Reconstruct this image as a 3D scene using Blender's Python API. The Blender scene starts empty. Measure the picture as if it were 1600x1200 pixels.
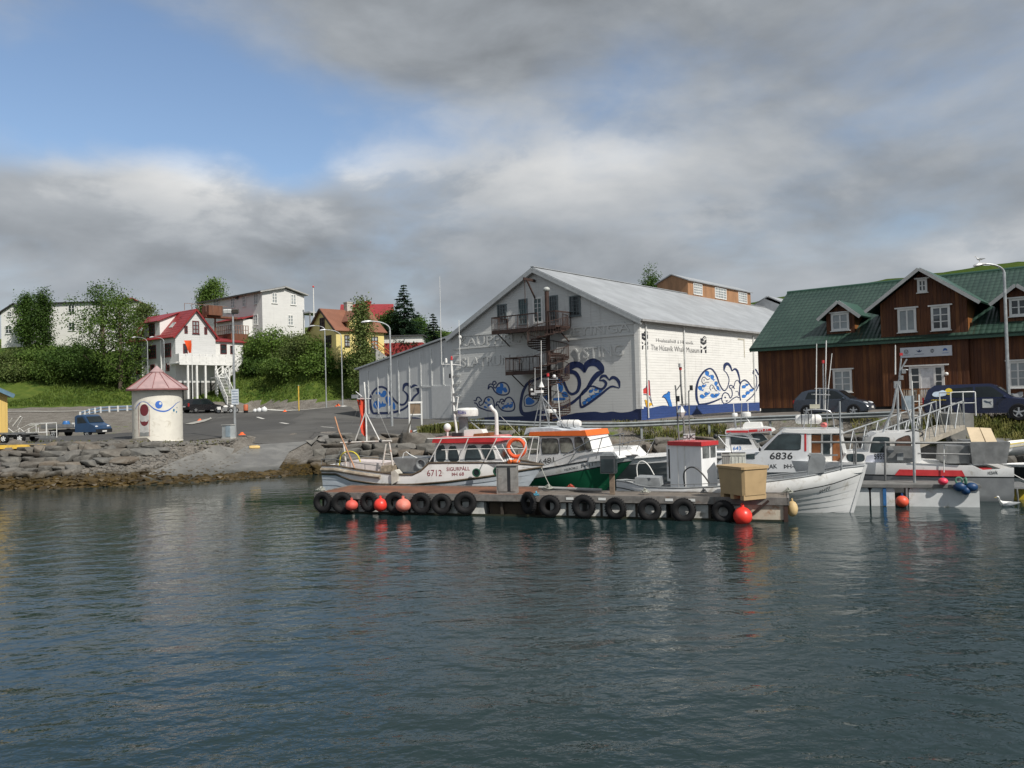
import bpy, bmesh, math, random
import numpy as np
from mathutils import Vector, Matrix
R = math.radians
random.seed(7)
SC = bpy.context.scene
COL = SC.collection
F_PX, CAM_H = 1270.0, 4.0
PITCH, ROLL = math.atan(25 / F_PX), 0.026
_X = Vector((1, 0, 0)); _U = Vector((0, -math.sin(PITCH), math.cos(PITCH))); _F = Vector((0, math.cos(PITCH), math.sin(PITCH)))
_R = _X * math.cos(ROLL) - _U * math.sin(ROLL); _UU = _X * math.sin(ROLL) + _U * math.cos(ROLL)
CAM = Vector((0, 0, CAM_H))
cd = bpy.data.cameras.new('camera'); cam = bpy.data.objects.new('camera', cd); COL.objects.link(cam)
cd.sensor_width = 36; cd.lens = F_PX / 1600 * 36; cd.clip_start = .1; cd.clip_end = 6000
M = Matrix.Identity(4)
for i in range(3):
 M[i][0] = _R[i]; M[i][1] = _UU[i]; M[i][2] = -_F[i]; M[i][3] = CAM[i]
cam.matrix_world = M; SC.camera = cam
SUN_DIR = Vector((.66, -.75, 0)).normalized()
SUN_EL = R(45)
sd = Vector((SUN_DIR.x * math.cos(SUN_EL), SUN_DIR.y * math.cos(SUN_EL), math.sin(SUN_EL)))
sl = bpy.data.lights.new('sun', 'SUN'); sl.energy = 4.3; sl.angle = R(.6); sl.color = (1, .95, .87)
so = bpy.data.objects.new('sun', sl); COL.objects.link(so); so.rotation_euler = sd.to_track_quat('Z', 'Y').to_euler()
SC.view_settings.view_transform = 'Standard'; SC.view_settings.look = 'None'
SC.view_settings.exposure = 0.08; SC.view_settings.gamma = 1
SC.cycles.max_bounces = 6; SC.cycles.use_denoising = True
SC.cycles.caustics_reflective = False; SC.cycles.caustics_refractive = False
world = bpy.data.worlds.new("World"); SC.world = world; world.use_nodes = True
class NT:
 """tiny node-tree helper"""
 def __init__(s, nt): s.nt = nt; nt.nodes.clear()
 def n(s, typ, **kw):
  nd = s.nt.nodes.new(typ)
  for k, v in kw.items():
   if k.startswith('in_'): nd.inputs[k[3:]].default_value = v
   else: setattr(nd, k, v)
  return nd
 def l(s, a, b): s.nt.links.new(a, b)
 def val(s, sock, v):
  if hasattr(v, 'is_output') or isinstance(v, bpy.types.NodeSocket): s.l(v, sock)
  else: sock.default_value = v
 def math(s, op, a, b=0.0, c=0.0, clamp=False):
  nd = s.nt.nodes.new('ShaderNodeMath'); nd.operation = op; nd.use_clamp = clamp
  s.val(nd.inputs[0], a); s.val(nd.inputs[1], b); s.val(nd.inputs[2], c); return nd.outputs[0]
 def vmath(s, op, a, b=(0, 0, 0), out=0):
  nd = s.nt.nodes.new('ShaderNodeVectorMath'); nd.operation = op
  s.val(nd.inputs[0], a); s.val(nd.inputs[1], b); return nd.outputs[out]
 def noise(s, vec, scale, detail=4, rough=.55, dist=0, out='Fac'):
  nd = s.nt.nodes.new('ShaderNodeTexNoise'); nd.inputs['Scale'].default_value = scale
  nd.inputs['Detail'].default_value = detail; nd.inputs['Roughness'].default_value = rough
  nd.inputs['Distortion'].default_value = dist
  if vec is not None: s.l(vec, nd.inputs['Vector'])
  return nd.outputs[out]
 def ramp(s, fac, stops, interp='LINEAR'):
  nd = s.nt.nodes.new('ShaderNodeValToRGB'); s.val(nd.inputs[0], fac); cr = nd.color_ramp; cr.interpolation = interp
  while len(cr.elements) < len(stops): cr.elements.new(.5)
  for e, (p, c) in zip(cr.elements, stops):
   e.position = p; e.color = (*c, 1) if len(c) == 3 else c
  return nd.outputs[0]
 def mix(s, fac, a, b, mode='MIX'):
  nd = s.nt.nodes.new('ShaderNodeMix'); nd.data_type = 'RGBA'; nd.blend_type = mode
  s.val(nd.inputs[0], fac)
  s.val(nd.inputs[6], (*a, 1) if isinstance(a, tuple) and len(a) == 3 else a)
  s.val(nd.inputs[7], (*b, 1) if isinstance(b, tuple) and len(b) == 3 else b)
  return nd.outputs[2]
 def mapr(s, v, a, b, c=0, d=1, smooth=True):
  nd = s.nt.nodes.new('ShaderNodeMapRange'); nd.clamp = True
  if smooth: nd.interpolation_type = 'SMOOTHSTEP'
  s.val(nd.inputs[0], v); nd.inputs[1].default_value = a; nd.inputs[2].default_value = b
  nd.inputs[3].default_value = c; nd.inputs[4].default_value = d; return nd.outputs[0]
 def sep(s, v):
  nd = s.nt.nodes.new('ShaderNodeSeparateXYZ'); s.l(v, nd.inputs[0]); return nd.outputs
 def comb(s, x, y, z):
  nd = s.nt.nodes.new('ShaderNodeCombineXYZ'); s.val(nd.inputs[0], x); s.val(nd.inputs[1], y); s.val(nd.inputs[2], z); return nd.outputs[0]
def ray(px, py):
 return (_R * (px - 800) + _UU * (600 - py) + _F * F_PX) / F_PX
def pdir(px, py): return ray(px, py).normalized()
def build_sky():
 t = NT(world.node_tree)
 sky = t.n('ShaderNodeTexSky', sky_type='NISHITA', sun_disc=False)
 sky.sun_elevation = SUN_EL; sky.sun_rotation = math.atan2(SUN_DIR.x, SUN_DIR.y)
 sky.air_density = 1.0; sky.dust_density = 1.2; sky.ozone_density = 1.5
 co = t.n('ShaderNodeTexCoord').outputs['Generated']
 d = t.vmath('NORMALIZE', co)
 x, y, z = t.sep(d)
 zz = t.math('MAXIMUM', z, 0.0)
 el = t.math('ARCSINE', zz)
 den = t.math('ADD', zz, .16)
 px, py = t.math('DIVIDE', x, den), t.math('DIVIDE', y, den)
 p = t.comb(px, py, 0.0)
 big = t.noise(p, .9, 5, .52, .4)
 q = t.comb(t.math('MULTIPLY', x, 1.0), t.math('MULTIPLY', y, 1.0), t.math('MULTIPLY', z, 2.1))
 bank = t.noise(q, 4.4, 7, .52, .2)
 bank2 = t.noise(t.vmath('ADD', q, (.012, -.01, .05)), 4.4, 7, .52, .2)
 fine = t.noise(q, 13, 6, .6, .4)
 def blob(px_, py_, r0, r1, sx=1.0):
  c = pdir(px_, py_)
  dv = t.vmath('SUBTRACT', d, tuple(c))
  a, b, e = t.sep(dv)
  dv = t.comb(t.math('DIVIDE', a, sx), t.math('DIVIDE', b, sx), e)
  ln = t.vmath('LENGTH', dv, out=1)
  return t.mapr(ln, r0, r1, 1, 0)
 S = lambda *a: __import__('functools').reduce(lambda u, v: t.math('ADD', u, v), a)
 K = lambda u, k: t.math('MULTIPLY', u, k)
 C = lambda u, k: K(t.math('SUBTRACT', u, .5), k)
 gap = S(K(blob(90, 130, .02, .22, 2.3), 1.0), K(blob(400, 205, .0, .11, 2.6), .46), K(blob(455, 262, .0, .055, 1.3), .6), K(blob(90, 235, .0, .05, 2.2), .4), K(blob(620, 195, .0, .07, 3.0), .42), K(blob(960, 150, .0, .10, 1.8), .42), K(blob(760, 205, .0, .05, 3.5), .25), K(blob(1440, 345, .0, .05, 2.5), .3), K(blob(290, 315, .01, .09, 3.2), -.8), K(blob(30, 320, .01, .10, 2.2), -.6), K(blob(0, -40, .0, .08, 1.5), -.4), K(blob(600, 40, .0, .16, 2.5), -.3))
 cov = S(.62, C(big, .9), C(bank, .85), C(fine, .42), K(gap, -.75))
 m = t.mapr(cov, -.16, .74)
 lit = t.math('SUBTRACT', bank, bank2)
 band = S(blob(700, 290, .02, .14, 5.2), K(blob(250, 285, .0, .10, 3.0), .6))
 puff = t.mapr(S(bank, C(fine, .25)), .40, .60)
 hi = S(K(blob(340, 258, .0, .05, 2.2), .6), K(blob(560, 262, .0, .07, 2.4), .55), K(blob(930, 250, .0, .06, 3.0), .35), K(blob(1530, 385, .0, .045, 2.6), .6), K(blob(1150, 335, .0, .07, 2.4), .25))
 low = t.mapr(z, .20, .04)
 br = S(.33, C(big, -.12), K(lit, .42), K(blob(1150, 60, .0, .28, 2.2), -.02), K(blob(1250, 270, .0, .10, 2.4), -.04), C(bank, .10), C(fine, .05), K(t.math('MULTIPLY', band, t.mapr(puff, 0, 1, .35, 1)), .15), K(t.math('MULTIPLY', hi, t.mapr(puff, 0, 1, .5, 1)), .34), K(blob(620, 400, .02, .10, 4.0), -.05), K(blob(120, 320, .01, .12, 2.6), .07), K(blob(800, 260, .0, .05, 5), .05), K(t.mapr(cov, .25, .7, 1, 0), .07), K(low, .085))
 br = t.math('MAXIMUM', br, .25)
 br = t.math('ADD', br, t.mapr(y, .35, -.5, 0, .06))
 col = t.mix(t.mapr(br, .30, .72), (.90, .975, 1.06), (.99, 1.0, 1.0))
 col = t.mix(K(low, .5), col, (.90, .99, 1.10))
 col = t.mix(1.0, col, t.comb(br, br, br), 'MULTIPLY')
 bg1 = t.n('ShaderNodeBackground'); t.l(sky.outputs[0], bg1.inputs[0]); bg1.inputs[1].default_value = .14
 bg2 = t.n('ShaderNodeBackground'); t.l(col, bg2.inputs[0]); bg2.inputs[1].default_value = 1.0
 ms = t.n('ShaderNodeMixShader'); t.l(m, ms.inputs[0]); t.l(bg1.outputs[0], ms.inputs[1]); t.l(bg2.outputs[0], ms.inputs[2])
 out = t.n('ShaderNodeOutputWorld'); t.l(ms.outputs[0], out.inputs[0])
build_sky()
def at(px, py, Y):
 r = ray(px, py); return CAM + r * (Y / r.y)
def on_z(px, py, z):
 r = ray(px, py); return CAM + r * ((z - CAM.z) / r.z)
class Frame:
 """local frame: x along `ang`, y to its left, z up"""
 def __init__(s, o, ang):
  s.o = Vector(o); s.ang = ang
  s.m = Matrix.Translation(s.o) @ Matrix.Rotation(ang, 4, 'Z'); s.i = s.m.inverted()
 def ray(s, px, py):
  return s.i @ CAM, (s.i.to_3x3() @ ray(px, py))
 def plane(s, px, py, axis, c):
  o, d = s.ray(px, py); return o + d * ((c - o[axis]) / d[axis])
 def onx(s, px, py, c=0): return s.plane(px, py, 0, c)
 def ony(s, px, py, c=0): return s.plane(px, py, 1, c)
 def onz(s, px, py, c=0): return s.plane(px, py, 2, c)
 def w(s, *p): return s.m @ Vector(p)
 def l(s, p): return s.i @ Vector(p)
MATS = {}
def pm(name, color, rough=.6, metal=0.0, var=.18, scale=3.0, bump=0.0, bscale=20.0, spec=.5, stretch=None, coat=0, dirt=None, coords='obj', detail=5, rand=0.0):
 """procedural paint/stone/metal: noise-varied base colour and roughness, optional bump and dirt"""
 if name in MATS: return MATS[name]
 m = bpy.data.materials.new(name); m.use_nodes = True; t = NT(m.node_tree)
 if coords == 'obj': v = t.n('ShaderNodeTexCoord').outputs['Object']
 else: v = t.n('ShaderNodeNewGeometry').outputs['Position']
 if stretch: v = t.vmath('MULTIPLY', v, tuple(stretch))
 n1 = t.noise(v, scale, detail, .6, .2)
 lo = tuple(c * (1 - var) for c in color); hi = tuple(min(c * (1 + var), .95) for c in color)
 c = t.mix(t.mapr(n1, .3, .7), lo, hi)
 if dirt:
  dcol, amt, dsc = dirt
  n2 = t.noise(v, dsc, 6, .65, .6)
  c = t.mix(t.mapr(n2, .62 - amt * .3, .80 - amt * .2, 0, min(1, .4 + amt)), c, dcol)
 if rand:
  oi = t.n('ShaderNodeObjectInfo').outputs['Random']
  hs = t.n('ShaderNodeHueSaturation'); t.l(c, hs.inputs['Color'])
  t.l(t.mapr(oi, 0, 1, 1 - rand, 1 + rand, False), hs.inputs['Value'])
  t.l(t.mapr(t.math('FRACT', t.math('MULTIPLY', oi, 7.3)), 0, 1, .5 - rand * .06, .5 + rand * .06, False), hs.inputs['Hue']); c = hs.outputs[0]
 b = t.n('ShaderNodeBsdfPrincipled'); t.l(c, b.inputs['Base Color'])
 t.l(t.mapr(n1, .2, .8, max(0, rough - .08), min(1, rough + .08)), b.inputs['Roughness'])
 b.inputs['Metallic'].default_value = metal; b.inputs['Specular IOR Level'].default_value = spec
 if coat: b.inputs['Coat Weight'].default_value = coat; b.inputs['Coat Roughness'].default_value = .08
 if bump:
  n3 = t.noise(v, bscale, 5, .6)
  bp = t.n('ShaderNodeBump'); bp.inputs['Strength'].default_value = min(1, bump * 4 + .2); bp.inputs['Distance'].default_value = bump
  t.l(n3, bp.inputs['Height']); t.l(bp.outputs[0], b.inputs['Normal'])
 o = t.n('ShaderNodeOutputMaterial'); t.l(b.outputs[0], o.inputs[0])
 MATS[name] = m; return m
def custom(name, fn):
 if name in MATS: return MATS[name]
 m = bpy.data.materials.new(name); m.use_nodes = True; t = NT(m.node_tree)
 b = t.n('ShaderNodeBsdfPrincipled'); o = t.n('ShaderNodeOutputMaterial'); t.l(b.outputs[0], o.inputs[0])
 fn(t, b, o); MATS[name] = m; return m
def bump(t, b, h, dist, strength=1.0, prev=None):
 bp = t.n('ShaderNodeBump'); bp.inputs['Strength'].default_value = strength; bp.inputs['Distance'].default_value = dist
 t.l(h, bp.inputs['Height'])
 if prev is not None: t.l(prev, bp.inputs['Normal'])
 t.l(bp.outputs[0], b.inputs['Normal']); return bp.outputs[0]
def pos(t): return t.n('ShaderNodeNewGeometry').outputs['Position']
def siding(name, color, board=.2, depth=.018, streak=.06, axis='z', ang=0.0, dirt=(.3, .27, .22), dirtamt=.12):
 """horizontal (or vertical) boards; board relief is a bump, weathering has its own noise"""
 def f(t, b, o):
  P = pos(t); x, y, z = t.sep(P)
  if axis == 'z': s = z
  else: s = t.math('ADD', t.math('MULTIPLY', x, math.cos(ang)), t.math('MULTIPLY', y, math.sin(ang)))
  u = t.math('FRACT', t.math('DIVIDE', s, board))
  idx = t.math('FLOOR', t.math('DIVIDE', s, board))
  wn = t.n('ShaderNodeTexWhiteNoise', noise_dimensions='1D'); t.l(idx, wn.inputs['W'])
  n1 = t.noise(t.vmath('MULTIPLY', P, (.5, .5, 3.0) if axis == 'z' else (2.5, 2.5, .35)), 1.2, 6, .65, .4)
  c = t.mix(t.mapr(n1, .3, .7), tuple(k * (1 - streak) for k in color), tuple(min(.95, k * (1 + streak)) for k in color))
  c = t.mix(t.math('MULTIPLY', wn.outputs['Value'], streak * 1.2), c, tuple(k * .82 for k in color))
  n2 = t.noise(t.vmath('MULTIPLY', P, (1, 1, .45)), .9, 7, .7, .5)
  c = t.mix(t.mapr(n2, .56, .78, 0, dirtamt), c, dirt)
  n4 = t.noise(t.vmath('MULTIPLY', P, (1.6, 1.6, .12)), 1.6, 5, .7, .3)
  c = t.mix(t.math('MULTIPLY', t.mapr(n4, .56, .74), dirtamt * 1.6), c, tuple(k * .75 for k in dirt))
  if axis == 'z': h = t.mapr(u, 0, 1, 1, 0, False)
  else:
   h = t.math('MINIMUM', t.mapr(u, 0, .08), t.mapr(u, .92, 1, 1, 0))
  t.l(c, b.inputs['Base Color']); b.inputs['Roughness'].default_value = .55
  bump(t, b, h, depth, .8)
 return custom(name, f)
def cr(pts, closed=False, k=6):
 """Catmull-Rom through 2-D or 3-D points"""
 n = len(pts); out = []
 rng = range(n) if closed else range(n - 1)
 for i in rng:
  g = lambda j: Vector(pts[j % n]) if closed else Vector(pts[max(0, min(n - 1, j))])
  a, b, c, d = g(i - 1), g(i), g(i + 1), g(i + 2)
  for s in range(k):
   u = s / k
   out.append(.5 * ((2 * b) + (c - a) * u + (2 * a - 5 * b + 4 * c - d) * u * u + (3 * b - a - 3 * c + d) * u ** 3))
 if not closed: out.append(Vector(pts[-1]))
 return out
class MB:
 def __init__(s): s.v = []; s.f = []; s.mi = []; s.sm = []; s.cm = 0; s.smooth = False
 def add(s, vs, fs, smooth=None):
  b = len(s.v); s.v.extend([tuple(p) for p in vs])
  for f in fs: s.f.append(tuple(i + b for i in f)); s.mi.append(s.cm); s.sm.append(s.smooth if smooth is None else smooth)
  return s
 def poly(s, pts): return s.add(pts, [tuple(range(len(pts)))])
 def box(s, c, size, m=None):
  x, y, z = (k / 2 for k in size); c = Vector(c)
  vs = [Vector((i * x, j * y, k * z)) for k in (-1, 1) for j in (-1, 1) for i in (-1, 1)]
  if m is not None: vs = [m @ p for p in vs]
  return s.add([c + p for p in vs], [(0, 2, 3, 1), (4, 5, 7, 6), (0, 1, 5, 4), (2, 6, 7, 3), (0, 4, 6, 2), (1, 3, 7, 5)], False)
 def bb(s, x0, x1, y0, y1, z0, z1): return s.box(((x0 + x1) / 2, (y0 + y1) / 2, (z0 + z1) / 2), (abs(x1 - x0), abs(y1 - y0), abs(z1 - z0)))
 def beam(s, a, b, w, h=None, up=(0, 0, 1)):
  a, b = Vector(a), Vector(b); h = h or w; d = (b - a); L = d.length; d.normalize(); u = Vector(up)
  if abs(d.dot(u)) > .98: u = Vector((1, 0, 0))
  sd_ = d.cross(u).normalized(); u = sd_.cross(d)
  m = Matrix((d, sd_, u)).transposed()
  return s.box((a + b) / 2, (L, w, h), m)
 def cyl(s, a, b, r0, r1=None, n=10, caps=True):
  a, b = Vector(a), Vector(b); r1 = r0 if r1 is None else r1; d = (b - a).normalized()
  u = d.cross(Vector((0, 0, 1)) if abs(d.z) < .95 else Vector((1, 0, 0))).normalized(); w = d.cross(u)
  vs = []
  for c, r in ((a, r0), (b, r1)):
   for i in range(n): t = 2 * math.pi * i / n; vs.append(c + (u * math.cos(t) + w * math.sin(t)) * r)
  s.add(vs, [(i, (i + 1) % n, n + (i + 1) % n, n + i) for i in range(n)], True)
  if caps: s.add(vs[:n], [tuple(range(n))[::-1]], False); s.add(vs[n:], [tuple(range(n))], False)
  return s
 def tube(s, pts, r, n=6, closed=False):
  pts = [Vector(p) for p in pts]; N = len(pts); rings = []; u = None
  for i, p in enumerate(pts):
   if closed: d = (pts[(i + 1) % N] - pts[i - 1]).normalized()
   else: d = (pts[min(i + 1, N - 1)] - pts[max(i - 1, 0)]).normalized()
   if u is None: u = d.cross(Vector((0, 0, 1)) if abs(d.z) < .95 else Vector((1, 0, 0))).normalized()
   else:
    u = (u - d * u.dot(d))
    u = u.normalized() if u.length > 1e-6 else d.orthogonal().normalized()
   w = d.cross(u); rr = r[i] if isinstance(r, (list, tuple)) else r
   rings.append([p + (u * math.cos(2 * math.pi * k / n) + w * math.sin(2 * math.pi * k / n)) * rr for k in range(n)])
  return s.loft(rings, True, not closed, closed, True)
 def loft(s, rings, ring_closed=True, caps=False, loop=False, smooth=None):
  n = len(rings[0]); vs = [p for r in rings for p in r]; fs = []; N = len(rings)
  for i in range(N if loop else N - 1):
   a = i * n; b = ((i + 1) % N) * n
   for k in range(n if ring_closed else n - 1):
    k2 = (k + 1) % n; fs.append((a + k, a + k2, b + k2, b + k))
  if caps: fs.append(tuple(range(n))[::-1]); fs.append(tuple((N - 1) * n + k for k in range(n)))
  return s.add(vs, fs, smooth)
 def rev(s, prof, c=(0, 0, 0), n=24, axis='z', smooth=True, caps=True):
  c = Vector(c); rings = []
  for r, h in prof:
   ring = []
   for k in range(n):
    t = 2 * math.pi * k / n; a, b = r * math.cos(t), r * math.sin(t)
    ring.append(c + Vector((a, b, h) if axis == 'z' else ((h, a, b) if axis == 'x' else (a, h, b))))
   rings.append(ring)
  return s.loft(rings, True, caps, False, smooth)
 def sph(s, c, r, n=14, sx=1, sy=1, sz=1):
  prof = [(max(1e-4, r * math.sin(math.pi * i / (n // 2))), -r * math.cos(math.pi * i / (n // 2))) for i in range(n // 2 + 1)]
  c = Vector(c); rings = []
  for rr, h in prof:
   rings.append([c + Vector((rr * math.cos(2 * math.pi * k / n) * sx, rr * math.sin(2 * math.pi * k / n) * sy, h * sz)) for k in range(n)])
  return s.loft(rings, True, False, False, True)
 def torus(s, c, R_, r, n=24, k=8, axis='y', flat=1.0):
  pts = []
  for i in range(n):
   t = 2 * math.pi * i / n; a, b = math.cos(t), math.sin(t); ring = []
   for j in range(k):
    q = 2 * math.pi * j / k; rr = R_ + r * math.cos(q); h = r * math.sin(q) * flat
    p = (a * rr, h, b * rr) if axis == 'y' else ((h, a * rr, b * rr) if axis == 'x' else (a * rr, b * rr, h))
    ring.append(Vector(c) + Vector(p))
   pts.append(ring)
  return s.loft(pts, True, False, True, True)
 def prism(s, poly, a, b, axis='y'):
  """extrude a 2-D polygon between a and b along axis"""
  def P(p, h): return (p[0], h, p[1]) if axis == 'y' else ((h, p[0], p[1]) if axis == 'x' else (p[0], p[1], h))
  n = len(poly); vs = [P(p, a) for p in poly] + [P(p, b) for p in poly]
  return s.add(vs, [tuple(range(n)), tuple(range(2 * n - 1, n - 1, -1))] + [(i, n + i, n + (i + 1) % n, (i + 1) % n) for i in range(n)], False)
 def slab(s, quad, th, nrm=None):
  """polygon in 3-D given thickness along its normal"""
  q = [Vector(p) for p in quad]
  if nrm is None: nrm = (q[1] - q[0]).cross(q[2] - q[0]).normalized()
  nrm = Vector(nrm) * th; n = len(q); vs = q + [p + nrm for p in q]
  return s.add(vs, [tuple(range(n))[::-1], tuple(range(n, 2 * n))] + [(i, (i + 1) % n, n + (i + 1) % n, n + i) for i in range(n)], False)
 def build(s, name, mats, parent=None, world=False, recalc=True, sharp=35, **tags):
  me = bpy.data.meshes.new(name); vs = s.v
  if world and parent is not None:
   inv = ROOTM[parent.name].inverted(); vs = [tuple(inv @ Vector(p)) for p in vs]
  me.from_pydata(vs, [], s.f)
  if not isinstance(mats, (list, tuple)): mats = [mats]
  for m in mats: me.materials.append(m)
  me.polygons.foreach_set('material_index', s.mi); me.polygons.foreach_set('use_smooth', s.sm)
  if recalc:
   bm = bmesh.new(); bm.from_mesh(me); bmesh.ops.recalc_face_normals(bm, faces=bm.faces); bm.to_mesh(me); bm.free()
  if any(s.sm): me.set_sharp_from_angle(angle=R(sharp))
  me.update()
  o = bpy.data.objects.new(name, me); COL.objects.link(o)
  if parent is not None: o.parent = parent; ROOTM[o.name] = ROOTM[parent.name]
  else: ROOTM[o.name] = Matrix.Identity(4)
  tag(o, **tags); return o
ROOTM = {}
def tag(o, label=None, cat=None, group=None, kind=None):
 if label: o['label'] = label
 if cat: o['category'] = cat
 if group: o['group'] = group
 if kind: o['kind'] = kind
 return o
def thing(name, label, cat, loc=(0, 0, 0), rz=0, group=None):
 o = bpy.data.objects.new(name, None); COL.objects.link(o); o.empty_display_size = .2
 o.location = loc; o.rotation_euler = (0, 0, rz); ROOTM[o.name] = Matrix.Translation(Vector(loc)) @ Matrix.Rotation(rz, 4, 'Z')
 return tag(o, label, cat, group)
def dup(o, loc, rz=0.0, label=None, scale=None, group=None):
 """copy of a thing with copies of its parts and sub-parts"""
 c = o.copy(); COL.objects.link(c); c.location = loc; c.rotation_euler = (0, 0, rz)
 ROOTM[c.name] = Matrix.Translation(Vector(loc)) @ Matrix.Rotation(rz, 4, 'Z')
 if scale: c.scale = (scale,) * 3 if isinstance(scale, (int, float)) else scale
 if label: c['label'] = label
 if group: c['group'] = group
 def rec(src, dst):
  for ch in src.children:
   k = ch.copy(); COL.objects.link(k); k.parent = dst; rec(ch, k)
 rec(o, c); return c
_font = {}
def text(s, name, body, mat, parent, p0, p1, up, h, depth=.006, slant=0, extra=None, **tags):
 """lettering as a mesh: baseline p0->p1 (parent's local space), cap height h along up"""
 cu = bpy.data.curves.new('t', 'FONT'); cu.body = body; cu.extrude = 0; cu.shear = slant; cu.resolution_u = 3
 if s: cu.offset = s
 ob = bpy.data.objects.new('t', cu); COL.objects.link(ob)
 bpy.context.view_layer.update()
 dg = bpy.context.evaluated_depsgraph_get(); me = bpy.data.meshes.new_from_object(ob.evaluated_get(dg)); bpy.data.objects.remove(ob)
 xs = [v.co.x for v in me.vertices]; ys = [v.co.y for v in me.vertices]
 x0, x1 = min(xs), max(xs); p0, p1, up = Vector(p0), Vector(p1), Vector(up).normalized()
 d = p1 - p0; nrm = d.normalized().cross(up); base = .0; top = .7
 mb = MB(); vs = [p0 + d * ((v.co.x - x0) / (x1 - x0)) + up * ((v.co.y - base) / top * h) for v in me.vertices]
 for v in vs: mb.v.append(tuple(v + nrm * depth))
 for f in me.polygons: mb.f.append(tuple(f.vertices)); mb.mi.append(0); mb.sm.append(False)
 bpy.data.meshes.remove(me)
 return mb.build(name, mat, parent, recalc=False, **tags)
def ribbon(mb, pts, w, k=6, closed=False, up=None, to3=None):
 """flat painted stroke of width w (number or list) through 2-D points; to3 maps (a,b)->3-D"""
 P = cr(pts, closed, k); n = len(P)
 if isinstance(w, (int, float)): W = [w] * n
 else:
  m = len(w); W = []
  for i in range(n):
   u = i / (n - 1) * (m - 1); j = min(int(u), m - 2); W.append(w[j] + (w[j + 1] - w[j]) * (u - j))
 L, Rr = [], []
 for i in range(n):
  a = P[(i - 1) % n] if (closed or i > 0) else P[i]; b = P[(i + 1) % n] if (closed or i < n - 1) else P[i]
  d = (b - a); d = d.normalized() if d.length > 1e-9 else Vector((1, 0)); nn = Vector((-d.y, d.x)) * W[i] / 2
  L.append(to3(P[i] + nn)); Rr.append(to3(P[i] - nn))
 vs = L + Rr; fs = [(i, i + 1, n + i + 1, n + i) for i in range(n - 1)]
 if closed: fs.append((n - 1, 0, n, 2 * n - 1))
 mb.add(vs, fs, False)
def blobpoly(mb, pts, k=5, to3=None, smooth=True):
 P = cr(pts, True, k) if smooth else [Vector(p) for p in pts]
 mb.add([to3(p) for p in P], [tuple(range(len(P)))], False)
# ================================================================== THE SETTING: terrain, water, roads
CTRL = []
for px, py, Y in [(0,697,47),(-200,700,48),(90,695,48),(0,684,60),(120,684,68),(205,676,66),(20,682,70),(30,680,73),(20,645,90),(120,645,90),(205,641,92),
 (247,688,54),(200,690,51),(300,690,54),(365,681,54),(400,692,51),(300,668,70),(300,655,85),(400,660,70),(480,689,50),(560,690,49),(480,660,68),
 (400,645,92),(290,642,104),(400,642,103),(480,639,98),(540,634,90),(560,656,79),(612,657,72),(640,662,66),(700,658,70),(850,658,66),(640,684,50),(700,672,54),
 (1003,658,60),(1185,642,77),(1187,646,55),(1400,641,48.5),(1600,640,44.5),(1305,650,47),(1560,656,41),(1510,650,43.5),(1250,640,60),(1500,632,56),(900,664,50),(1100,662,49),(1300,657,44.5),(760,668,51),
 (206,600,112),(280,606,106),(160,622,104),(60,622,103),(-100,622,104),(100,600,111),(100,560,122),(50,537,131),(110,532,132),(200,543,131),(0,540,130),(-150,545,130),
 (330,532,129),(400,527,126),(478,524,124),(420,562,116),(450,602,105),(545,602,103),(545,565,108),(605,556,110),(545,556,107),(490,556,106),(650,532,124),(700,522,134),(360,600,110),(345,618,104),(600,600,104),(375,575,114),(640,590,108),(700,580,115)]:
 p = at(px, py, Y); CTRL.append(tuple(p))
CTRL += [(-130,60,2),(-130,100,5),(-140,140,16),(-110,180,18),(-60,180,19.5),(-20,180,17),(-60,260,20),(-140,260,20),(20,110,4),(60,110,3.5),(90,60,3),(60,50,2.8),(20,150,8),(60,180,9),(0,130,12),(120,120,6),(10,90,2.8),(35,80,2.8),(60,70,2.8),(120,260,12),(0,260,18)]
_C = np.array(CTRL); _A = np.sqrt(((_C[:, None, :2] - _C[None, :, :2]) ** 2).sum(2)); _n = len(_C)
_K = np.zeros((_n + 1, _n + 1)); _K[:_n, :_n] = _A; _K[:_n, _n] = 1; _K[_n, :_n] = 1
_W = np.linalg.solve(_K, np.append(_C[:, 2], 0))
SHX = [-400, -60, -28, -22, -17.5, -14.5, -11.5, -8.5, -5, 0, 8, 16, 19, 21.5, 26, 33, 60, 400]
SHY = [46, 44, 42.6, 42.8, 44, 46, 47.2, 45.8, 44.5, 44, 43.2, 41.3, 39.5, 34.6, 33.2, 32, 30, 28]
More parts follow.
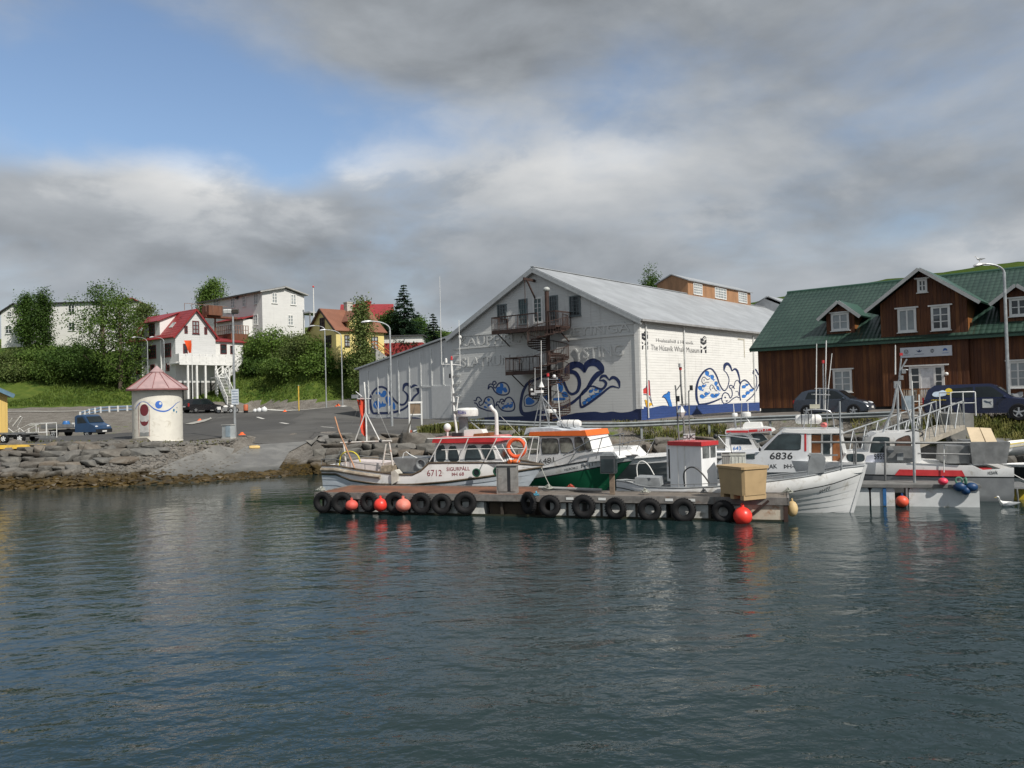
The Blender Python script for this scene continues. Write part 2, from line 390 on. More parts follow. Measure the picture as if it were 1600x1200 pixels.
def terr(x, y):
 x = np.asarray(x, float); y = np.asarray(y, float); shp = x.shape; xf, yf = x.ravel(), y.ravel()
 xc = np.clip(xf, -160, 160); yc = np.clip(yf, 40, 280)
 D = np.sqrt((xc[:, None] - _C[None, :, 0]) ** 2 + (yc[:, None] - _C[None, :, 1]) ** 2)
 P = D @ _W[:-1] + _W[-1]
 d = yf - np.interp(xf, SHX, SHY)
 ramp = np.clip((xf + 20.5) / 3, 0, 1) * np.clip((-11.6 - xf) / 1.6, 0, 1)
 left = np.clip((-17 - xf) / 3, 0, 1)
 bl = np.interp(d, [-30, -2, 0, 1.7, 2.4, 5.2, 6, 60], [-4, -.8, 0, .55, .75, 1.95, 5, 90])
 br = np.interp(d, [-30, -2, 0, 5, 5.6, 9, 60], [-4, -1.2, 0, 1.95, 2.3, 9, 90])
 bb = left * bl + (1 - left) * br
 B = (1 - ramp) * bb + ramp * np.interp(d, [-30, 0, 10, 11, 14, 60], [-4, 0, 1.75, 2.1, 8, 90])
 z = np.minimum(P, B)
 hillm = np.clip((P - 4.2) / 3, 0, 1)
 z = z + hillm * (.35 * np.sin(xf * .31 + 1.3 * np.sin(yf * .17)) + .22 * np.sin(yf * .53 + xf * .21))
 return z.reshape(shp)
def tz(x, y): return float(terr(np.array([x]), np.array([y]))[0])
def ground(px, py, y0=40, y1=170):
 r = ray(px, py); ys = np.linspace(y0, y1, 900); k = ys / r.y
 z = CAM.z + k * r.z; t = terr(k * r.x, ys); h = np.nonzero(z <= t)[0]
 i = h[0] if len(h) else len(ys) - 1
 return Vector((k[i] * r.x, ys[i], t[i]))
def ground_material():
 def f(t, b, o):
  P = pos(t); x, y, z = t.sep(P)
  at_ = t.n('ShaderNodeAttribute', attribute_name='grass').outputs['Fac']
  n1 = t.noise(P, .11, 6, .6, .4); n2 = t.noise(P, .9, 6, .65, .3); n3 = t.noise(P, 5.0, 5, .7)
  g = t.mix(t.mapr(n1, .36, .64), (.030, .066, .009), (.085, .125, .022))
  g = t.mix(t.mapr(n2, .44, .68), g, (.12, .155, .030))
  g = t.mix(t.mapr(n3, .5, .8, 0, .6), g, (.025, .055, .009))
  g = t.mix(t.mapr(t.noise(P, .25, 5, .7, .8), .62, .75, 0, .45), g, (.16, .14, .06))
  vor = t.n('ShaderNodeTexVoronoi'); vor.inputs['Scale'].default_value = 7; t.l(P, vor.inputs['Vector'])
  gr = t.mix(t.mapr(n2, .35, .65), (.135, .122, .105), (.20, .185, .165))
  gr = t.mix(t.mapr(t.math('MULTIPLY', vor.outputs['Distance'], 1.0), .1, .6, .5, 0), gr, (.30, .285, .26))
  gr = t.mix(t.mapr(n3, .5, .75, 0, .7), gr, (.09, .082, .07))
  m = t.math('ADD', at_, t.math('MULTIPLY', t.math('SUBTRACT', n2, .5), 1.1))
  m = t.mapr(m, .42, .58)
  c = t.mix(m, gr, g)
  zz = t.math('ADD', z, t.math('MULTIPLY', t.math('SUBTRACT', n2, .5), .9))
  weed = t.mix(t.mapr(n3, .35, .7), (.020, .017, .008), (.10, .062, .012))
  c = t.mix(t.mapr(zz, .35, .75, 1, 0), c, weed)
  t.l(c, b.inputs['Base Color']); b.inputs['Roughness'].default_value = .95; b.inputs['Specular IOR Level'].default_value = .15
  h = t.math('ADD', t.math('MULTIPLY', n3, .6), t.math('MULTIPLY', n2, 1.0))
  bump(t, b, h, .25, .8)
 return custom('ground_cover', f)
def axis_steps(segs):
 out = []
 for a, b, st in segs: out += list(np.arange(a, b, st))
 return np.array(out + [segs[-1][1]])
def build_terrain():
 xs = axis_steps([(-3000, -400, 650), (-400, -120, 40), (-120, -60, 3), (-60, 50, .55), (50, 120, 3.5), (120, 400, 40), (400, 3000, 650)])
 ys = axis_steps([(28, 39, 1.0), (39, 60, .45), (60, 145, .9), (145, 300, 12), (300, 3500, 400)])
 X, Y = np.meshgrid(xs, ys); Z = terr(X, Y)
 far = np.clip((Y - 300) / 2000, 0, 1); Z = Z * (1 - far) + 14 * far
 nx, ny = len(xs), len(ys)
 vs = np.stack([X, Y, Z], 2).reshape(-1, 3)
 idx = np.arange(nx * ny).reshape(ny, nx)
 q = np.stack([idx[:-1, :-1], idx[:-1, 1:], idx[1:, 1:], idx[1:, :-1]], 2).reshape(-1, 4)
 me = bpy.data.meshes.new('ground'); me.from_pydata(vs.tolist(), [], q.tolist())
 me.polygons.foreach_set('use_smooth', [True] * len(q))
 g = np.zeros_like(X)
 hill = (Z > 4.55) & (Y > 88)
 g[hill] = 1
 g[(Y > 110) & (X > 5)] = 1
 sh = np.interp(X, SHX, SHY); d = Y - sh
 bank = (X > -6) & (d > 3.2) & (d < 7.0); g[bank] = .42
 g[(X > 20.5) & (d > 3.0) & (d < 6.6)] = .9
 g[(X < -24) & (Y > 70) & (Y < 82)] = .38
 g[(X < -38) & (Y > 62) & (Y < 72)] = .45
 a = me.attributes.new('grass', 'FLOAT', 'POINT'); a.data.foreach_set('value', g.ravel())
 me.materials.append(ground_material()); me.update()
 o = bpy.data.objects.new('ground', me); COL.objects.link(o); o['kind'] = 'structure'; ROOTM[o.name] = Matrix.Identity(4)
build_terrain()
def drape(name, poly, off, mat, step=1.0, **tags):
 """flat sheet laid on the terrain, polygon in world XY"""
 bm = bmesh.new(); vs = [bm.verts.new((p[0], p[1], 0)) for p in poly]; bm.faces.new(vs)
 x0, x1 = min(p[0] for p in poly), max(p[0] for p in poly); y0, y1 = min(p[1] for p in poly), max(p[1] for p in poly)
 for c in np.arange(x0 + step, x1, step): bmesh.ops.bisect_plane(bm, geom=bm.verts[:] + bm.edges[:] + bm.faces[:], plane_co=(c, 0, 0), plane_no=(1, 0, 0))
 for c in np.arange(y0 + step, y1, step): bmesh.ops.bisect_plane(bm, geom=bm.verts[:] + bm.edges[:] + bm.faces[:], plane_co=(0, c, 0), plane_no=(0, 1, 0))
 bmesh.ops.triangulate(bm, faces=bm.faces[:])
 co = np.array([v.co[:] for v in bm.verts]); z = terr(co[:, 0], co[:, 1])
 for v, h in zip(bm.verts, z): v.co.z = h + off
 me = bpy.data.meshes.new(name); bm.to_mesh(me); bm.free(); me.materials.append(mat)
 me.polygons.foreach_set('use_smooth', [True] * len(me.polygons))
 o = bpy.data.objects.new(name, me); COL.objects.link(o); ROOTM[o.name] = Matrix.Identity(4)
 return tag(o, **tags)
def G2(px, py): p = ground(px, py); return (p.x, p.y)
def drape_line(name, pxs, w, off, mat, world=False, **tags):
 P = [Vector(p) for p in pxs] if world else [Vector(G2(*p)) for p in pxs]
 P = cr(P, False, 8) if len(P) > 2 else [P[0] + (P[1] - P[0]) * (i / 6) for i in range(7)]
 mb = MB(); L, Q = [], []
 for i, p in enumerate(P):
  d = (P[min(i + 1, len(P) - 1)] - P[max(i - 1, 0)]).normalized(); nn = Vector((-d.y, d.x)) * w / 2
  for arr, q in ((L, p + nn), (Q, p - nn)): arr.append((q.x, q.y, tz(q.x, q.y) + off))
 n = len(P); mb.add(L + Q, [(i, i + 1, n + i + 1, n + i) for i in range(n - 1)])
 return mb.build(name, mat, **tags)
def asphalt_mat():
 def f(t, b, o):
  P = pos(t); n1 = t.noise(P, .16, 5, .6, .5); n2 = t.noise(P, 2.2, 6, .7, .3); n3 = t.noise(P, 40, 3, .6)
  c = t.mix(t.mapr(n1, .35, .65), (.078, .076, .073), (.112, .110, .105))
  c = t.mix(t.mapr(n2, .55, .8, 0, .5), c, (.145, .140, .130))
  c = t.mix(t.mapr(t.noise(t.vmath('MULTIPLY', P, (.3, 1.5, 1)), 1.1, 5, .7, .8), .6, .72, 0, .5), c, (.062, .061, .06))
  vo = t.n('ShaderNodeTexVoronoi', feature='DISTANCE_TO_EDGE'); vo.inputs['Scale'].default_value = .16; t.l(t.vmath('ADD', P, t.vmath('MULTIPLY', t.noise(P, .6, 4, out='Color'), (2.2, 2.2, 0))), vo.inputs['Vector'])
  c = t.mix(t.mapr(vo.outputs['Distance'], .0, .012, .75, 0), c, (.035, .034, .033))
  v2 = t.n('ShaderNodeTexVoronoi'); v2.inputs['Scale'].default_value = .09; t.l(t.vmath('MULTIPLY', P, (1, .5, 1)), v2.inputs['Vector']); c = t.mix(t.mapr(t.sep(v2.outputs['Color'])[0], .62, .66, 0, .5), c, (.060, .059, .058))
  t.l(c, b.inputs['Base Color']); b.inputs['Roughness'].default_value = .9; b.inputs['Specular IOR Level'].default_value = .25
  bump(t, b, n3, .01, .5)
 return custom('asphalt', f)
ASPH = asphalt_mat()
WHITEP = pm('road_paint', (.55, .54, .51), .8, var=.25, scale=4)
YELLOWP = pm('yellow_paint', (.62, .40, .06), .7, var=.2, scale=4, dirt=((.25, .2, .1), .2, 3))
road = [G2(*p) for p in [(-90,701),(90,697),(140,692),(212,688)]] + [G2(*p) for p in [(285,692),(300,689),(345,684),(385,685),(400,694),(440,694),(480,691),(560,688),(610,685),(650,682),(690,668)]]
road += [(9.0, 58.0), (9, 60.5), (-3, 70), (-14.5, 80.5)] + [G2(*p) for p in [(548,636),(480,641),(400,643),(340,643),(285,642),(215,643),(215,676),(150,679),(80,683),(20,686),(-90,690)]]
drape('road', road, .035, ASPH, kind='structure')
yard = [(-3.0, 55), (3, 51.6), (12, 50.6), (20, 48.6), (25, 42.0), (27, 39.6), (35, 38.6), (48, 38), (70, 36), (70, 60), (40, 62), (33, 57), (20, 66), (23, 77), (9.6, 60.5), (5, 58.6)]
drape('yard', yard, .04, pm('yard_gravel', (.15, .135, .12), .95, var=.25, scale=.8, bump=.03, bscale=9, coords='world', dirt=((.10, .09, .08), .2, .5)), kind='structure')
sl_ = [(-20.6, 41.2), (-17.3, 42.5), (-14.3, 44.2), (-11.2, 45.6)] + [G2(436,733), G2(452,708), G2(484,691), G2(400,696), G2(350,701), G2(315,708), G2(278,722), G2(235,741)]
drape('slipway', sl_, .06, custom('slip_concrete', lambda t, b, o: (
 t.l(t.mix(t.mapr(t.sep(t.vmath('ADD', pos(t), t.vmath('MULTIPLY', t.noise(pos(t), 1.5, 4, out='Color'), (0, 0, .5))))[2], .35, .85), (.035, .034, .022),
  t.mix(t.mapr(t.noise(pos(t), .8, 7, .7, .5), .35, .7), (.13, .127, .118), (.21, .205, .19))), b.inputs['Base Color']),
 bump(t, b, t.noise(pos(t), 9, 5), .03, .5))), step=.8, kind='structure')
drape_line('lane_line', [(285,641.5),(340,642.8),(400,642.5),(440,642),(480,640.5),(540,636)], .55, .06, WHITEP, kind='structure')
drape_line('road_marking', [(402,652.5),(412,655.5)], .3, .06, WHITEP, kind='structure')
drape_line('road_marking', [(438,661.5),(450,663.5)], .3, .06, WHITEP, kind='structure')
drape_line('road_marking', [(502,668),(522,669.5)], .22, .06, WHITEP, kind='structure')
drape_line('pavement', [(-60,645.5),(40,644),(100,644),(150,642.6)], .5, .10, pm('kerb_pale', (.42,.41,.38), .85), kind='structure')
drape('pavement', [G2(*p) for p in [(289,664),(310,659),(327,655),(329,653),(331,655.5),(320,660),(300,664.5)]], .10, pm('island_concrete', (.34,.33,.30), .85, bump=.01, bscale=6), kind='structure')
drape_line('kerb', [(486,690),(520,687.5),(560,685),(600,683),(640,681)], .8, .10, pm('kerb_stone', (.19,.182,.165), .9, var=.2, bump=.02, bscale=8), kind='structure')
def water_mat():
 def f(t, b, o):
  P = pos(t); x, y, z = t.sep(P)
  b.inputs['Base Color'].default_value = (.011, .026, .027, 1); b.inputs['Roughness'].default_value = .05
  b.inputs['IOR'].default_value = 1.33; b.inputs['Specular IOR Level'].default_value = .5
  wp = t.mapr(t.noise(t.vmath('MULTIPLY', P, (.35, 1, 1)), .07, 4, .6, .6), .38, .62, .42, 1.35)
  near = t.mapr(y, 6, 34, 1.0, .27, False)
  a1 = t.noise(t.vmath('MULTIPLY', P, (1.0, 1.35, 1)), .95, 2, .45, .25)
  a2 = t.noise(t.vmath('ADD', t.vmath('MULTIPLY', P, (1.1, 1.5, 1)), (13, 7, 0)), 3.2, 3, .5, .4)
  a3 = t.noise(t.vmath('ADD', t.vmath('MULTIPLY', P, (1.2, 1.4, 1)), (3, 27, 0)), 9.5, 2, .5, .2)
  h = t.math('ADD', t.math('MULTIPLY', a1, 1.0), t.math('ADD', t.math('MULTIPLY', a2, .34), t.math('MULTIPLY', a3, .065)))
  h = t.math('MULTIPLY', h, t.math('MULTIPLY', wp, near))
  bump(t, b, h, .078, 1.0)
 return custom('sea_water', f)
mb = MB(); mb.poly([(-3000, -600, 0), (3000, -600, 0), (3000, 60, 0), (-3000, 60, 0)])
mb.build('water', water_mat(), kind='structure')
def build_hill():
 sk = [(700, 560), (1000, 505), (1130, 480), (1190, 469), (1226, 462.5), (1290, 455), (1360, 440), (1400, 434), (1480, 424), (1530, 415.5), (1600, 408), (1700, 398), (1900, 385), (2300, 370)]
 Yk = 430.0; sp = [at(px, py, Yk) for px, py in sk]
 xs = np.linspace(-60, 760, 165); zt = np.interp(xs, [p.x for p in sp], [p.z for p in sp])
 rng = np.random.default_rng(3); wob = np.convolve(rng.normal(0, 1, 190), np.ones(9) / 9, 'valid')[:165]
 zt = zt + wob * .8 + rng.normal(0, .22, 165)
 ys = [170, 210, 250, 290, 330, 370, 400, 420, 430, 445, 480, 560, 700]; k = [0, .10, .22, .36, .52, .72, .88, .97, 1, .97, .85, .6, .1]
 mb = MB(); vs = []
 for y, kk in zip(ys, k):
  for i, x in enumerate(xs): vs.append((x * (.45 + .55 * min(1, y / 430)), y, 2 + (zt[i] - 2) * kk + math.sin(i * .35 + y * .02) * 1.6 * (kk < .95)))
 n = len(xs); mb.add(vs, [(j * n + i, j * n + i + 1, (j + 1) * n + i + 1, (j + 1) * n + i) for j in range(len(ys) - 1) for i in range(n - 1)], True)
 def f(t, b, o):
  P = pos(t); n1 = t.noise(t.vmath('MULTIPLY', P, (1, .35, 2.2)), .022, 6, .65, .8); n2 = t.noise(P, .22, 6, .7)
  c = t.mix(t.mapr(n1, .38, .6), (.045, .078, .014), (.072, .10, .022)); c = t.mix(t.mapr(n1, .56, .68), c, (.17, .135, .06))
  c = t.mix(t.mapr(n2, .45, .75, 0, .75), c, (.032, .062, .010))
  t.l(c, b.inputs['Base Color']); b.inputs['Roughness'].default_value = 1; b.inputs['Specular IOR Level'].default_value = .05
  bump(t, b, n2, 1.5, .7)
 mb.build('hill', custom('hill_grass', f), kind='structure', sharp=80)
build_hill()
# ================================================================== BUILDINGS
A50 = R(50)
o_ = at(1003, 656, 60); MF = Frame((o_.x, o_.y, 0), A50)         # museum: x = along the sunlit side, y = along the gable
RF = Frame((16.69, 54.97, 0), A50)                                  # red timber building: front on x = 0, running towards -y
def glass(name, col=(.03, .04, .045), rough=.12, var=.4):
 return pm(name, col, rough, var=var, scale=.8, spec=.6, coords='world')
GLASS = glass('window_glass'); GLASS_L = glass('curtained_glass', (.30, .33, .34), .35, .25); GLASS_T = glass('teal_glass', (.035, .075, .075), .15)
WHITE = pm('white_paint', (.72, .72, .70), .5, var=.06, scale=2, dirt=((.35,.32,.27), .12, 1.5)); WHITE2 = pm('white_trim', (.66, .67, .66), .5, var=.08, scale=3)
STEEL = pm('galvanised_steel', (.42, .44, .45), .45, metal=.6, var=.15, scale=5); RUST = pm('rusty_brown_steel', (.042, .022, .017), .75, var=.35, scale=4, dirt=((.11,.045,.022), .2, 5))
DARK = pm('dark_rubber', (.011, .011, .012), .75, var=.4, scale=5, spec=.3); NAVY = siding('navy_boards', (.024, .05, .15), .2, .014, .08, dirtamt=.08)
def wpt(axis, c, a, z): return (c, a, z) if axis == 0 else (a, c, z)
def rect_px(F, axis, c, x0, y0, x1, y1):
 p = F.plane((x0), (y0 + y1) / 2, axis, c); q = F.plane(x1, (y0 + y1) / 2, axis, c)
 t = F.plane((x0 + x1) / 2, y0, axis, c); b = F.plane((x0 + x1) / 2, y1, axis, c)
 k = 1 - axis; return min(p[k], q[k]), max(p[k], q[k]), b.z, t.z
def window(parent, axis, c, sgn, rect, fm, gm, nx=2, ny=3, fw=.09, bar=.04, sill=True, head=0.0, name='window', th=.07, glassname='pane', **tags):
 """frame part with a pane sub-part; sgn is the outward direction along the wall's axis"""
 a0, a1, z0, z1 = rect; s = sgn
 def B(mb, u0, u1, w0, w1, d0, d1):
  if axis == 0: mb.bb(c + s * d0, c + s * d1, u0, u1, w0, w1)
  else: mb.bb(u0, u1, c + s * d0, c + s * d1, w0, w1)
 f = MB(); e = fw
 B(f, a0, a0 + e, z0, z1, 0, th); B(f, a1 - e, a1, z0, z1, 0, th); B(f, a0 + e, a1 - e, z1 - e, z1, 0, th); B(f, a0 + e, a1 - e, z0, z0 + e, 0, th)
 for i in range(1, nx):
  u = a0 + e + (a1 - a0 - 2 * e) * i / nx; ww = bar * (1.7 if nx == 2 else 1); B(f, u - ww / 2, u + ww / 2, z0 + e, z1 - e, .012, th * .8)
 for j in range(1, ny):
  w = z0 + e + (z1 - z0 - 2 * e) * j / ny; B(f, a0 + e, a1 - e, w - bar / 2, w + bar / 2, .014, th * .72)
 if sill: B(f, a0 - .06, a1 + .06, z0 - .05, z0 - .002, 0, th + .06)
 if head: B(f, a0 - head, a1 + head, z1 + .002, z1 + .08, 0, th + .07)
 fo = f.build(name, fm, parent, **tags)
 g = MB(); B(g, a0 + e * .6, a1 - e * .6, z0 + e * .6, z1 - e * .6, .002, .01); g.build(glassname, gm, fo)
 return fo
def gable_walls(mb, x0, x1, y0, y1, z0, ze, zr, ridge='x', za=None):
 """closed gabled body; ridge runs along x or y"""
 if ridge == 'x':
  ym = (y0 + y1) / 2; prof = [(y0, z0), (y1, z0), (y1, ze), (ym, zr), (y0, ze)]; mb.prism(prof, x0, x1, 'x')
 else:
  xm = (x0 + x1) / 2; prof = [(x0, z0), (x1, z0), (x1, ze), (xm, zr), (x0, ze)]; mb.prism(prof, y0, y1, 'y')
def gable_roof(mb, x0, x1, y0, y1, ze, zr, ov=.3, th=.12, ridge='x', ovg=None):
 ovg = ov if ovg is None else ovg
 if ridge == 'x': a0, a1, b0, b1 = x0 - ovg, x1 + ovg, y0, y1
 else: a0, a1, b0, b1 = y0 - ovg, y1 + ovg, x0, x1
 bm_ = (b0 + b1) / 2; sl = (zr - ze) / (bm_ - b0)
 def P(a, b, z): return (a, b, z) if ridge == 'x' else (b, a, z)
 for e, s in ((b0 - ov, -1), (b1 + ov, 1)):
  zz = ze - ov * sl
  q = [P(a0, e, zz + .03), P(a1, e, zz + .03), P(a1, bm_, zr + .03), P(a0, bm_, zr + .03)]
  n_ = Vector(P(0, s * sl, 1)).normalized(); mb.slab(q, th, n_)
def ribbed(name, color, pitch, dx, dy, depth=.03, rough=.45, metal=.2, dirt=(.25, .22, .2), amt=.2, spec=.4):
 def f(t, b, o):
  P = pos(t); x, y, z = t.sep(P)
  s = t.math('ADD', t.math('MULTIPLY', x, dx), t.math('MULTIPLY', y, dy))
  w = t.math('SINE', t.math('MULTIPLY', s, 2 * math.pi / pitch))
  n1 = t.noise(P, .5, 6, .65, .5); n2 = t.noise(t.vmath('MULTIPLY', P, (1, 1, .3)), 2.2, 5, .7)
  c = t.mix(t.mapr(n1, .35, .68), tuple(k * .88 for k in color), tuple(min(.95, k * 1.1) for k in color))
  c = t.mix(t.mapr(n2, .55, .8, 0, amt), c, dirt)
  t.l(c, b.inputs['Base Color']); b.inputs['Roughness'].default_value = rough; b.inputs['Metallic'].default_value = metal; b.inputs['Specular IOR Level'].default_value = spec
  bump(t, b, w, depth, .6)
 return custom(name, f)
cu, su = math.cos(A50), math.sin(A50)
# ================================================================== MUSEUM
def museum():
 T = thing('museum_building', 'big white gabled waterfront hall painted with blue whales, pale metal roof and roof lantern', 'museum', MF.o, A50)
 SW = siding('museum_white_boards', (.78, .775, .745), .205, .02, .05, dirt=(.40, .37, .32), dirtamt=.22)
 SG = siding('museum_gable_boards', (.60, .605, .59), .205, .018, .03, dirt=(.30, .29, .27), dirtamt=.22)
 LS = siding('museum_annex_sheet', (.58, .59, .59), 1.15, .006, .05, axis='s', ang=R(140), dirtamt=.10)
 RM = ribbed('museum_roof_metal', (.40, .42, .44), .32, cu, su, .012, .5, .25)
 L, W, ze, zr, z0 = 46.0, 19.3, 9.75, 14.6, 1.5
 ym = W / 2
 body = MB(); body.prism([(0, z0), (W, z0), (W, ze), (ym, zr - .02), (0, ze)], 0, L, 'x')
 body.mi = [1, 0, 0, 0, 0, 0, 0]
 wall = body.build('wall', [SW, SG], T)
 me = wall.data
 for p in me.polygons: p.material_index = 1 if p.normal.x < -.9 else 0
 r = MB(); gable_roof(r, 0, L, 0, W, ze, zr, .35, .14, 'x', .38); roof = r.build('roof', RM, T)
 rb = MB(); rb.beam((-.4, ym, zr + .2), (L, ym, zr + .2), .35, .06); rb.build('ridge_cap', RM, roof)
 tr = MB(); sl = (zr - ze) / ym
 for s, y_ in ((-1, 0), (1, W)):
  a = Vector((-.40, y_ + s * .36, ze - .36 * sl - .02)); b = Vector((-.40, ym, zr - .02))
  tr.beam(a, b, .05, .26); tr.beam(a + Vector((.08, 0, -.2)), b + Vector((.08, 0, -.2)), .22, .10)
 tr.build('barge_board', pm('museum_trim_grey', (.40, .42, .43), .5, var=.1), roof)
 gt = MB(); gt.beam((-.3, -.42, ze - .12), (L, -.42, ze - .12), .14, .14); gt.build('gutter', pm('gutter_grey', (.30, .30, .30), .6), roof)
 cb = MB(); cb.bb(-.03, .22, -.05, .03, 3.1, ze - .1); cb.bb(-.05, .03, .03, .42, 3.1, ze - .35); cb.build('corner_board', SW, T)
 bd = MB()
 for (p, q) in (((711, 525), (991, 505)), ((709, 545.5), (991, 521.7))):
  for a_, b_ in ((p, (1 - .48) * 0 + 1),):
   P0, P1 = MF.onx(*p), MF.onx(*q); bd.beam((-.03, P0.y, P0.z), (-.03, P1.y, P1.z), .08, .16)
 bd.build('string_course', SG, T)
 EMB = pm('raised_letters', (.60, .605, .59), .6, var=.06)
 for (s, a, b, h) in (('KAUPFJELAG', (718, 541.5), (841, 533), .78), ('THINGEYINGA', (842, 529.5), (985, 518), .76),
                         ('SLATRUN OG F', (722, 574), (848, 566), .82), ('YSTING', (897.5, 561.5), (974, 555), .86)):
  P0, P1 = MF.onx(*a), MF.onx(*b)
  s = s.replace('THINGEYINGA', 'ÞINGEYINGA').replace('KAUPFJELAG', 'KAUPFJELAG')
  tt = text(.004, 'relief_letters', s, EMB, T, (0, P0.y, P0.z), (0, P1.y, P1.z), (0, 0, 1), h, .02)
  me = tt.data; bm = bmesh.new(); bm.from_mesh(me)
  ret = bmesh.ops.extrude_face_region(bm, geom=bm.faces[:]); vs = [v for v in ret['geom'] if isinstance(v, bmesh.types.BMVert)]
  bmesh.ops.translate(bm, verts=vs, vec=(-.045, 0, 0)); bmesh.ops.recalc_face_normals(bm, faces=bm.faces); bm.to_mesh(me); bm.free()
 for i, (x0, y0, x1, y1, gm) in enumerate([(777.5,475.5,792,505,GLASS),(811,467,824.5,507,GLASS_T),(833,464,848.5,505.5,GLASS_T),(859,461.5,872,502,GLASS),(890,462,907.5,494,GLASS)]):
  rc = rect_px(MF, 0, 0, x0, y0, x1, y1); door = i == 2
  window(T, 0, 0, -1, rc, pm('gable_frame', (.13, .16, .17), .6) if not door else WHITE, gm, 3 if not door else 2, 5, .09 if not door else .16, .035, name='door' if door else 'window', sill=not door)
 rc = rect_px(MF, 0, 0, 834, 533, 851, 573); d = MB(); d.bb(-.06, -.002, rc[0], rc[1], rc[2], rc[3]); d.bb(-.09, -.06, rc[0] + .1, rc[1] - .1, rc[2] + .1, rc[3] - .1)
 d.build('door', pm('museum_door_white', (.62, .63, .62), .5), T)
 hb = MB(); P = MF.onx(836, 439); hb.beam((0, P.y, P.z), (-1.5, P.y, P.z + .05), .12, .2); hb.beam((0, P.y, P.z - 1.5), (-1.1, P.y, P.z), .1, .1); hb.cyl((-1.35, P.y, P.z), (-1.35, P.y, P.z - 1.9), .03)
 hb.build('hoist_beam', RUST, T)
 W2 = 32.2; an = MB(); an.prism([(W, z0), (W2, z0), (W2, 7.45), (W, ze - .05)], 0, 30, 'x'); an.build('annex_wall', LS, T)
 ar = MB(); sl2 = (ze - 7.45) / (W2 - W); n_ = Vector((0, sl2, 1)).normalized()
 ar.slab([(-.3, W + .2, ze), (30.3, W + .2, ze), (30.3, W2 + .35, 7.45 - .35 * sl2), (-.3, W2 + .35, 7.45 - .35 * sl2)], .14, n_)
 ar.build('annex_roof', RM, T)
 bt = MB()
 for px in (575.5, 590.5, 606.5, 623, 640, 658, 675, 693):
  yy = MF.onx(px, 600).y; top = 7.45 + (W2 - yy) * sl2 - .45; bt.bb(-.05, -.002, yy - .06, yy + .06, 3.0 if px < 670 else 5.2, top)
 bt.bb(-.05, -.002, 20.2, 24.2, 5.35, 5.5)
 bt.build('batten', pm('batten_white', (.64, .65, .64), .5), T)
 dr = rect_px(MF, 0, 0, 675.5, 603, 706, 653.5); d = MB(); d.bb(-.07, -.002, dr[0], dr[1], dr[2], dr[3]); d.build('sliding_door', pm('annex_door', (.56, .57, .57), .5, var=.04), T)
 ld = MB(); y_ = MF.onx(716, 600).y
 for i in range(9): ld.bb(-.12, -.03, y_ - .35, y_ + .15, 3.2 + i * .62, 3.25 + i * .62)
 ld.build('wall_ladder', WHITE2, T)
 fl = MB(); yy = MF.onx(722, 520).y; fl.cyl((-.25, yy, 9.0), (-.25, yy, 9.55), .05); fl.sph((-.25, yy, 9.65), .18); fl.build('wall_light', WHITE, T)
 for px, ztop, zb_ in ((1068.5, 9.5, 3.2), (1176.5, 9.5, 3.2), (1012, 9.5, 2.4)):
  x_ = MF.ony(px, 560).x if px > 1050 else MF.ony(1003, 560).x + .55; dp = MB(); dp.cyl((x_, -.1, zb_), (x_, -.1, ztop), .055); dp.build('downpipe', WHITE2, T)
 cr2 = rect_px(MF, 1, 0, 1153, 529, 1163, 558); cm = MB(); cm.bb(cr2[0], cr2[1], -.03, -.002, cr2[3] - .12, cr2[3]); cm.bb(cr2[1] - .12, cr2[1], -.035, -.003, cr2[2], cr2[3]); cm.build('hatch_frame', pm('tan_trim', (.5,.47,.38), .7), T)
 WD = siding('lantern_timber', (.36, .19, .095), .14, .01, .22, axis='s', ang=A50, dirtamt=.05)
 def on_roof(px, py):
  o, dd = MF.ray(px, py); n = Vector((0, -sl, 1)); k = (ze + .2 - (o.z - sl * o.y)) / (dd.z - sl * dd.y); return o + dd * k
 a, b = on_roof(1082, 463), on_roof(1167, 474.5)
 yl = (a.y + b.y) / 2; x0, x1 = a.x, b.x; zt = (MF.ony(1082, 441.5, yl).z + MF.ony(1167, 455, yl).z) / 2
 zb = ze + sl * yl - .3
 yr = ym + (ym - yl) * .25; zrr = MF.onx(1050, 430, x0).z; yr = MF.onx(1050, 430, x0).y; yb = 2 * yr - yl
 lm = MB(); lm.prism([(yl, zb), (yb, zb), (yb, zt), (yr, zrr), (yl, zt)], x0, x1, 'x'); lan = lm.build('roof_lantern', WD, T)
 lr = MB(); gable_roof(lr, x0, x1, yl, yb, zt, zrr, .2, .10, 'x', .25); lr.build('lantern_roof', RM, lan)
 for (p0, p1, q0, q1) in ((1083, 1097, 444, 464), (1116.5, 1134.5, 449.5, 469), (1153, 1166.5, 455, 474)):
  u0 = MF.ony(p0, 455, yl).x; u1 = MF.ony(p1, 460, yl).x
  window(lan, 1, yl, -1, (u0, u1, zb + .62, zt - .12), WHITE, GLASS_L, 4, 4, .1, .07, sill=False)
 rw = MB(); p0 = MF.ony(1168, 468, 6.0)
 rw.prism([(-2, 1.5), (W + 1, 1.5), (W + 1, 10.5), (ym, 15.9), (-2, 10.3)], L + .1, L + 24, 'x'); rear = rw.build('rear_wing', RM, T)
 rr = MB(); gable_roof(rr, L + .1, L + 24, -2, W + 1, 10.3, 16.0, .3, .14, 'x', 0); rr.build('rear_roof', RM, rear)
 MUSEUM_MURALS(T)
 return T
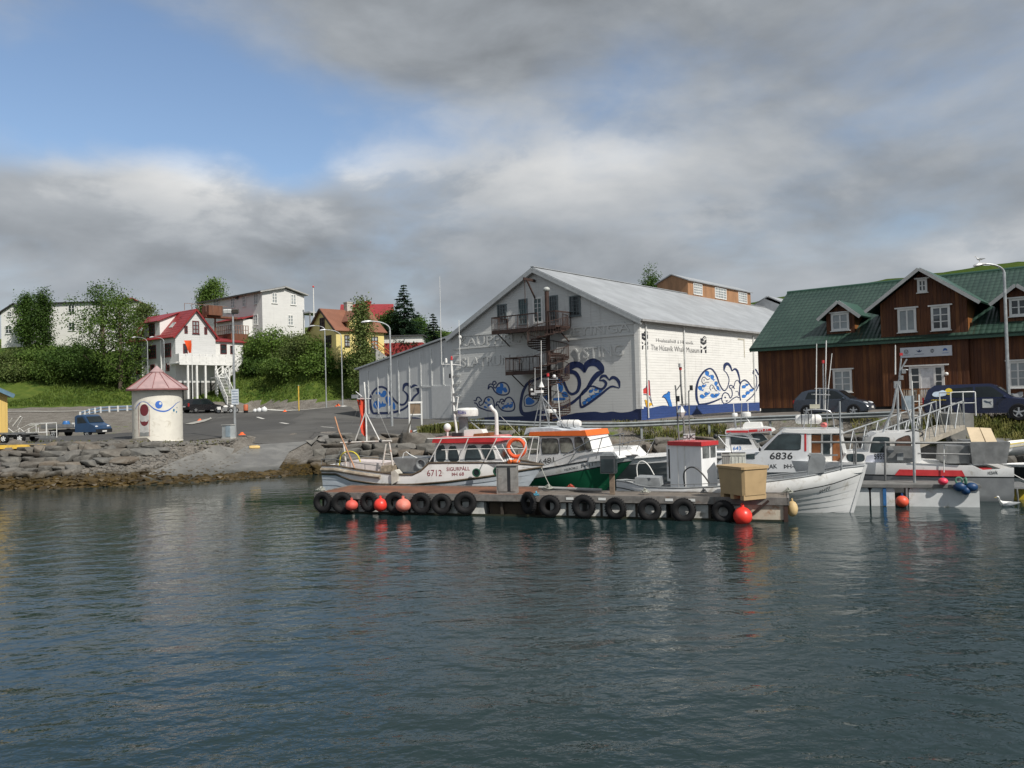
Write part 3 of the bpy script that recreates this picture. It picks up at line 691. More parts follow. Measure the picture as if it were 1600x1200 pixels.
def MUSEUM_MURALS(T):
 NV = siding('mural_navy', (.014, .028, .10), .205, .012, .06, dirt=(.06, .08, .14), dirtamt=.15); BL = siding('mural_blue', (.03, .18, .56), .205, .012, .06, dirtamt=.05)
 NVL = siding('mural_deep_blue', (.030, .065, .21), .205, .012, .08, dirt=(.1, .12, .16), dirtamt=.15)
 RD = siding('mural_red', (.60, .055, .05), .205, .012, .05, dirtamt=.05); YL = siding('mural_yellow', (.72, .42, .03), .205, .012, .05, dirtamt=.05); WH = siding('mural_white', (.74, .735, .70), .205, .01, .05)
 def gab(off):
  def f(p): q = MF.onx(p[0], p[1], 0); return Vector((-off, q.y, q.z))
  return f
 def sid(off):
  def f(p): q = MF.ony(p[0], p[1], 0); return Vector((q.x, -off, q.z))
  return f
 def whale(to, strokes, fills, drops=(), rfill=(), name='painted_whale', label=None):
  drops = [(x, y, s * 1.16, r) for x, y, s, r in drops]
  a = to(.004); b = to(.007); mb = MB(); mb.cm = 1
  for f in fills: blobpoly(mb, f, 5, a)
  for (x, y, s, r) in drops:   # little whale-shaped drops
   c_, s_ = math.cos(r), math.sin(r)
   sh = [(-1, .2), (-.7, -.6), (.1, -.75), (.7, -.2), (1.0, .5), (1.3, -.1), (1.7, -.5), (1.6, .1), (1.9, .6), (1.2, .75), (.6, .95), (-.2, .95)]
   blobpoly(mb, [(x + s * (u * c_ - v * s_), y + s * (u * s_ + v * c_)) for u, v in sh], 3, a)
  mb.cm = 0
  for pts, w in strokes: ribbon(mb, pts, [k * 1.25 for k in w] if isinstance(w, list) else w * 1.25, 6, False, None, b)
  for (x, y, s, r) in drops:
   c_, s_ = math.cos(r), math.sin(r)
   sh = [(-1, .2), (-.7, -.6), (.1, -.75), (.7, -.2), (1.0, .5)]
   ribbon(mb, [(x + s * (u * c_ - v * s_), y + s * (u * s_ + v * c_)) for u, v in sh], .5, 3, False, None, b)
  return mb.build(name, [NV, BL], T, recalc=False, label=label)
 whale(gab, [
  ([(883,588),(886.5,577),(894,571),(902,569.5),(909,573),(913.5,582)], [.6,8,9,7.5,7,2]),
  ([(913.5,582),(917,570),(926,566),(934,568.5),(939.5,575),(942,583)], [2,8,9.5,9,8,3]),
  ([(885,584),(892,581),(899,583),(904,590),(905.5,600),(903,610),(898,614.5),(893,615.5),(888,612),(884,604),(881,597),(876,590),(868,586)], [2.5,5,5,4.6,4.4,4,3.4,3.2,3,3,3.2,3.2,3.2]),
  ([(942,581.5),(935,584),(928,591),(922,600),(917,608),(909,617)], [3,6.5,6.2,5,4,2.2]),
  ([(911,611),(907,618),(896,628),(885,634),(870,640),(856,642),(840,644.5),(825,647),(817,646),(813.8,639),(814,628),(817,613),(823,601),(829,596),(838,593),(850,588),(862,586),(869,586.5)], [2,3,3.6,4,4,5,6,5.5,5,4,3.6,3.6,3.6,3,3,3,3,3]),
  ([(820,634.5),(819,624),(823,617.5),(830,618),(836,623),(838.5,618.5),(843,620),(840,628),(833,634),(824,635),(820,634.5)], 1.1),
  ([(833,596),(827,604),(826.5,613),(832,614.5)], 1)],
  [[(822,631),(821.5,624),(826,620.5),(831,623),(835.5,627.5),(831,631.5),(826,632.5)], [(872.5,592),(877,595),(880,606),(877,613),(872.5,608),(870,600)],
         [(850,620),(857,616),(860,622),(853,624)], [(878,613.5),(884,612),(888,619.5),(880,620)], [(866,622),(882,621.5),(882,625),(866,625.5)]], label='large blue and white painted whale behind the stairs')
 whale(gab, [
  ([(920.5,604),(914,608),(908.5,615),(906.5,624),(907,631),(908.8,636),(918,631.5),(930,623),(941,614.5),(950,607),(957,603.8),(968,606.5)], [1.6,1.8,1.8,2,2.4,3,3,3,3,2.6,2.4,1]),
  ([(920.5,604),(927,603.5),(933,606),(939.5,608),(944.5,605),(947,599),(943,594.5),(936.5,595)], [1.5,2,2.4,3,3.2,3.5,3.2,.6]),
  ([(936.5,595),(940,588.5),(946,587.5),(952,594)], [.6,3.4,3.4,1]), ([(952,594.5),(956.5,590),(962,591),(967,597),(968.3,606)], [1.4,4,4,4,1])],
  [], [(913,629,2.9,-1.25),(920,624,3.6,-1.15),(927,619.5,3.4,-1.1),(934,616,2.8,-1.0),(923,611,2.6,-.9),(931,608.5,2.2,-.6),(938,611,2,-.6)])
 whale(gab, [([(774.5,606.5),(779,599.5),(786,597.6),(792,600.5),(795.5,607),(795.2,613.5),(790,617),(780,616.5),(773,611.5),(770,606),(766,604),(762.6,608)], 1.7), ([(762.6,608),(764,601.5),(767.5,600),(770,601.8)], 1.5), ([(770,601.8),(770.5,597),(773.5,595.8),(775.8,599)], 1.5), ([(775.8,599),(771.5,601.8),(771.6,604.6),(774.6,607)], 1.4)],
  [[(775,610),(777,605),(781,604),(781.5,599.5),(786,599.6),(787,606),(789.5,604.8),(793,611),(789,613.4),(785.5,610),(784,615.5),(777,613.6)]])
 whale(gab, [([(756,628.5),(759,622),(765,620),(770,623.5),(772.3,632),(772,641),(764,642),(756,639.5),(748,636),(745,631),(741,629.3)], 1.6), ([(740,626),(744,626.2)], 1.4), ([(744,626.2),(745.5,621.3),(749,621),(753,626)], 1.5), ([(753,626),(748.5,628.5),(750,633.5),(754,631.5),(757,627)], 1.4)],
  [[(761,624),(763.5,622),(766,624.5),(763.5,627.5)]], [(759,629,1.6,.3),(764,633,2,-.5),(758,636,1.7,.1)])
 whale(gab, [([(787.5,628.5),(791,622.5),(797,621),(802,626.5),(804.3,635),(802,641),(795,642.6),(786,641.5),(780.5,637),(778,632.3),(774.8,634)], 1.7), ([(774.8,634),(776.5,628.5),(779.5,628),(781,629.2)], 1.5), ([(781,629.2),(782,624.5),(785.5,623.8),(787.5,626.2)], 1.5), ([(787.5,626.2),(783.8,628.5),(784.5,631),(788,631)], 1.4)],
  [], [(786,637,2.2,-1.3),(791.5,634.5,2.8,-1.3),(797.8,634,3.1,-1.3)])
 whale(gab, [([(583,646),(579.5,637),(578.8,622),(585,610),(594,604.5),(603,607),(610,616),(616,625),(624,631.5),(631,631.8),(636,626),(636.5,617),(630,610)], [2.4,3.4,3,2.4,2.4,2.4,2.4,2.4,2.4,2.4,2.4,2.6,1]),
  ([(629.5,611),(632,602),(637,600.5),(642,606)], [.8,4,4,1.5]), ([(642,606),(647,602.5),(652,606),(654,614.5)], [1.5,3.6,4,2]), ([(654,614),(647,620),(642,628),(635,636),(625,641.5),(610,645),(595,645.6),(583,646)], [2,2.6,2.4,2.4,2.6,3,3,2.4])],
  [[(583,633),(586,627),(592,626.5),(595.5,631),(598,626.5),(599,630),(603,631),(602,635),(596,636),(592,638.8),(586,638)], [(602,622),(605,619),(609.5,621),(612,628),(609,634),(604,629)], [(613,634),(615,628),(618,634),(617,640),(613.5,638)], [(587,614.5),(592,611.5),(596,615),(599,610.5),(603,611),(604,615),(600,620.5),(594,619)]])
 mb = MB(); t = gab(.008)
 def band(top, zb, to, axis):
  P = cr(top, False, 4); up = [to(p) for p in P]; n = len(up)
  lo = [Vector((u.x, u.y, zb)) for u in up]; mb.add(up + lo, [(i, i + 1, n + i + 1, n + i) for i in range(n - 1)], False)
 band([(744,655.5),(757,652.3),(775,651),(790,650.8),(812,650.4),(835,649),(860,649.5),(886,648),(900,645.3),(912,644.2),(930,643.2),(942,644.8),(956,643),(970,644.7),(985,643),(994,639.3),(1001.5,635.8)], 1.6, t, 0)
 band([(566,656),(571,653.5),(578,652.5),(593,653.6),(610,652),(630,652.9),(645,651.8),(655,653),(661,656)], 1.6, t, 0)
 mb.build('painted_wave', NV, T, recalc=False)
 mb = MB(); band([(1001.8,635.8),(1008,635.6),(1015,637.6),(1027.5,635),(1037.5,633.6),(1050,635),(1065,633.2),(1087,633),(1115,632),(1152,630),(1187,628.6)], 1.6, sid(.008), 1)
 mb.build('painted_wave', NVL, T, recalc=False)
 whale(sid, [
  ([(1092,633),(1088.4,622),(1088.2,606),(1092,592),(1100,580.5),(1108,576),(1114,578.5),(1120,588.5),(1124,600),(1129,608.5),(1132.8,610),(1137,604),(1139,593),(1135.5,583.5),(1131,579)], [2,3.2,3,2.4,2.2,2,2,2,1.6,1.6,1.5,1.3,1.2,1.2,1]),
  ([(1091,632),(1103,631),(1115,627.5),(1127.5,622)], [2,2.6,2.2,1.4]), ([(1131,579.5),(1132.5,571),(1136.5,568.5),(1141,572.5),(1143.5,580)], [1,4,4,2.6,1.2]), ([(1143.5,580),(1148,576.5),(1152,580),(1155,590),(1156,600)], [1,2.4,2.8,2,1.2]),
  ([(1156,600),(1153,594.5),(1149,596),(1146.5,604),(1143,606)], 1)],
  [], [(1105,583,3.4,.7),(1113,589,3,.9),(1094,606,3.2,.5),(1099,603,2.4,-.6),(1097,619,3.3,-.3),(1103.5,615,2.8,-.5),(1113.5,618,3.2,.1),(1119.5,617,2.6,-.7),(1119,599,2.8,1.1),(1122,606.5,2.4,.6)], label='large painted whale filled with little blue whales')
 whale(sid, [([(1099,600),(1096.5,596),(1097.5,590.5),(1101,589.5),(1105,593),(1109,591.5)], .9), ([(1099,600),(1103,597.5),(1108,597.5)], .7), ([(1111,610),(1109,606),(1111,601.5),(1114.5,603),(1117,608.5),(1120.5,611)], .9), ([(1099.5,593),(1100.5,594.5)], 1.2), ([(1113,605.5),(1114,607)], 1.2)], [])
 whale(sid, [([(1131,631),(1127.8,625),(1129,617),(1133,613.5),(1138,616),(1141,622),(1144,617),(1143,609),(1139.5,605),(1141,602),(1145,603.5),(1147.5,608)], 1.3), ([(1131,631),(1138,629),(1145,623),(1151,620),(1155,622)], 1.2), ([(1132,620),(1134,622)], 1.8), ([(1134,627),(1137,626)], 1.6), ([(1149,612),(1153,612),(1154,618)], .8)], [])
 whale(sid, [([(1157,626),(1155.3,612),(1157,599),(1163,594),(1169,597.5),(1175,605.5),(1179.5,607.5),(1182.3,600),(1181.5,588),(1176.5,583.5)], [1.5,1.5,1.6,1.8,1.6,1.5,1.4,1.2,1.2,.8]), ([(1176,584),(1178,578.5),(1181,578),(1185,586)], [1,2,2,1.4]), ([(1166,627),(1175,619.5),(1181,611),(1186,600)], 1.3)],
  [], [(1162,604,2.8,-.9),(1167,601,1.8,-.6),(1162,619,2.8,-.8),(1168,613.5,2.8,-.9),(1174,609.5,2.3,-.8)])
 mb = MB(); a, b = sid(.004), sid(.007); mb.cm = 1
 blobpoly(mb, [(1004,614.5),(1005.5,608),(1009.5,605.5),(1011,597),(1014.2,594.5),(1015.5,606),(1016,618.5),(1009.5,615)], 2, a); mb.cm = 2
 blobpoly(mb, [(1007,625),(1010.5,625.5),(1013,629.5),(1016.5,629),(1020,632.5),(1016,634),(1014,637.5),(1010,637.8)], 2, a); mb.cm = 3
 blobpoly(mb, [(1034.5,620),(1038,616.5),(1042,615),(1044.5,611.8),(1047,613.5),(1047.2,622),(1050.5,634.8),(1045.5,635.2),(1043,627),(1039,621)], 2, a); mb.cm = 0
 ribbon(mb, [(1003.6,616),(1009,616.5),(1014,620),(1017,627),(1020.5,635)], 1.1, 5, False, None, b); ribbon(mb, [(1003.6,615),(1005.2,608),(1009.3,605.3),(1010.8,597),(1014.3,594.4),(1015.3,604),(1016.3,618),(1018,628)], .8, 3, False, None, b)
 ribbon(mb, [(1007,625),(1008.5,631),(1010.3,637.6)], .8, 3, False, None, b); ribbon(mb, [(1034.3,620.5),(1039,622),(1043,629),(1045.2,635)], 1.3, 4, False, None, b); ribbon(mb, [(1034.3,620.5),(1038,616.4),(1042,614.8),(1044.5,611.5),(1047.3,613.5)], .9, 3, False, None, b)
 mb.build('painted_tails', [NV, RD, YL, BL], T, recalc=False)
 BK = pm('sign_black', (.022, .024, .032), .6)
 def line(s, p, q, hp, **k):
  P, Q, U = sid(.0)(p), sid(0)(q), sid(0)((p[0], p[1] - hp)); text(0, 'wall_lettering', s, BK, T, P, Q, (0, 0, 1), (U - P).z, .006, **k)
 line('Hvalasafnið á Húsavík', (1025, 534), (1083.5, 538.6), 5.6); line('The Húsavík Whale Museum', (1017, 547), (1092.8, 551.8), 9.0)
 for dx, dy, k in ((0, 0, 1), (92.3, 8.5, .9)):
  def q(pts): return [(1002 + (x - 1002) * k + dx, 517 + (y - 517) * k + dy) for x, y in pts]
  m = MB()
  blobpoly(m, q([(1002,520.5),(1005.5,520.5),(1007,517.5),(1009.5,516.6),(1012.3,518.5),(1012.6,529),(1007.5,532.3),(1002,529)]), 1, a, False)
  blobpoly(m, q([(1002.2,532.5),(1005.5,536.5),(1002.2,538)]), 1, a, False); blobpoly(m, q([(1006,538),(1012.6,533),(1012.6,538.5),(1009,539.5)]), 1, a, False)
  blobpoly(m, q([(1002.3,540.5),(1005.5,539.5),(1004.8,546.2),(1002.3,546.2)]), 1, a, False); blobpoly(m, q([(1009.5,541),(1012.7,539.8),(1012.7,546.2),(1010.2,546.2)]), 1, a, False)
  m.cm = 1; ribbon(m, q([(1006,528),(1008.5,524.5),(1007.5,521),(1010,519),(1011.5,522),(1009,524)]), .9, 4, False, None, b); blobpoly(m, q([(1008.8,521),(1010.5,521),(1010.5,523),(1008.8,523)]), 2, b)
  ribbon(m, q([(1004,525.5),(1007.5,526),(1010.5,527.5)]), .6, 3, False, None, b)
  m.build('emblem', [BK, WH], T, recalc=False)
# ================================================================== SPIRAL STAIR on the gable (rusty steel)
def spiral_stair():
 c = MF.onx(858, 600, -1.9); cx, cy = -1.9, c.y; zb = 2.3
 T = thing('spiral_staircase', 'rusty brown steel spiral staircase with two balconies on the white gable', 'staircase', MF.w(cx, cy, zb), A50)
 def z_at(px, py): return MF.onx(px, py, -1.9).z - zb
 ztop = z_at(856, 453); zp1 = z_at(852, 509.5); zp2 = z_at(855, 577.5)
 p = MB(); p.cyl((0, 0, 0), (0, 0, ztop), .17, n=12); pl = p.build('centre_pole', RUST, T); p = MB(); p.sph((0, 0, ztop + .05), .27, sz=.75); p.build('cowl', pm('cowl_pale', (.45, .47, .45), .5), pl)
 def flight(z0, z1, a0, turns, r=1.6, n=15, rail=True, name='stair_flight'):
  m = MB(); rr = MB(); pts = []
  for i in range(n):
   t0 = a0 + turns * 2 * math.pi * i / n; t1 = t0 + turns * 2 * math.pi / n * 1.05; z = z0 + (z1 - z0) * (i + .5) / n
   P = [(.12 * math.cos(t0), .12 * math.sin(t0), z), (r * math.cos(t0), r * math.sin(t0), z), (r * math.cos(t1), r * math.sin(t1), z), (.12 * math.cos(t1), .12 * math.sin(t1), z)]
   m.slab(P, .085)
  m.build(name, RUST, T)
  N = n * 3
  for i in range(N + 1):
   t = a0 + turns * 2 * math.pi * i / N; z = z0 + (z1 - z0) * i / N; a = Vector((r * math.cos(t), r * math.sin(t), z)); pts.append(a + Vector((0, 0, 1.0)))
   rr.cyl(a, a + Vector((0, 0, 1.0)), .014, n=4, caps=False)
  rr.tube(pts, .028, 6); rr.tube([q - Vector((0, 0, 1.0)) for q in pts], .022, 5); rr.build('stair_railing', RUST, T)
 flight(0, zp2, R(200), 1.55, n=24); flight(zp2, zp1, R(170), 1.5, n=23)
 def deck(px0, px1, zp, name, gapx):
  y0, y1 = MF.onx(px0, 560, -1.2).y - cy, MF.onx(px1, 560, -1.2).y - cy; lo, hi = min(y0, y1), max(y0, y1)
  m = MB(); m.bb(-.15, 1.88, lo, hi, zp - .14, zp); m.bb(-.18, -.14, lo, hi, zp - .3, zp + .02); m.build('balcony_deck', RUST, T)
  r = MB(); H = 1.08
  for (a, b) in (((-.12, lo), (-.12, gapx[0])), ((-.12, gapx[1]), (-.12, hi)), ((-.12, lo), (1.85, lo)), ((-.12, hi), (1.85, hi))):
   A, B = Vector((a[0], a[1], zp)), Vector((b[0], b[1], zp)); L = (B - A).length
   if L < .1: continue
   r.beam(A + Vector((0, 0, H)), B + Vector((0, 0, H)), .06, .09); r.beam(A + Vector((0, 0, .1)), B + Vector((0, 0, .1)), .03)
   n = max(2, int(L / .14))
   for i in range(n + 1): q = A + (B - A) * i / n; r.cyl(q, q + Vector((0, 0, H)), .04 if i % 7 == 0 or i == n else .014, n=4, caps=False)
  for k in (lo + .2, hi - .2): r.beam((1.85, k, zp - 1.2), (.2, k, zp - .12), .07)
  r.build('balcony_railing', RUST, T)
 deck(780, 879.5, zp1, 'upper', (-.1, .9)); deck(800, 866, zp2, 'lower', (-.2, .8))
# ================================================================== RED-BROWN TIMBER BUILDING with green tiled roof
def red_building():
 T = thing('timber_building', 'large brown timber building with green tiled roof, gabled dormers and white windows', 'building', RF.o, A50)
 def fw(t, b, o):
  P = pos(t); x, y, z = t.sep(P); s = t.math('ADD', t.math('MULTIPLY', x, -su), t.math('MULTIPLY', y, cu))
  s2 = t.math('ADD', s, t.math('ADD', t.math('MULTIPLY', x, cu * .0), 0.0))
  sx = t.math('ADD', s, t.math('ADD', t.math('MULTIPLY', x, cu), t.math('MULTIPLY', y, su)))
  v = t.math('DIVIDE', sx, .19); idx = t.math('FLOOR', v); u = t.math('FRACT', v)
  wn = t.n('ShaderNodeTexWhiteNoise', noise_dimensions='1D'); t.l(idx, wn.inputs['W'])
  n1 = t.noise(t.comb(t.math('MULTIPLY', sx, 4.0), 0.0, t.math('MULTIPLY', z, .22)), 1.6, 5, .7, .3)
  n2 = t.noise(t.comb(t.math('MULTIPLY', sx, .5), 0.0, t.math('MULTIPLY', z, .35)), 1.2, 5, .6, .3)
  c = t.mix(t.mapr(n1, .3, .72), (.060, .021, .010), (.150, .055, .020))
  c = t.mix(t.mapr(wn.outputs['Value'], .55, 1, 0, .65), c, (.21, .085, .028))
  c = t.mix(t.mapr(n2, .42, .66, .0, .55), c, (.058, .021, .011))
  t.l(c, b.inputs['Base Color']); b.inputs['Roughness'].default_value = .6; b.inputs['Specular IOR Level'].default_value = .3
  h = t.math('MINIMUM', t.mapr(u, 0, .14), t.mapr(u, .86, 1, 1, 0)); bump(t, b, h, .02, .8)
 WD = custom('stained_boards', fw)
 OR = siding('sunlit_side_boards', (.22, .085, .022), .15, .01, .25, axis='s', ang=A50, dirt=(.10, .04, .015), dirtamt=.3)  # sunlit look of the stained boards put into the colour, right-hand sides only
 def ft(t, b, o):
  P = pos(t); x, y, z = t.sep(P); s = t.math('ADD', t.math('MULTIPLY', x, -su), t.math('MULTIPLY', y, cu)); q = t.math('ADD', t.math('MULTIPLY', x, cu), t.math('MULTIPLY', y, su))
  w = t.math('ABSOLUTE', t.math('SINE', t.math('MULTIPLY', s, math.pi / .30)))
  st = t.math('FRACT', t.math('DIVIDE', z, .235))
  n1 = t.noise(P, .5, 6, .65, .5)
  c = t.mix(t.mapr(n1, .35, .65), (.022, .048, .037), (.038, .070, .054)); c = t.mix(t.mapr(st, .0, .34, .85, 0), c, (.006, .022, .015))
  c = t.mix(t.mapr(t.noise(P, 2.5, 5, .7), .6, .8, 0, .35), c, (.05, .085, .065))
  t.l(c, b.inputs['Base Color']); b.inputs['Roughness'].default_value = .42; b.inputs['Specular IOR Level'].default_value = .35
  h = t.math('ADD', t.math('MULTIPLY', w, .6), t.math('MULTIPLY', st, -.7)); bump(t, b, h, .06, .8)
 TL = custom('green_roof_tiles', ft); TP = pm('green_sheet', (.030, .080, .056), .4, var=.12, scale=1, metal=.1); TRIM = pm('grey_barge', (.40, .41, .41), .55, var=.08)
 Y0, Y1, D, zf, ze, zr = 0.0, -30.0, 13.3, 3.0, 7.2, 11.3
 w = MB(); w.prism([(0, zf), (D, zf), (D, ze), (D / 2, zr), (0, ze)], Y1, Y0, 'y'); w.build('wall', WD, T)
 f = MB(); f.bb(.06, D - .06, Y1 + .05, Y0 - .06, .8, zf + .02); f.build('foundation', pm('dark_foundation', (.045, .05, .05), .85, var=.3), T)
 r = MB(); gable_roof(r, 0, D, Y1, Y0, ze, zr, .45, .12, 'y', .35); roof = r.build('roof', TL, T)
 rc = MB(); rc.cyl((D / 2, Y0 + .4, zr + .12), (D / 2, Y1, zr + .12), .13); rc.build('ridge_cap', TP, roof)
 sl = (zr - ze) / (D / 2)
 vb = MB();
 for s_, x_ in ((1, -.45), (-1, D + .45)): vb.beam((x_, Y0 + .37, ze - .45 * sl - .02), (D / 2, Y0 + .37, zr - .0), .05, .24)
 vb.beam((-.47, Y0 + .35, ze - .45 * sl - .02), (-.47, Y1, ze - .45 * sl - .02), .05, .16)
 vb.build('barge_board', pm('dark_green_trim', (.02, .06, .04), .5), roof)
 a, b = RF.onx(1381, 560).y + .05, RF.onx(1508, 560).y; ym = (a + b) / 2
 pk = RF.onx(1438, 422, -.35); ev = RF.onx(1369, 477, -.35)
 pitch = (pk.z - ev.z) / abs(pk.y - ev.y); zp = pk.z; ym = pk.y; half = max(a - ym, ym - b)
 a, b = ym + half, ym - half; zew = zp - half * pitch - .1
 def xroof(z): return (z - ze) / sl
 g = MB(); x_in = xroof(zp) ; g.prism([(a, zf + .03), (b, zf + .03), (b, zew), (ym, zp - .1), (a, zew)], -.22, x_in, 'x'); cg = g.build('cross_gable', WD, T)
 sd_ = MB()
 for yy, s in ((b, -1),): sd_.add([(-.2, yy + s * .012, ze + .1), (xroof(zew), yy + s * .012, zew + .02), (-.2, yy + s * .012, zew + .02)], [(0, 1, 2)])
 sd_.build('sunlit_side_face', OR, cg)  # triangle laid over the right side, coloured as if in sun
 def dormer_roof(ym, half, zp, pitch, x0, parent, ov=.5, mat=TP, th=.1):
  m = MB()
  for s in (1, -1):
   e = half + ov; ze_ = zp - e * pitch
   q = [(x0, ym + s * e, ze_), (max(x0 + .4, xroof(ze_)), ym + s * e, ze_), (xroof(zp) + .05, ym, zp), (x0, ym, zp)]
   n = Vector((0, s * pitch, 1)).normalized(); m.slab([Vector(p) + n * .02 for p in q], th, n)
  ro = m.build('dormer_roof', mat, parent)
  t_ = MB()
  for s in (1, -1): t_.beam((x0 - .03, ym + s * (half + ov), zp - (half + ov) * pitch), (x0 - .03, ym + s * .02, zp + .02), .05, .2)
  t_.build('barge_board', TRIM, ro)
 dormer_roof(ym, half, zp, pitch, -.75, cg, ov=.75)
 W_ = WHITE
 def win(px0, py0, px1, py1, x, parent, nx=2, ny=3, gm=GLASS, name='window', **k):
  rcx = rect_px(RF, 0, x, px0, py0, px1, py1)
  return window(parent, 0, x, -1, rcx, W_, gm, nx, ny, .13, .05, True, .14, name)
 win(1403, 482, 1432, 519, -.22, cg, 2, 1, GLASS_L); win(1455, 478, 1485, 516, -.22, cg, 2, 3, pm('mixed_glass', (.09,.10,.11), .2, var=.9, scale=.9, coords='world'))
 win(1433.5, 436, 1449, 457, -.22, cg, 2, 2); win(1302, 577.5, 1331.5, 613, 0, T, 2, 3, GLASS_L); win(1576, 564, 1606, 606, 0, T, 2, 3, GLASS_L)
 rcx = rect_px(RF, 0, -.22, 1421, 575, 1476, 607); zt = rcx[3]; y0, y1 = rcx[0], rcx[1]; zb = zf + .05
 e = MB(); e.bb(-.30, -.22, y0, y0 + .14, zb, zt); e.bb(-.30, -.22, y1 - .14, y1, zb, zt); e.bb(-.30, -.22, y0, y1, zt, zt + .12); e.bb(-.36, -.22, y0 - .25, y1 + .25, zt + .12, zt + .2)
 dy = (y1 - y0); e.bb(-.29, -.22, y0 + .24 * dy, y0 + .3 * dy, zb, zt); e.bb(-.29, -.22, y1 - .34 * dy, y1 - .28 * dy, zb, zt)
 for k in (.38, .62, .8): e.bb(-.28, -.22, y0, y0 + .3 * dy, zb + (zt - zb) * k, zb + (zt - zb) * k + .06); e.bb(-.28, -.22, y1 - .3 * dy, y1, zb + (zt - zb) * k, zb + (zt - zb) * k + .06)
 en = e.build('entrance', W_, T); dd = MB(); dd.bb(-.26, -.22, y0 + .3 * dy, y1 - .34 * dy, zb, zt); dd.build('door', pm('door_white', (.62,.64,.66), .5), en)
 gg = MB(); gg.bb(-.245, -.221, y0 + .1, y0 + .24 * dy, zb, zt); gg.bb(-.245, -.221, y1 - .28 * dy, y1 - .1, zb, zt); gg.build('side_light', GLASS, en)
 s0 = rect_px(RF, 0, -.3, 1406.5, 541, 1487, 557.5); sg = MB(); P = [RF.onx(*p, -.32) for p in ((1406.5,543.5),(1487,539.5),(1487,555),(1406.5,559.5))]
 yy0, yy1 = P[0].y, P[1].y; zt_, zb_ = (P[0].z + P[1].z) / 2, (P[2].z + P[3].z) / 2
 sg.bb(-.34, -.22, yy1, yy0, zb_, zt_); sign = sg.build('sign_board', pm('sign_white', (.62, .65, .70), .4, var=.04), T)
 EC = [pm('emblem_grey', (.16, .17, .18), .5), pm('emblem_navy', (.03, .06, .16), .5), pm('emblem_black', (.03, .03, .035), .5), pm('emblem_blue', (.03, .12, .42), .5)]
 def S(p): q = RF.onx(p[0], p[1], -.34); return Vector((-.352, q.y, q.z))
 m = MB(); ribbon(m, [(1416 + 3 * math.cos(i * .785), 549.8 + 3 * math.sin(i * .785)) for i in range(8)], .9, 3, True, None, S); ribbon(m, [(1414.3,549),(1416,551),(1417.8,548.5)], .9, 3, False, None, S); ribbon(m, [(1410,555.2),(1422.5,554.6)], .5, 2, False, None, S); m.build('emblem', EC[0], sign, recalc=False)
 m = MB(); blobpoly(m, [(1431.5,547.5),(1435,548.5),(1436.5,545.8),(1437.8,548.3),(1441,547.2),(1438,550),(1434.5,550.3)], 2, S); ribbon(m, [(1429,553.8),(1444,553)], .5, 2, False, None, S); m.build('emblem', EC[1], sign, recalc=False)
 m = MB(); ribbon(m, [(1456.5 + 2.6 * math.cos(i * .785), 548 + 2.6 * math.sin(i * .785)) for i in range(8)], .6, 3, True, None, S); ribbon(m, [(1457,545.8),(1456,548),(1456.8,550.5)], 1.2, 3, False, None, S); m.build('emblem', EC[2], sign, recalc=False)
 m = MB(); blobpoly(m, [(1473.3,548.3),(1474.3,544.8),(1477,543.8),(1479.5,545),(1480.3,548),(1477,547.2)], 2, S); ribbon(m, [(1472,551.6),(1482,551.1)], .6, 2, False, None, S); m.build('emblem', EC[3], sign, recalc=False)
 lm = MB(); q = RF.onx(1480, 583, -.25); lm.cyl((-.22, q.y, q.z), (-.42, q.y, q.z), .05); lm.sph((-.45, q.y, q.z - .05), .11); lm.build('wall_lamp', WHITE, T)
 for (pxp, pyp, pxe, pye, wx0, wx1, win_) in ((1309, 472, 1281, 497, 1291, 1336, (1299, 489, 1327, 516.5)), (1587, 446, 1551, 473, 1563, 1622, (1577, 466, 1607, 494))):
  xf = .55
  pk = RF.onx(pxp, pyp, xf - .35); ev = RF.onx(pxe, pye, xf - .35); pt = (pk.z - ev.z) / abs(pk.y - ev.y)
  yl = RF.onx(wx0, 500, xf).y; h = abs(yl - pk.y); ymd = pk.y; zbt = ze + sl * xf - .05
  m = MB(); m.prism([(ymd + h, zbt), (ymd - h, zbt), (ymd - h, pk.z - h * pt - .08), (ymd, pk.z - .08), (ymd + h, pk.z - h * pt - .08)], xf, xroof(pk.z) - .2, 'x'); dm = m.build('dormer', WD, T)
  m = MB(); zz = pk.z - h * pt; m.add([(xf + .03, ymd - h - .012, ze + sl * xf + .25), (xroof(zz), ymd - h - .012, zz), (xf + .03, ymd - h - .012, zz)], [(0, 1, 2)]); m.build('sunlit_side_face', OR, dm)
  dormer_roof(ymd, h, pk.z, pt, xf - .35, dm, ov=.45)
  rcx = rect_px(RF, 0, xf, *win_); window(dm, 0, xf, -1, rcx, W_, GLASS_L if pxp < 1400 else GLASS, 2, 2, .13, .05, True, .1)
 pl, pr_ = RF.onx(1410, 620, -2.2).y, RF.onx(1462, 620, -2.2).y; zt = RF.onx(1430, 608, -2.2).z; zd = RF.onx(1430, 632, -2.2).z
 m = MB(); m.bb(-2.3, -.23, pr_, pl, zd - .12, zd); m.bb(-2.25, -2.2, pr_, pl, 1.9, zd - .12); m.beam((-2.25, pl, zt), (-2.25, pr_, zt), .08, .06); m.beam((-2.25, pl, zd + .1), (-2.25, pr_, zd + .1), .06, .05)
 for k in (pl, (pl + pr_) / 2, pr_): m.bb(-2.31, -2.19, k - .06, k + .06, 2, zt + .03)
 po = m.build('porch', pm('porch_timber', (.25, .105, .035), .7, var=.3, scale=3), T)
 m = MB(); n = 14
 for i in range(1, n): k = pl + (pr_ - pl) * i / n; m.bb(-2.28, -2.24, k - .035, k + .035, zd + .1, zt)
 m.build('baluster', pm('baluster_cream', (.52, .43, .33), .6), po)
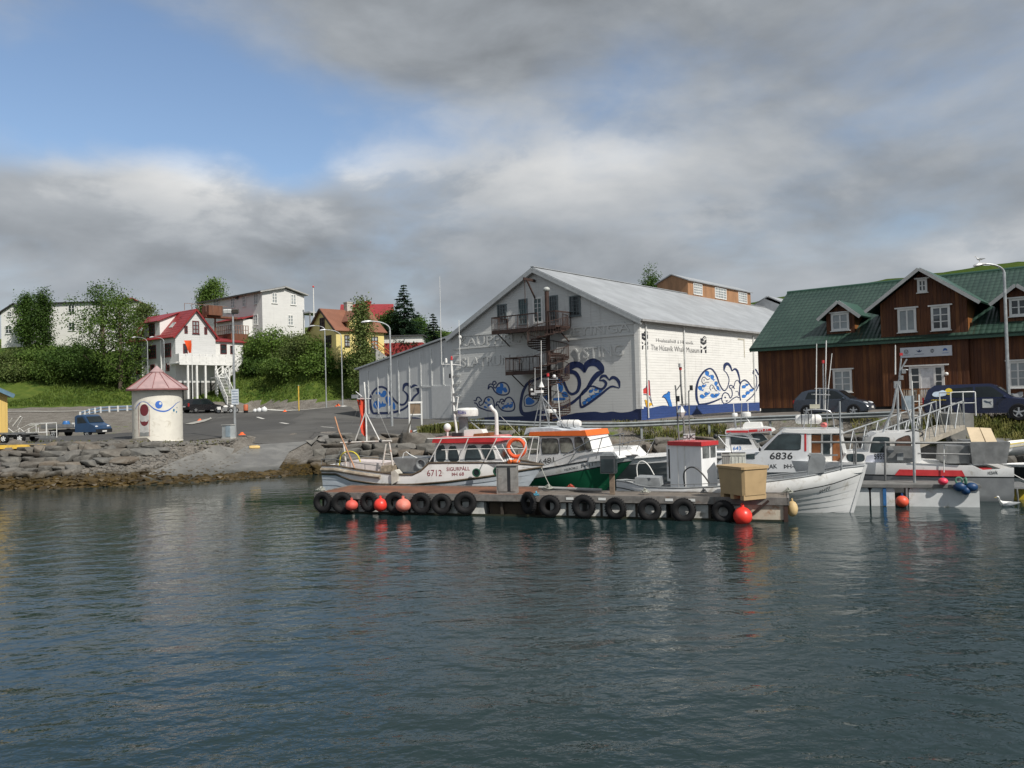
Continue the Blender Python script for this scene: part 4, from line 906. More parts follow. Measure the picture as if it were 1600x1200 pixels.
# ================================================================== HOUSES ON THE HILL
def chimney(parent, x, y, z0, z1, w, mat, name='chimney'):
 m = MB(); m.bb(x - w / 2, x + w / 2, y - w / 2, y + w / 2, z0, z1); m.bb(x - w / 2 - .06, x + w / 2 + .06, y - w / 2 - .06, y + w / 2 + .06, z1 - .12, z1 + .02); return m.build(name, mat, parent)
def hillhouses():
 WW = siding('house_white_render', (.72, .72, .70), 4.0, .004, .04, dirtamt=.10); DK = pm('house_dark_edge', (.05, .05, .055), .7)
 RR = ribbed('red_roof_sheet', (.27, .032, .036), .3, cu, su, .02, .5, .0, dirt=(.2, .05, .05), amt=.3)
 RWIN = pm('dark_red_frame', (.11, .018, .02), .5)
 Y = 104; c = at(275, 595, Y); F = Frame((c.x, c.y, 0), A50)   # x: along right side (sunlit gable), y: along the shaded left side
 T = thing('red_roofed_house', 'white three storey house with bright red roof and stilted white veranda', 'house', F.o, A50)
 zf = F.onx(270, 590).z; zb = F.onx(240, 599).z - 1.6
 ze = F.onx(275, 522).z; yl = F.onx(203.5, 560).y; gx = F.ony(337, 530).x; pkz = F.ony(307, 484).z; pkx = F.ony(305, 484).x
 gx = 2 * pkx
 w = MB(); w.prism([(0, zb + 1.5), (gx, zb + 1.5), (gx, ze), (pkx, pkz), (0, ze)], 0, yl, 'y'); w.build('wall', siding('house_white_board', (.60, .605, .60), .25, .01, .04, dirtamt=.1), T)
 b = MB(); b.bb(.05, gx - .05, .05, yl - .05, zb - 2, zb + 1.55); b.build('basement', pm('basement_grey', (.10, .10, .095), .9, var=.3), T)
 r = MB(); gable_roof(r, 0, gx, 0, yl, ze, pkz, .4, .1, 'y', .35); roof = r.build('roof', RR, T)
 m = MB(); sl = (pkz - ze) / pkx
 for s, x_ in ((1, -.4), (-1, gx + .4)): m.beam((x_, -.37, ze - .4 * sl - .03), (pkx, -.37, pkz + .0), .05, .2)
 m.build('barge_board', pm('red_barge', (.22, .02, .022), .5), roof)
 d0, d1 = F.onx(225, 520).y, F.onx(250, 520).y; zt = F.onx(250, 501).z
 xr = lambda z: (z - ze) / sl
 m = MB(); m.prism([(-.02, ze - .3), (-.02, zt), (xr(pkz - .5), pkz - .3), (xr(pkz - .5), ze - .3)], d1, d0, 'y'); dm = m.build('dormer', WW, T)
 m = MB(); m.slab([(-.5, d1 - .3, zt - .05), (-.5, d0 + .3, zt - .05), (pkx, d0 + .3, pkz + .12), (pkx, d1 - .3, pkz + .12)], .09); m.build('dormer_roof', RR, dm)
 rc = rect_px(F, 0, -.02, 233.5, 505.5, 242, 525); window(dm, 0, -.02, -1, rc, RWIN, GLASS, 2, 3, .12, .06, False)
 for q in ((210.5, 541.5, 222, 562), (232.5, 539.5, 244, 560), (255.5, 536.5, 267.5, 557.5)): window(T, 0, 0, -1, rect_px(F, 0, 0, *q), RWIN, GLASS, 3, 3, .13, .07, True)
 for q in ((213.5, 571.5, 220, 584), (235.5, 569.5, 242, 580), (260, 567.5, 265, 580)): window(T, 0, 0, -1, rect_px(F, 0, 0, *q), RWIN, GLASS, 1, 2, .12, .06, False)
 for q in ((300.5, 501.5, 311, 521.5),): window(T, 1, 0, -1, rect_px(F, 1, 0, *q), RWIN, GLASS_L, 2, 3, .12, .07, True)
 for q in ((288, 509, 293, 521), (319, 511, 323.5, 522.5), (286, 537, 293, 553)): window(T, 1, 0, -1, rect_px(F, 1, 0, *q), RWIN, GLASS, 1, 2, .12, .06, False)
 for px in (223.5, 253): y_ = F.onx(px, 560).y; dp = MB(); dp.cyl((-.1, y_, zb + 1.5), (-.1, y_, ze), .08); dp.build('downpipe', WHITE, T)
 sk = MB()
 for (px, py) in ((269.5, 509), (220, 517)):
  o, dd = F.ray(px, py); k = (ze + .15 - (o.z - sl * o.x)) / (dd.z - sl * dd.x); p = o + dd * k; sk.box(p + Vector((0, 0, .08)), (.9, .8, .12), Matrix.Rotation(-math.atan(sl), 3, 'Y'))
 sk.build('skylight', pm('skylight_glass', (.35, .38, .38), .2), roof)
 ax0, ax1 = F.ony(304, 560, 1.2).x, F.ony(380, 560, 1.2).x; az = F.ony(330, 533, 1.2).z; zf2 = F.ony(300, 566.5, -1.8).z
 m = MB(); m.bb(pkx, ax1, 1.2, 5, zb, az); an = m.build('annex', WW, T)
 m = MB(); m.slab([(pkx - .4, .9, az), (ax1 + .4, .9, az - .1), (ax1 + .4, 5.3, az + .9), (pkx - .4, 5.3, az + 1.0)], .1); m.build('annex_roof', RR, an)
 for q in ((312, 536.5, 318, 550.5), (344, 538, 354, 553), (359.5, 540, 364.5, 553)): window(an, 1, 1.2, -1, rect_px(F, 1, 1.2, *q), RWIN, GLASS, 1, 2, .1, .06, False)
 vx0, vx1, vy = F.ony(276, 567, -1.8).x + .3, F.ony(372, 560, -1.8).x, -1.9
 V = MB(); V.bb(vx0, vx1, vy, 1.2, zf2 - .15, zf2); V.bb(vx0, vx1, vy - .05, vy, zf2 - .3, zf2 + .05); ver = V.build('veranda_deck', WHITE, T)
 V = MB(); H = 1.1
 V.bb(vx0, vx1, vy - .04, vy + .04, zf2 + H - .1, zf2 + H); V.bb(vx0, vx1, vy - .025, vy + .025, zf2 + .1, zf2 + H - .25); V.bb(vx0 - .03, vx0 + .03, vy, -.05, zf2 + .1, zf2 + H)
 n = 9
 for i in range(n + 1): x_ = vx0 + (vx1 - vx0) * i / n; V.bb(x_ - .07, x_ + .07, vy - .07, vy + .07, zf2, zf2 + H + .05)
 V.build('veranda_railing', WHITE, ver)
 for px in (293.5, 307.5, 321, 337.5, 348):
  x_ = F.ony(px, 590, vy + .1).x; p = F.w(x_, vy + .1, 0); g = tz(p.x, p.y); V = MB(); V.bb(x_ - .11, x_ + .11, vy, vy + .22, g - .5, zf2 - .15); V.build('post', WHITE, T)
 def stair(p0, p1, wdt, nm):
  m = MB(); P0, P1 = Vector(p0), Vector(p1); n = max(6, int(abs(P1.z - P0.z) / .19)); side = (P1 - P0).cross(Vector((0, 0, 1))).normalized() * wdt / 2
  for i in range(n): q = P0 + (P1 - P0) * (i + .5) / n; m.beam(q - side, q + side, .26, .045)
  for s in (-1, 1): m.beam(P0 + side * s, P1 + side * s, .05, .24)
  o = m.build(nm, WHITE2, T)
  m = MB()
  for s in (-1, 1):
   m.beam(P0 + side * s + Vector((0, 0, 1)), P1 + side * s + Vector((0, 0, 1)), .06, .09); m.beam(P0 + side * s + Vector((0, 0, .5)), P1 + side * s + Vector((0, 0, .5)), .04, .06)
   k = 4
   for i in range(k + 1): q = P0 + side * s + (P1 - P0) * i / k; m.beam(q, q + Vector((0, 0, 1.1)), .09)
  m.build('stair_railing', WHITE, o)
 a = F.ony(374, 562, vy); mid = F.ony(345, 589, vy - 1.6); low = F.ony(357, 625, vy - 4.2); pw = F.w(low.x, low.y, 0)
 stair((a.x, vy + .5, zf2), (mid.x + .6, vy - .7, mid.z), 1.1, 'upper_stair')
 stair((mid.x, vy - 1.4, mid.z), (low.x, vy - 5.0, tz(*F.w(low.x, vy - 5.0, 0).xy) + .1), 1.2, 'lower_stair')
 m = MB(); m.bb(mid.x - .5, mid.x + 1.4, vy - 1.5, vy, mid.z - .12, mid.z); m.build('stair_landing', WHITE2, T)
 for dx_ in (-.4, 1.3):
  m = MB(); p = F.w(mid.x + dx_, vy - 1.4, 0); m.bb(mid.x + dx_ - .08, mid.x + dx_ + .08, vy - 1.5, vy - 1.34, tz(p.x, p.y) - .4, mid.z + 1.0); m.build('post', WHITE, T)
 p = at(301, 610, Y - 5); z0 = tz(p.x, p.y)
 P = thing('flag_pole', 'white pole with orange pennant before the red roofed house', 'flag pole', (p.x, p.y, z0)); m = MB(); top = at(299.5, 531, Y - 5).z - z0; m.cyl((0, 0, 0), (0, 0, top), .06, .04); m.build('pole', WHITE, P)
 fl = MB(); k = (Y - 5) / 1270; pts = [(-1.9 * 6 * k * .85, 0), (0.2, 0), (-.15, -6.2 * 3.1 * k), (-.45, -6.2 * 3.1 * k)]
 vs = []; N = 8
 for i in range(N + 1):
  u = i / N; x0 = -.95 + .55 * u; x1 = .05 - .1 * u
  for j in range(5): t_ = j / 4; vs.append((x0 + (x1 - x0) * t_, .12 * math.sin(3 * t_ + 2 * u), top - .05 - 1.55 * u))
 fl.add(vs, [(i * 5 + j, i * 5 + j + 1, (i + 1) * 5 + j + 1, (i + 1) * 5 + j) for i in range(N) for j in range(4)], True); fl.build('flag', pm('orange_cloth', (.85, .10, .02), .7, var=.1), P)
 TB = siding('brown_fence_boards', (.16, .065, .035), .16, .01, .25, axis='s', ang=A50)
 Y = 113; F = Frame(at(361, 527, Y), A50); F = Frame((F.o.x, F.o.y, 0), A50)
 T = thing('timber_terrace', 'brown board terrace with wire railing below the big white house', 'terrace', F.o, A50)
 A = F.onx(339, 525); B_ = F.ony(388, 526); zt = F.ony(365, 508).z; z_ = F.ony(365, 521).z
 m = MB(); m.bb(0, B_.x, 0, A.y, z_ - 1.6, z_); m.build('deck_wall', TB, T)
 m = MB()
 for k in range(8): m.beam((B_.x * k / 7, 0, z_), (B_.x * k / 7, 0, zt), .09); m.beam((0, A.y * k / 7, z_), (0, A.y * k / 7, zt), .09)
 for h in (.45, 1.0): zz = z_ + (zt - z_) * h; m.beam((0, 0, zz), (B_.x, 0, zz), .06); m.beam((0, 0, zz), (0, A.y, zz), .06)
 m.build('railing', pm('terrace_rail', (.22, .13, .10), .7), T)
 p = at(338, 476, 109); F2 = Frame((p.x, p.y, 0), A50)
 T = thing('timber_balcony', 'brown boxed timber balcony above the red roof ridge', 'balcony', F2.o, A50)
 zt, zl = F2.ony(330, 477).z, F2.ony(330, 492).z; m = MB(); x1 = F2.ony(338, 480).x; y1 = F2.onx(318, 480).y
 m.bb(-1.1, .9, 0, 1.8, zl, zt); m.build('balcony_box', TB, T)
 m = MB(); gz = tz(p.x, p.y)
 for x_, y_ in ((.7, 1.6), (-.9, 1.6)): m.beam((x_, y_, gz - .5), (x_, y_, zl), .16)
 m.bb(-1.2, 3.5, .6, 1.9, zl - .25, zl - .01)
 m.build('support', TB, T)
 m = MB(); m.beam((-4.5, 0, zt), (1.6, 0, zt), .05)
 for k in range(6): m.beam((-4.5 + k, 0, zt - .9), (-4.5 + k, 0, zt), .05)
 m.build('railing', pm('terrace_rail', (.1, .05, .03), .7), T)
 Y = 119; c = at(410.5, 520, Y); F = Frame((c.x, c.y, 0), A50)
 T = thing('white_block_house', 'large plain white two storey block with low roof high on the slope', 'house', F.o, A50)
 ze = F.onx(411, 454).z; yl = F.onx(318, 475).y; gx = F.ony(475.5, 480).x; zb = F.onx(405, 525).z - 2; pk = F.ony(445, 449)
 w = MB(); pkx = gx * .5; w.prism([(0, zb), (gx, zb), (gx, ze - .25), (pkx, pk.z - .15), (0, ze - .1)], 0, yl, 'y'); w.build('wall', siding('block_white', (.66, .66, .645), 4.1, .003, .04, dirtamt=.12), T)
 r = MB(); sl = (pk.z - ze) / pkx
 for s, x_ in ((-1, -.55), (1, gx + .5)): r.slab([(x_, -.5, ze - .12), (x_, yl + .4, ze - .12), (pkx, yl + .4, pk.z), (pkx, -.5, pk.z)], .16)
 roof = r.build('roof', pm('pale_roof_edge', (.36, .36, .35), .7, var=.12), T)
 fb = MB(); fb.beam((-.56, -.5, ze - .16), (-.56, yl + .4, ze - .16), .06, .2); fb.build('fascia', pm('dark_fascia', (.07, .065, .06), .7), roof)
 for q in ((424.5, 457.5, 433, 474), (454, 460, 462.5, 476.5), (449.5, 492, 458, 508.5)): window(T, 1, 0, -1, rect_px(F, 1, 0, *q), WHITE, GLASS_L, 2, 3, .12, .08, True)
 for q in ((334, 467.5, 342.5, 484), (361, 465, 367, 481), (379, 461.5, 384.5, 479), (397, 458.5, 402.5, 475.5), (379, 494, 386, 510), (396.5, 491.5, 403, 507.5), (372, 498, 377, 507)): window(T, 0, 0, -1, rect_px(F, 0, 0, *q), WHITE2, GLASS_L, 2, 3, .12, .08, True)
 rc = rect_px(F, 0, -.05, 369, 461.5, 372.5, 467); m = MB(); m.bb(-.2, -.002, *rc); m.build('vent', DK, T)
 ax = rect_px(F, 0, -1.6, 339, 498, 380, 512); m = MB(); m.bb(-1.6, -.01, ax[0], ax[1], ax[2] - 1.5, ax[3] - .3); po = m.build('porch', WW, T)
 m = MB(); m.slab([(-2.0, ax[0] - .3, ax[3] - .3), (-2.0, ax[1] + .3, ax[3] - .3), (0, ax[1] + .3, ax[3] + .3), (0, ax[0] - .3, ax[3] + .3)], .12); m.build('porch_roof', RR, po)
 p = at(483, 520, 124); F3 = Frame((p.x, p.y, 0), A50)
 T = thing('garden_shelter', 'grey slatted shelter on posts beside the big white block', 'shelter', F3.o, A50)
 zt = at(483, 487, 124).z; m = MB(); m.bb(-.2, 3, -.5, 3, zt - .2, zt); m.build('roof', pm('shelter_grey', (.35, .36, .38), .7), T); m = MB(); g = zt - 6
 for x_ in (0, 1, 2, 2.8): m.beam((x_, -.3, g), (x_, -.3, zt - .2), .14)
 m.build('post', pm('shelter_post', (.25, .24, .23), .8), T)
 p = at(491, 520, 122); T = thing('flag_pole', 'bare white flag pole with red tip beside the big white block', 'flag pole', (p.x, p.y, p.z - 2)); m = MB(); m.cyl((0, 0, 0), (0, 0, at(491, 448, 122).z - p.z + 2), .10, .06); m.build('pole', WHITE, T); m = MB(); zt = at(491, 448, 122).z - p.z + 2; m.sph((0, 0, zt), .16); m.build('finial', pm('red_tip', (.5, .05, .05), .5), T)
 Y = 128; ang = R(172)
 c = at(73, 525, Y); F = Frame((c.x, c.y, 0), R(0))
 T = thing('long_white_house', 'long white two storey house with dark roof edge at far left', 'house', F.o, 0)
 def PX(px, py, d=0): return F.ony(px, py, d)
 x0, x1 = PX(28, 500).x, PX(196, 500).x; ze = PX(100, 473.5).z; zb = PX(100, 530).z - 2.5
 m = MB(); m.prism([(0, zb), (9, zb), (9, ze - .2), (4.5, ze + .35), (0, ze)], x0, x1, 'x'); m.build('wall', WW, T)
 m = MB(); m.slab([(x0 - .3, -.4, ze - .02), (x1 + .2, -.4, ze - .02), (x1 + .2, 4.5, ze + .5), (x0 - .3, 4.5, ze + .5)], .14); m.slab([(x0 - .3, 9.3, ze - .1), (x1 + .2, 9.3, ze - .1), (x1 + .2, 4.5, ze + .5), (x0 - .3, 4.5, ze + .5)], .14); m.build('roof', DK, T)
 for q in ((106.5, 476, 117, 488.5), (107, 503.5, 117.5, 516.5), (69.5, 505, 79, 518.5), (70, 477, 79, 489)): window(T, 1, 0, -1, rect_px(F, 1, 0, *q), WHITE2, GLASS, 2, 2, .10, .06, True)
 gp, ge = PX(22.5, 475, -1.5), PX(0, 489.5, -1.5); pt = (gp.z - ge.z) / (gp.x - ge.x); xr = PX(44, 500, -1.5).x; h = xr - gp.x
 m = MB(); m.prism([(gp.x - h, zb - 1), (xr, zb - 1), (xr, gp.z - h * pt), (gp.x, gp.z), (gp.x - h, gp.z - h * pt)], -1.5, 6, 'y'); gw = m.build('front_wing', WW, T)
 m = MB()
 for s in (-1, 1): m.slab([(gp.x, -1.9, gp.z + .02), (gp.x, 6, gp.z + .02), (gp.x + s * (h + .5), 6, gp.z - (h + .5) * pt + .02), (gp.x + s * (h + .5), -1.9, gp.z - (h + .5) * pt + .02)], .14, (0, 0, 1))
 m.build('wing_roof', DK, gw)
 for q in ((11, 486.5, 18, 495), (8.5, 508.5, 18.5, 521.5), (31.5, 507.5, 41.5, 520.5), (31, 484, 36, 495)): window(gw, 1, -1.5, -1, rect_px(F, 1, -1.5, *q), WHITE2, GLASS, 2, 2, .10, .06, True)
 Y = 133; c = at(196, 500, Y); F = Frame((c.x, c.y, 0), A50)
 T = thing('white_cottage', 'white cottage with red roof edge showing above the trees', 'house', F.o, A50)
 ze = F.onx(196, 470).z; gx = F.ony(214, 480).x; yl = F.onx(160, 480).y; zb = ze - 8
 m = MB(); m.prism([(0, zb), (gx * 1.6, zb), (gx * 1.6, ze - .6), (gx * .5, ze + .3), (0, ze)], 0, yl, 'y'); m.build('wall', WW, T)
 m = MB(); m.slab([(-.5, -.5, ze + .05), (-.5, yl, ze + .05), (gx * .5, yl, ze + .42), (gx * .5, -.5, ze + .42)], .16, (0, 0, 1)); m.slab([(gx * 1.7, -.5, ze - .6), (gx * 1.7, yl, ze - .6), (gx * .5, yl, ze + .42), (gx * .5, -.5, ze + .42)], .16, (0, 0, 1)); m.build('roof', RR, T)
 rc = rect_px(F, 1, 0, 203, 477, 209.5, 488); window(T, 1, 0, -1, rc, RWIN, GLASS, 1, 2, .14, .1, True)
 Y = 103; c = at(525.5, 545, Y); A = R(43); F = Frame((c.x, c.y, 0), A)
 T = thing('yellow_house', 'yellow house with reddish brown roof and a gabled dormer', 'house', F.o, A)
 YW = siding('yellow_render', (.72, .60, .24), 4.0, .004, .05, dirt=(.35, .25, .1), dirtamt=.15); BR = ribbed('brown_roof_sheet', (.23, .10, .062), .3, math.cos(A), math.sin(A), .02, .55, 0, dirt=(.15, .08, .06), amt=.3); DF = pm('brown_frame', (.05, .03, .025), .6)
 ze = F.onx(523, 515).z; yl = F.onx(481.5, 520).y; gx = F.ony(600, 530).x; pk = F.onx(500.5, 483, -.3); zb = F.onx(520, 552).z - 2
 ymd = yl / 2; zr = pk.z
 w = MB(); w.prism([(0, zb), (yl, zb), (yl, ze), (ymd, zr), (0, ze)], 0, gx, 'x'); w.build('wall', YW, T)
 r = MB(); gable_roof(r, 0, gx, 0, yl, ze, zr, .35, .12, 'x', .3); roof = r.build('roof', BR, T)
 sl = (zr - ze) / ymd; m = MB()
 for s, y_ in ((1, -.35), (-1, yl + .35)): m.beam((-.34, y_, ze - .35 * sl - .02), (-.34, ymd, zr + .0), .05, .24)
 m.build('barge_board', DF, roof)
 d0, d1 = F.ony(546, 500, -.1).x, F.ony(577, 500, -.1).x; dp = F.ony(562, 484, -.3); hh = (d1 - d0) / 2; xm = (d0 + d1) / 2; zde = F.ony(546, 499, 0).z; yin = lambda z: (z - ze) / sl
 m = MB(); m.prism([(d0, zb + 1), (d1, zb + 1), (d1, zde), (xm, dp.z - .1), (d0, zde)], -.08, ymd, 'y'); dm = m.build('dormer', YW, T)
 m = MB(); pt = (dp.z - zde) / hh
 for s in (-1, 1): e = hh + .45; m.slab([(xm, -.45, dp.z), (xm, ymd, dp.z), (xm + s * e, min(ymd, yin(dp.z - e * pt) + .3), dp.z - e * pt), (xm + s * e, -.45, dp.z - e * pt)], .12, (0, 0, 1))
 m.build('dormer_roof', BR, dm)
 window(dm, 1, -.08, -1, rect_px(F, 1, -.08, 558, 495, 568.5, 515), DF, GLASS, 2, 3, .12, .08, True)
 for q in ((538, 523.5, 548.5, 541.5), (559.5, 523.5, 568.5, 541.5), (579.5, 525.5, 590.5, 545.5)): window(T, 1, -.08 if q[0] == 559.5 else 0, -1, rect_px(F, 1, 0, *q), DF, GLASS_L, 2, 3, .12, .08, True)
 for q in ((500, 496.5, 507.5, 515), (508.5, 524, 518, 543.5)): window(T, 0, 0, -1, rect_px(F, 0, 0, *q), DF, GLASS, 2, 3, .12, .08, True)
 q = F.ony(542, 470, ymd); chimney(roof, q.x, ymd - .3, zr - .5, F.ony(542, 473, ymd).z, .85, pm('chimney_pale', (.45, .43, .39), .8, var=.15))
 m = MB(); q = F.ony(585, 550, -1.5);
 for i in range(7): m.bb(q.x + i * .28, q.x + i * .28 + .3, -1.8, -.6, q.z - 1.2, q.z + .4 - i * .18)
 st = m.build('front_steps', pm('steps_grey', (.3, .3, .29), .9), T)
 m = MB()
 for dy in (-1.85, -.7):
  for dz in (.5, .9): m.beam((q.x - .6, dy, q.z + .4 + dz), (q.x + .3, dy, q.z + .4 + dz), .07); m.beam((q.x + .3, dy, q.z + .4 + dz), (q.x + 2.3, dy, q.z - .9 + dz), .07)
 m.build('hand_rail', pm('orange_rail', (.45, .14, .03), .6), st)
 Y = 124; c = at(540, 520, Y); F = Frame((c.x, c.y, 0), R(8))
 T = thing('red_ridge_house', 'white house with red ridge and red chimney behind the yellow house', 'house', F.o, R(8))
 x0, x1 = F.ony(533, 490).x, F.ony(612, 490).x; zr = F.ony(560, 477, 4).z; ze = zr - 2.6
 m = MB(); m.prism([(0, ze - 7), (8, ze - 7), (8, ze), (4, zr), (0, ze)], x0, x1, 'x'); m.build('wall', WW, T)
 m = MB(); gable_roof(m, x0, x1, 0, 8, ze, zr, .4, .14, 'x', .3); roof = m.build('roof', RR, T)
 chimney(roof, F.ony(575, 480, 4).x, 4, zr - .6, F.ony(576, 471.5, 4).z, 1.0, pm('red_chimney', (.30, .03, .03), .7))
 Y = 110; c = at(600, 545, Y); F = Frame((c.x, c.y, 0), R(0)); T = thing('low_shed', 'low white shed with red lower wall behind the spruces', 'shed', F.o, 0)
 x1 = F.ony(660, 540).x; zt, zm, zb = F.ony(610, 526).z, F.ony(610, 536).z, F.ony(610, 546).z - 1
 m = MB(); m.bb(0, x1, 0, 4, zm, zt); m.build('upper_wall', WW, T); m = MB(); m.bb(-.02, x1 + .02, -.02, 4.02, zb, zm); m.build('lower_wall', pm('shed_red', (.28, .03, .03), .7), T)
 m = MB(); m.bb(-.3, x1 + .3, -.3, 4.3, zt, zt + .15); m.build('roof', DK, T)
 Y = 52; c = at(12.5, 690, Y); F = Frame((c.x, c.y, 0), R(34)); T = thing('yellow_boathouse', 'yellow boarded shed with blue grey roof at the left edge', 'shed', F.o, R(34))
 ze = F.ony(12, 615).z; zb = tz(c.x, c.y) - .5; sl = .52
 YB = siding('yellow_boards', (.62, .43, .13), .22, .012, .06, axis='s', ang=R(34), dirt=(.4, .3, .12), dirtamt=.2)
 m = MB(); m.prism([(-7, zb), (0, zb), (0, ze), (-3.5, ze + 3.5 * sl), (-7, ze)], 0, 6, 'y'); m.build('wall', YB, T)
 m = MB(); gable_roof(m, -7, 0, 0, 6, ze, ze + 3.5 * sl, .35, .12, 'y', .4); rf = m.build('roof', pm('slate_blue_roof', (.09, .15, .20), .6, var=.15, dirt=((.2,.2,.2), .2, 2)), T)
 m = MB()
 m.beam((.36, -.42, ze - .35 * sl - .02), (-3.5, -.42, ze + 3.5 * sl), .05, .2); m.build('barge_board', pm('blue_barge', (.10, .19, .26), .5), rf)
# ================================================================== THE ROUND WHITE TOWER with the painted eye
def tower():
 c = at(247, 686, 54.0); g = tz(c.x, c.y) - .15; r0 = 36.3 * 54 / 1270; F = Frame((c.x, c.y, 0), 0)
 T = thing('round_kiosk', 'round cream kiosk with pink cone roof and a painted blue eye', 'kiosk', (c.x, c.y, g))
 zt = at(247, 608.5, 54).z - g; za = at(245, 572, 54).z - g
 CW = pm('kiosk_cream', (.72, .695, .62), .6, var=.05, scale=1.5, dirt=((.42, .38, .30), .3, 1.6)); PK = pm('kiosk_pink_roof', (.40, .275, .275), .5, var=.12, scale=2, dirt=((.5, .38, .36), .25, 1.5)); SEAM = pm('roof_seam', (.25, .10, .10), .6)
 m = MB(); m.rev([(r0 + .03, -.6), (r0 + .03, .12), (r0, .14), (r0, zt + .02)], n=64); m.build('wall', CW, T)
 R1 = r0 * 44.5 / 36.3; m = MB(); m.smooth = False; n = 12
 rings = []
 for rr, h in ((R1, zt - .02), (R1, zt + .05), (.36, za - .42), (.30, za - .40), (.02, za)):
  rings.append([Vector((rr * math.cos(2 * math.pi * (k + .5) / n), rr * math.sin(2 * math.pi * (k + .5) / n), h)) for k in range(n)])
 m.loft(rings, True, True, False, False); roof = m.build('roof', PK, T)
 m = MB()
 for k in range(n):
  t = 2 * math.pi * (k + .5) / n; m.beam((R1 * math.cos(t), R1 * math.sin(t), zt + .07), (.36 * math.cos(t), .36 * math.sin(t), za - .40), .03, .05)
 m.build('seam', SEAM, roof)
 m = MB(); m.rev([(.42, za - .46), (.44, za - .38), (.02, za + .03)], n=16); m.build('cap', PK, roof)
 m = MB(); m.rev([(R1 + .015, zt - .07), (R1 + .015, zt + .02), (R1 - .03, zt + .02), (R1 - .03, zt - .07)], n=n*4); m.build('rim', SEAM, roof)
 def cyl_pt(px, py, off):
  o = CAM - Vector((c.x, c.y, g)); d = ray(px, py); rr = r0 + off
  A_ = d.x ** 2 + d.y ** 2; B_ = 2 * (o.x * d.x + o.y * d.y); C_ = o.x ** 2 + o.y ** 2 - rr * rr; q = B_ * B_ - 4 * A_ * C_
  k = (-B_ - math.sqrt(max(q, 0))) / (2 * A_); return o + d * k
 def S(sx, sy): return (200 + sx / 8.57, 560 + sy / 8.57)
 BLU = pm('eye_blue', (.045, .15, .52), .5, var=.08); BLK = pm('eye_line', (.05, .10, .24), .5); MAR = pm('maroon', (.14, .022, .03), .55, var=.12); LG = pm('niche_grey', (.46, .46, .45), .6); WH = pm('eye_white', (.75, .75, .73), .5)
 to = lambda off: (lambda p: cyl_pt(p[0], p[1], off))
 m = MB(); ribbon(m, [S(*p) for p in ((100,680),(125,630),(160,592),(200,580),(250,592),(300,635),(350,675),(410,700),(480,708),(540,693),(600,650),(650,600),(698,578))], [.4,1.0,.8,.6,.8,1.3,1.8,2.1,2.3,1.9,1.3,.7,.4], 8, False, None, to(.008)); m.build('painted_line', BLU, T, recalc=False)
 def strips(mb, poly, off):
  xs = np.linspace(min(p[0] for p in poly) + .01, max(p[0] for p in poly) - .01, 16); up, lo = [], []
  for x in xs:
   ys = []
   for i in range(len(poly)):
    (x0, y0), (x1, y1) = poly[i], poly[(i + 1) % len(poly)]
    if (x0 - x) * (x1 - x) <= 0 and x0 != x1: ys.append(y0 + (y1 - y0) * (x - x0) / (x1 - x0))
   up.append(to(off)(S(x, min(ys)))); lo.append(to(off)(S(x, max(ys))))
  n_ = len(up); mb.add(up + lo, [(i, i + 1, n_ + i + 1, n_ + i) for i in range(n_ - 1)], False)
 def disc(mb, sx, sy, rx, ry, off, n=36):
  strips(mb, [(sx + rx * math.cos(2 * math.pi * i / n), sy + ry * math.sin(2 * math.pi * i / n)) for i in range(n)], off)
 m = MB(); disc(m, 413, 620, 50, 51, .008); ey = m.build('painted_eye', BLU, T, recalc=False); m = MB(); disc(m, 433, 604, 17, 17, .012); m.build('eye_highlight', WH, ey, recalc=False)
 m = MB(); disc(m, 614, 694, 13, 20, .008); disc(m, 650, 716, 8, 13, .008); disc(m, 656, 658, 5, 8, .008); m.build('painted_drops', pm('drop_teal', (.06, .22, .36), .5), T, recalc=False)
 m = MB(); N = 20
 def arch(off, sx0, sx1, top, bot, mb):
  xc = (sx0 + sx1) / 2; rx = (sx1 - sx0) / 2; ry = rx * 1.05
  P = [(xc + rx * math.cos(math.pi - math.pi * i / N), top + ry - ry * math.sin(math.pi * i / N)) for i in range(N + 1)]
  up = [to(off)(S(*p)) for p in P]; lo = [to(off)(S(p[0], bot)) for p in P]; n_ = len(up)
  mb.add(up + lo, [(i, i + 1, n_ + i + 1, n_ + i) for i in range(N)], False)
 arch(.010, 135, 290, 590, 1048, m); nb = m.build('arch_surround', pm('surround_cream', (.76, .72, .62), .6), T, recalc=False)
 m = MB(); arch(.016, 160, 280, 612, 1040, m); dr = m.build('arched_door', LG, T, recalc=False)
 m = MB(); P = [S(*p) for p in ((162,600),(145,640),(143,800),(150,1044))]; ribbon(m, P, .8, 5, False, None, to(.018)); ribbon(m, [S(*p) for p in ((285,680),(287,850),(289,1044))], .6, 4, False, None, to(.018)); m.build('door_edge', SEAM, T, recalc=False)
 m = MB(); disc(m, 217, 692, 57, 80, .020); m.build('painted_disc', MAR, dr, recalc=False)
 m = MB(); P = [(160,822),(175,845),(195,850),(218,842),(240,850),(260,845),(277,820),(272,860),(250,895),(218,908),(186,895),(166,862)]; strips(m, P, .020); m.build('painted_mouth', MAR, dr, recalc=False)
 m = MB(); P = [(160,988),(195,992),(215,1003),(235,990),(282,985),(282,1042),(160,1042)]; strips(m, P, .020); m.build('kick_plate', pm('kick_grey', (.20, .21, .21), .7), dr, recalc=False)
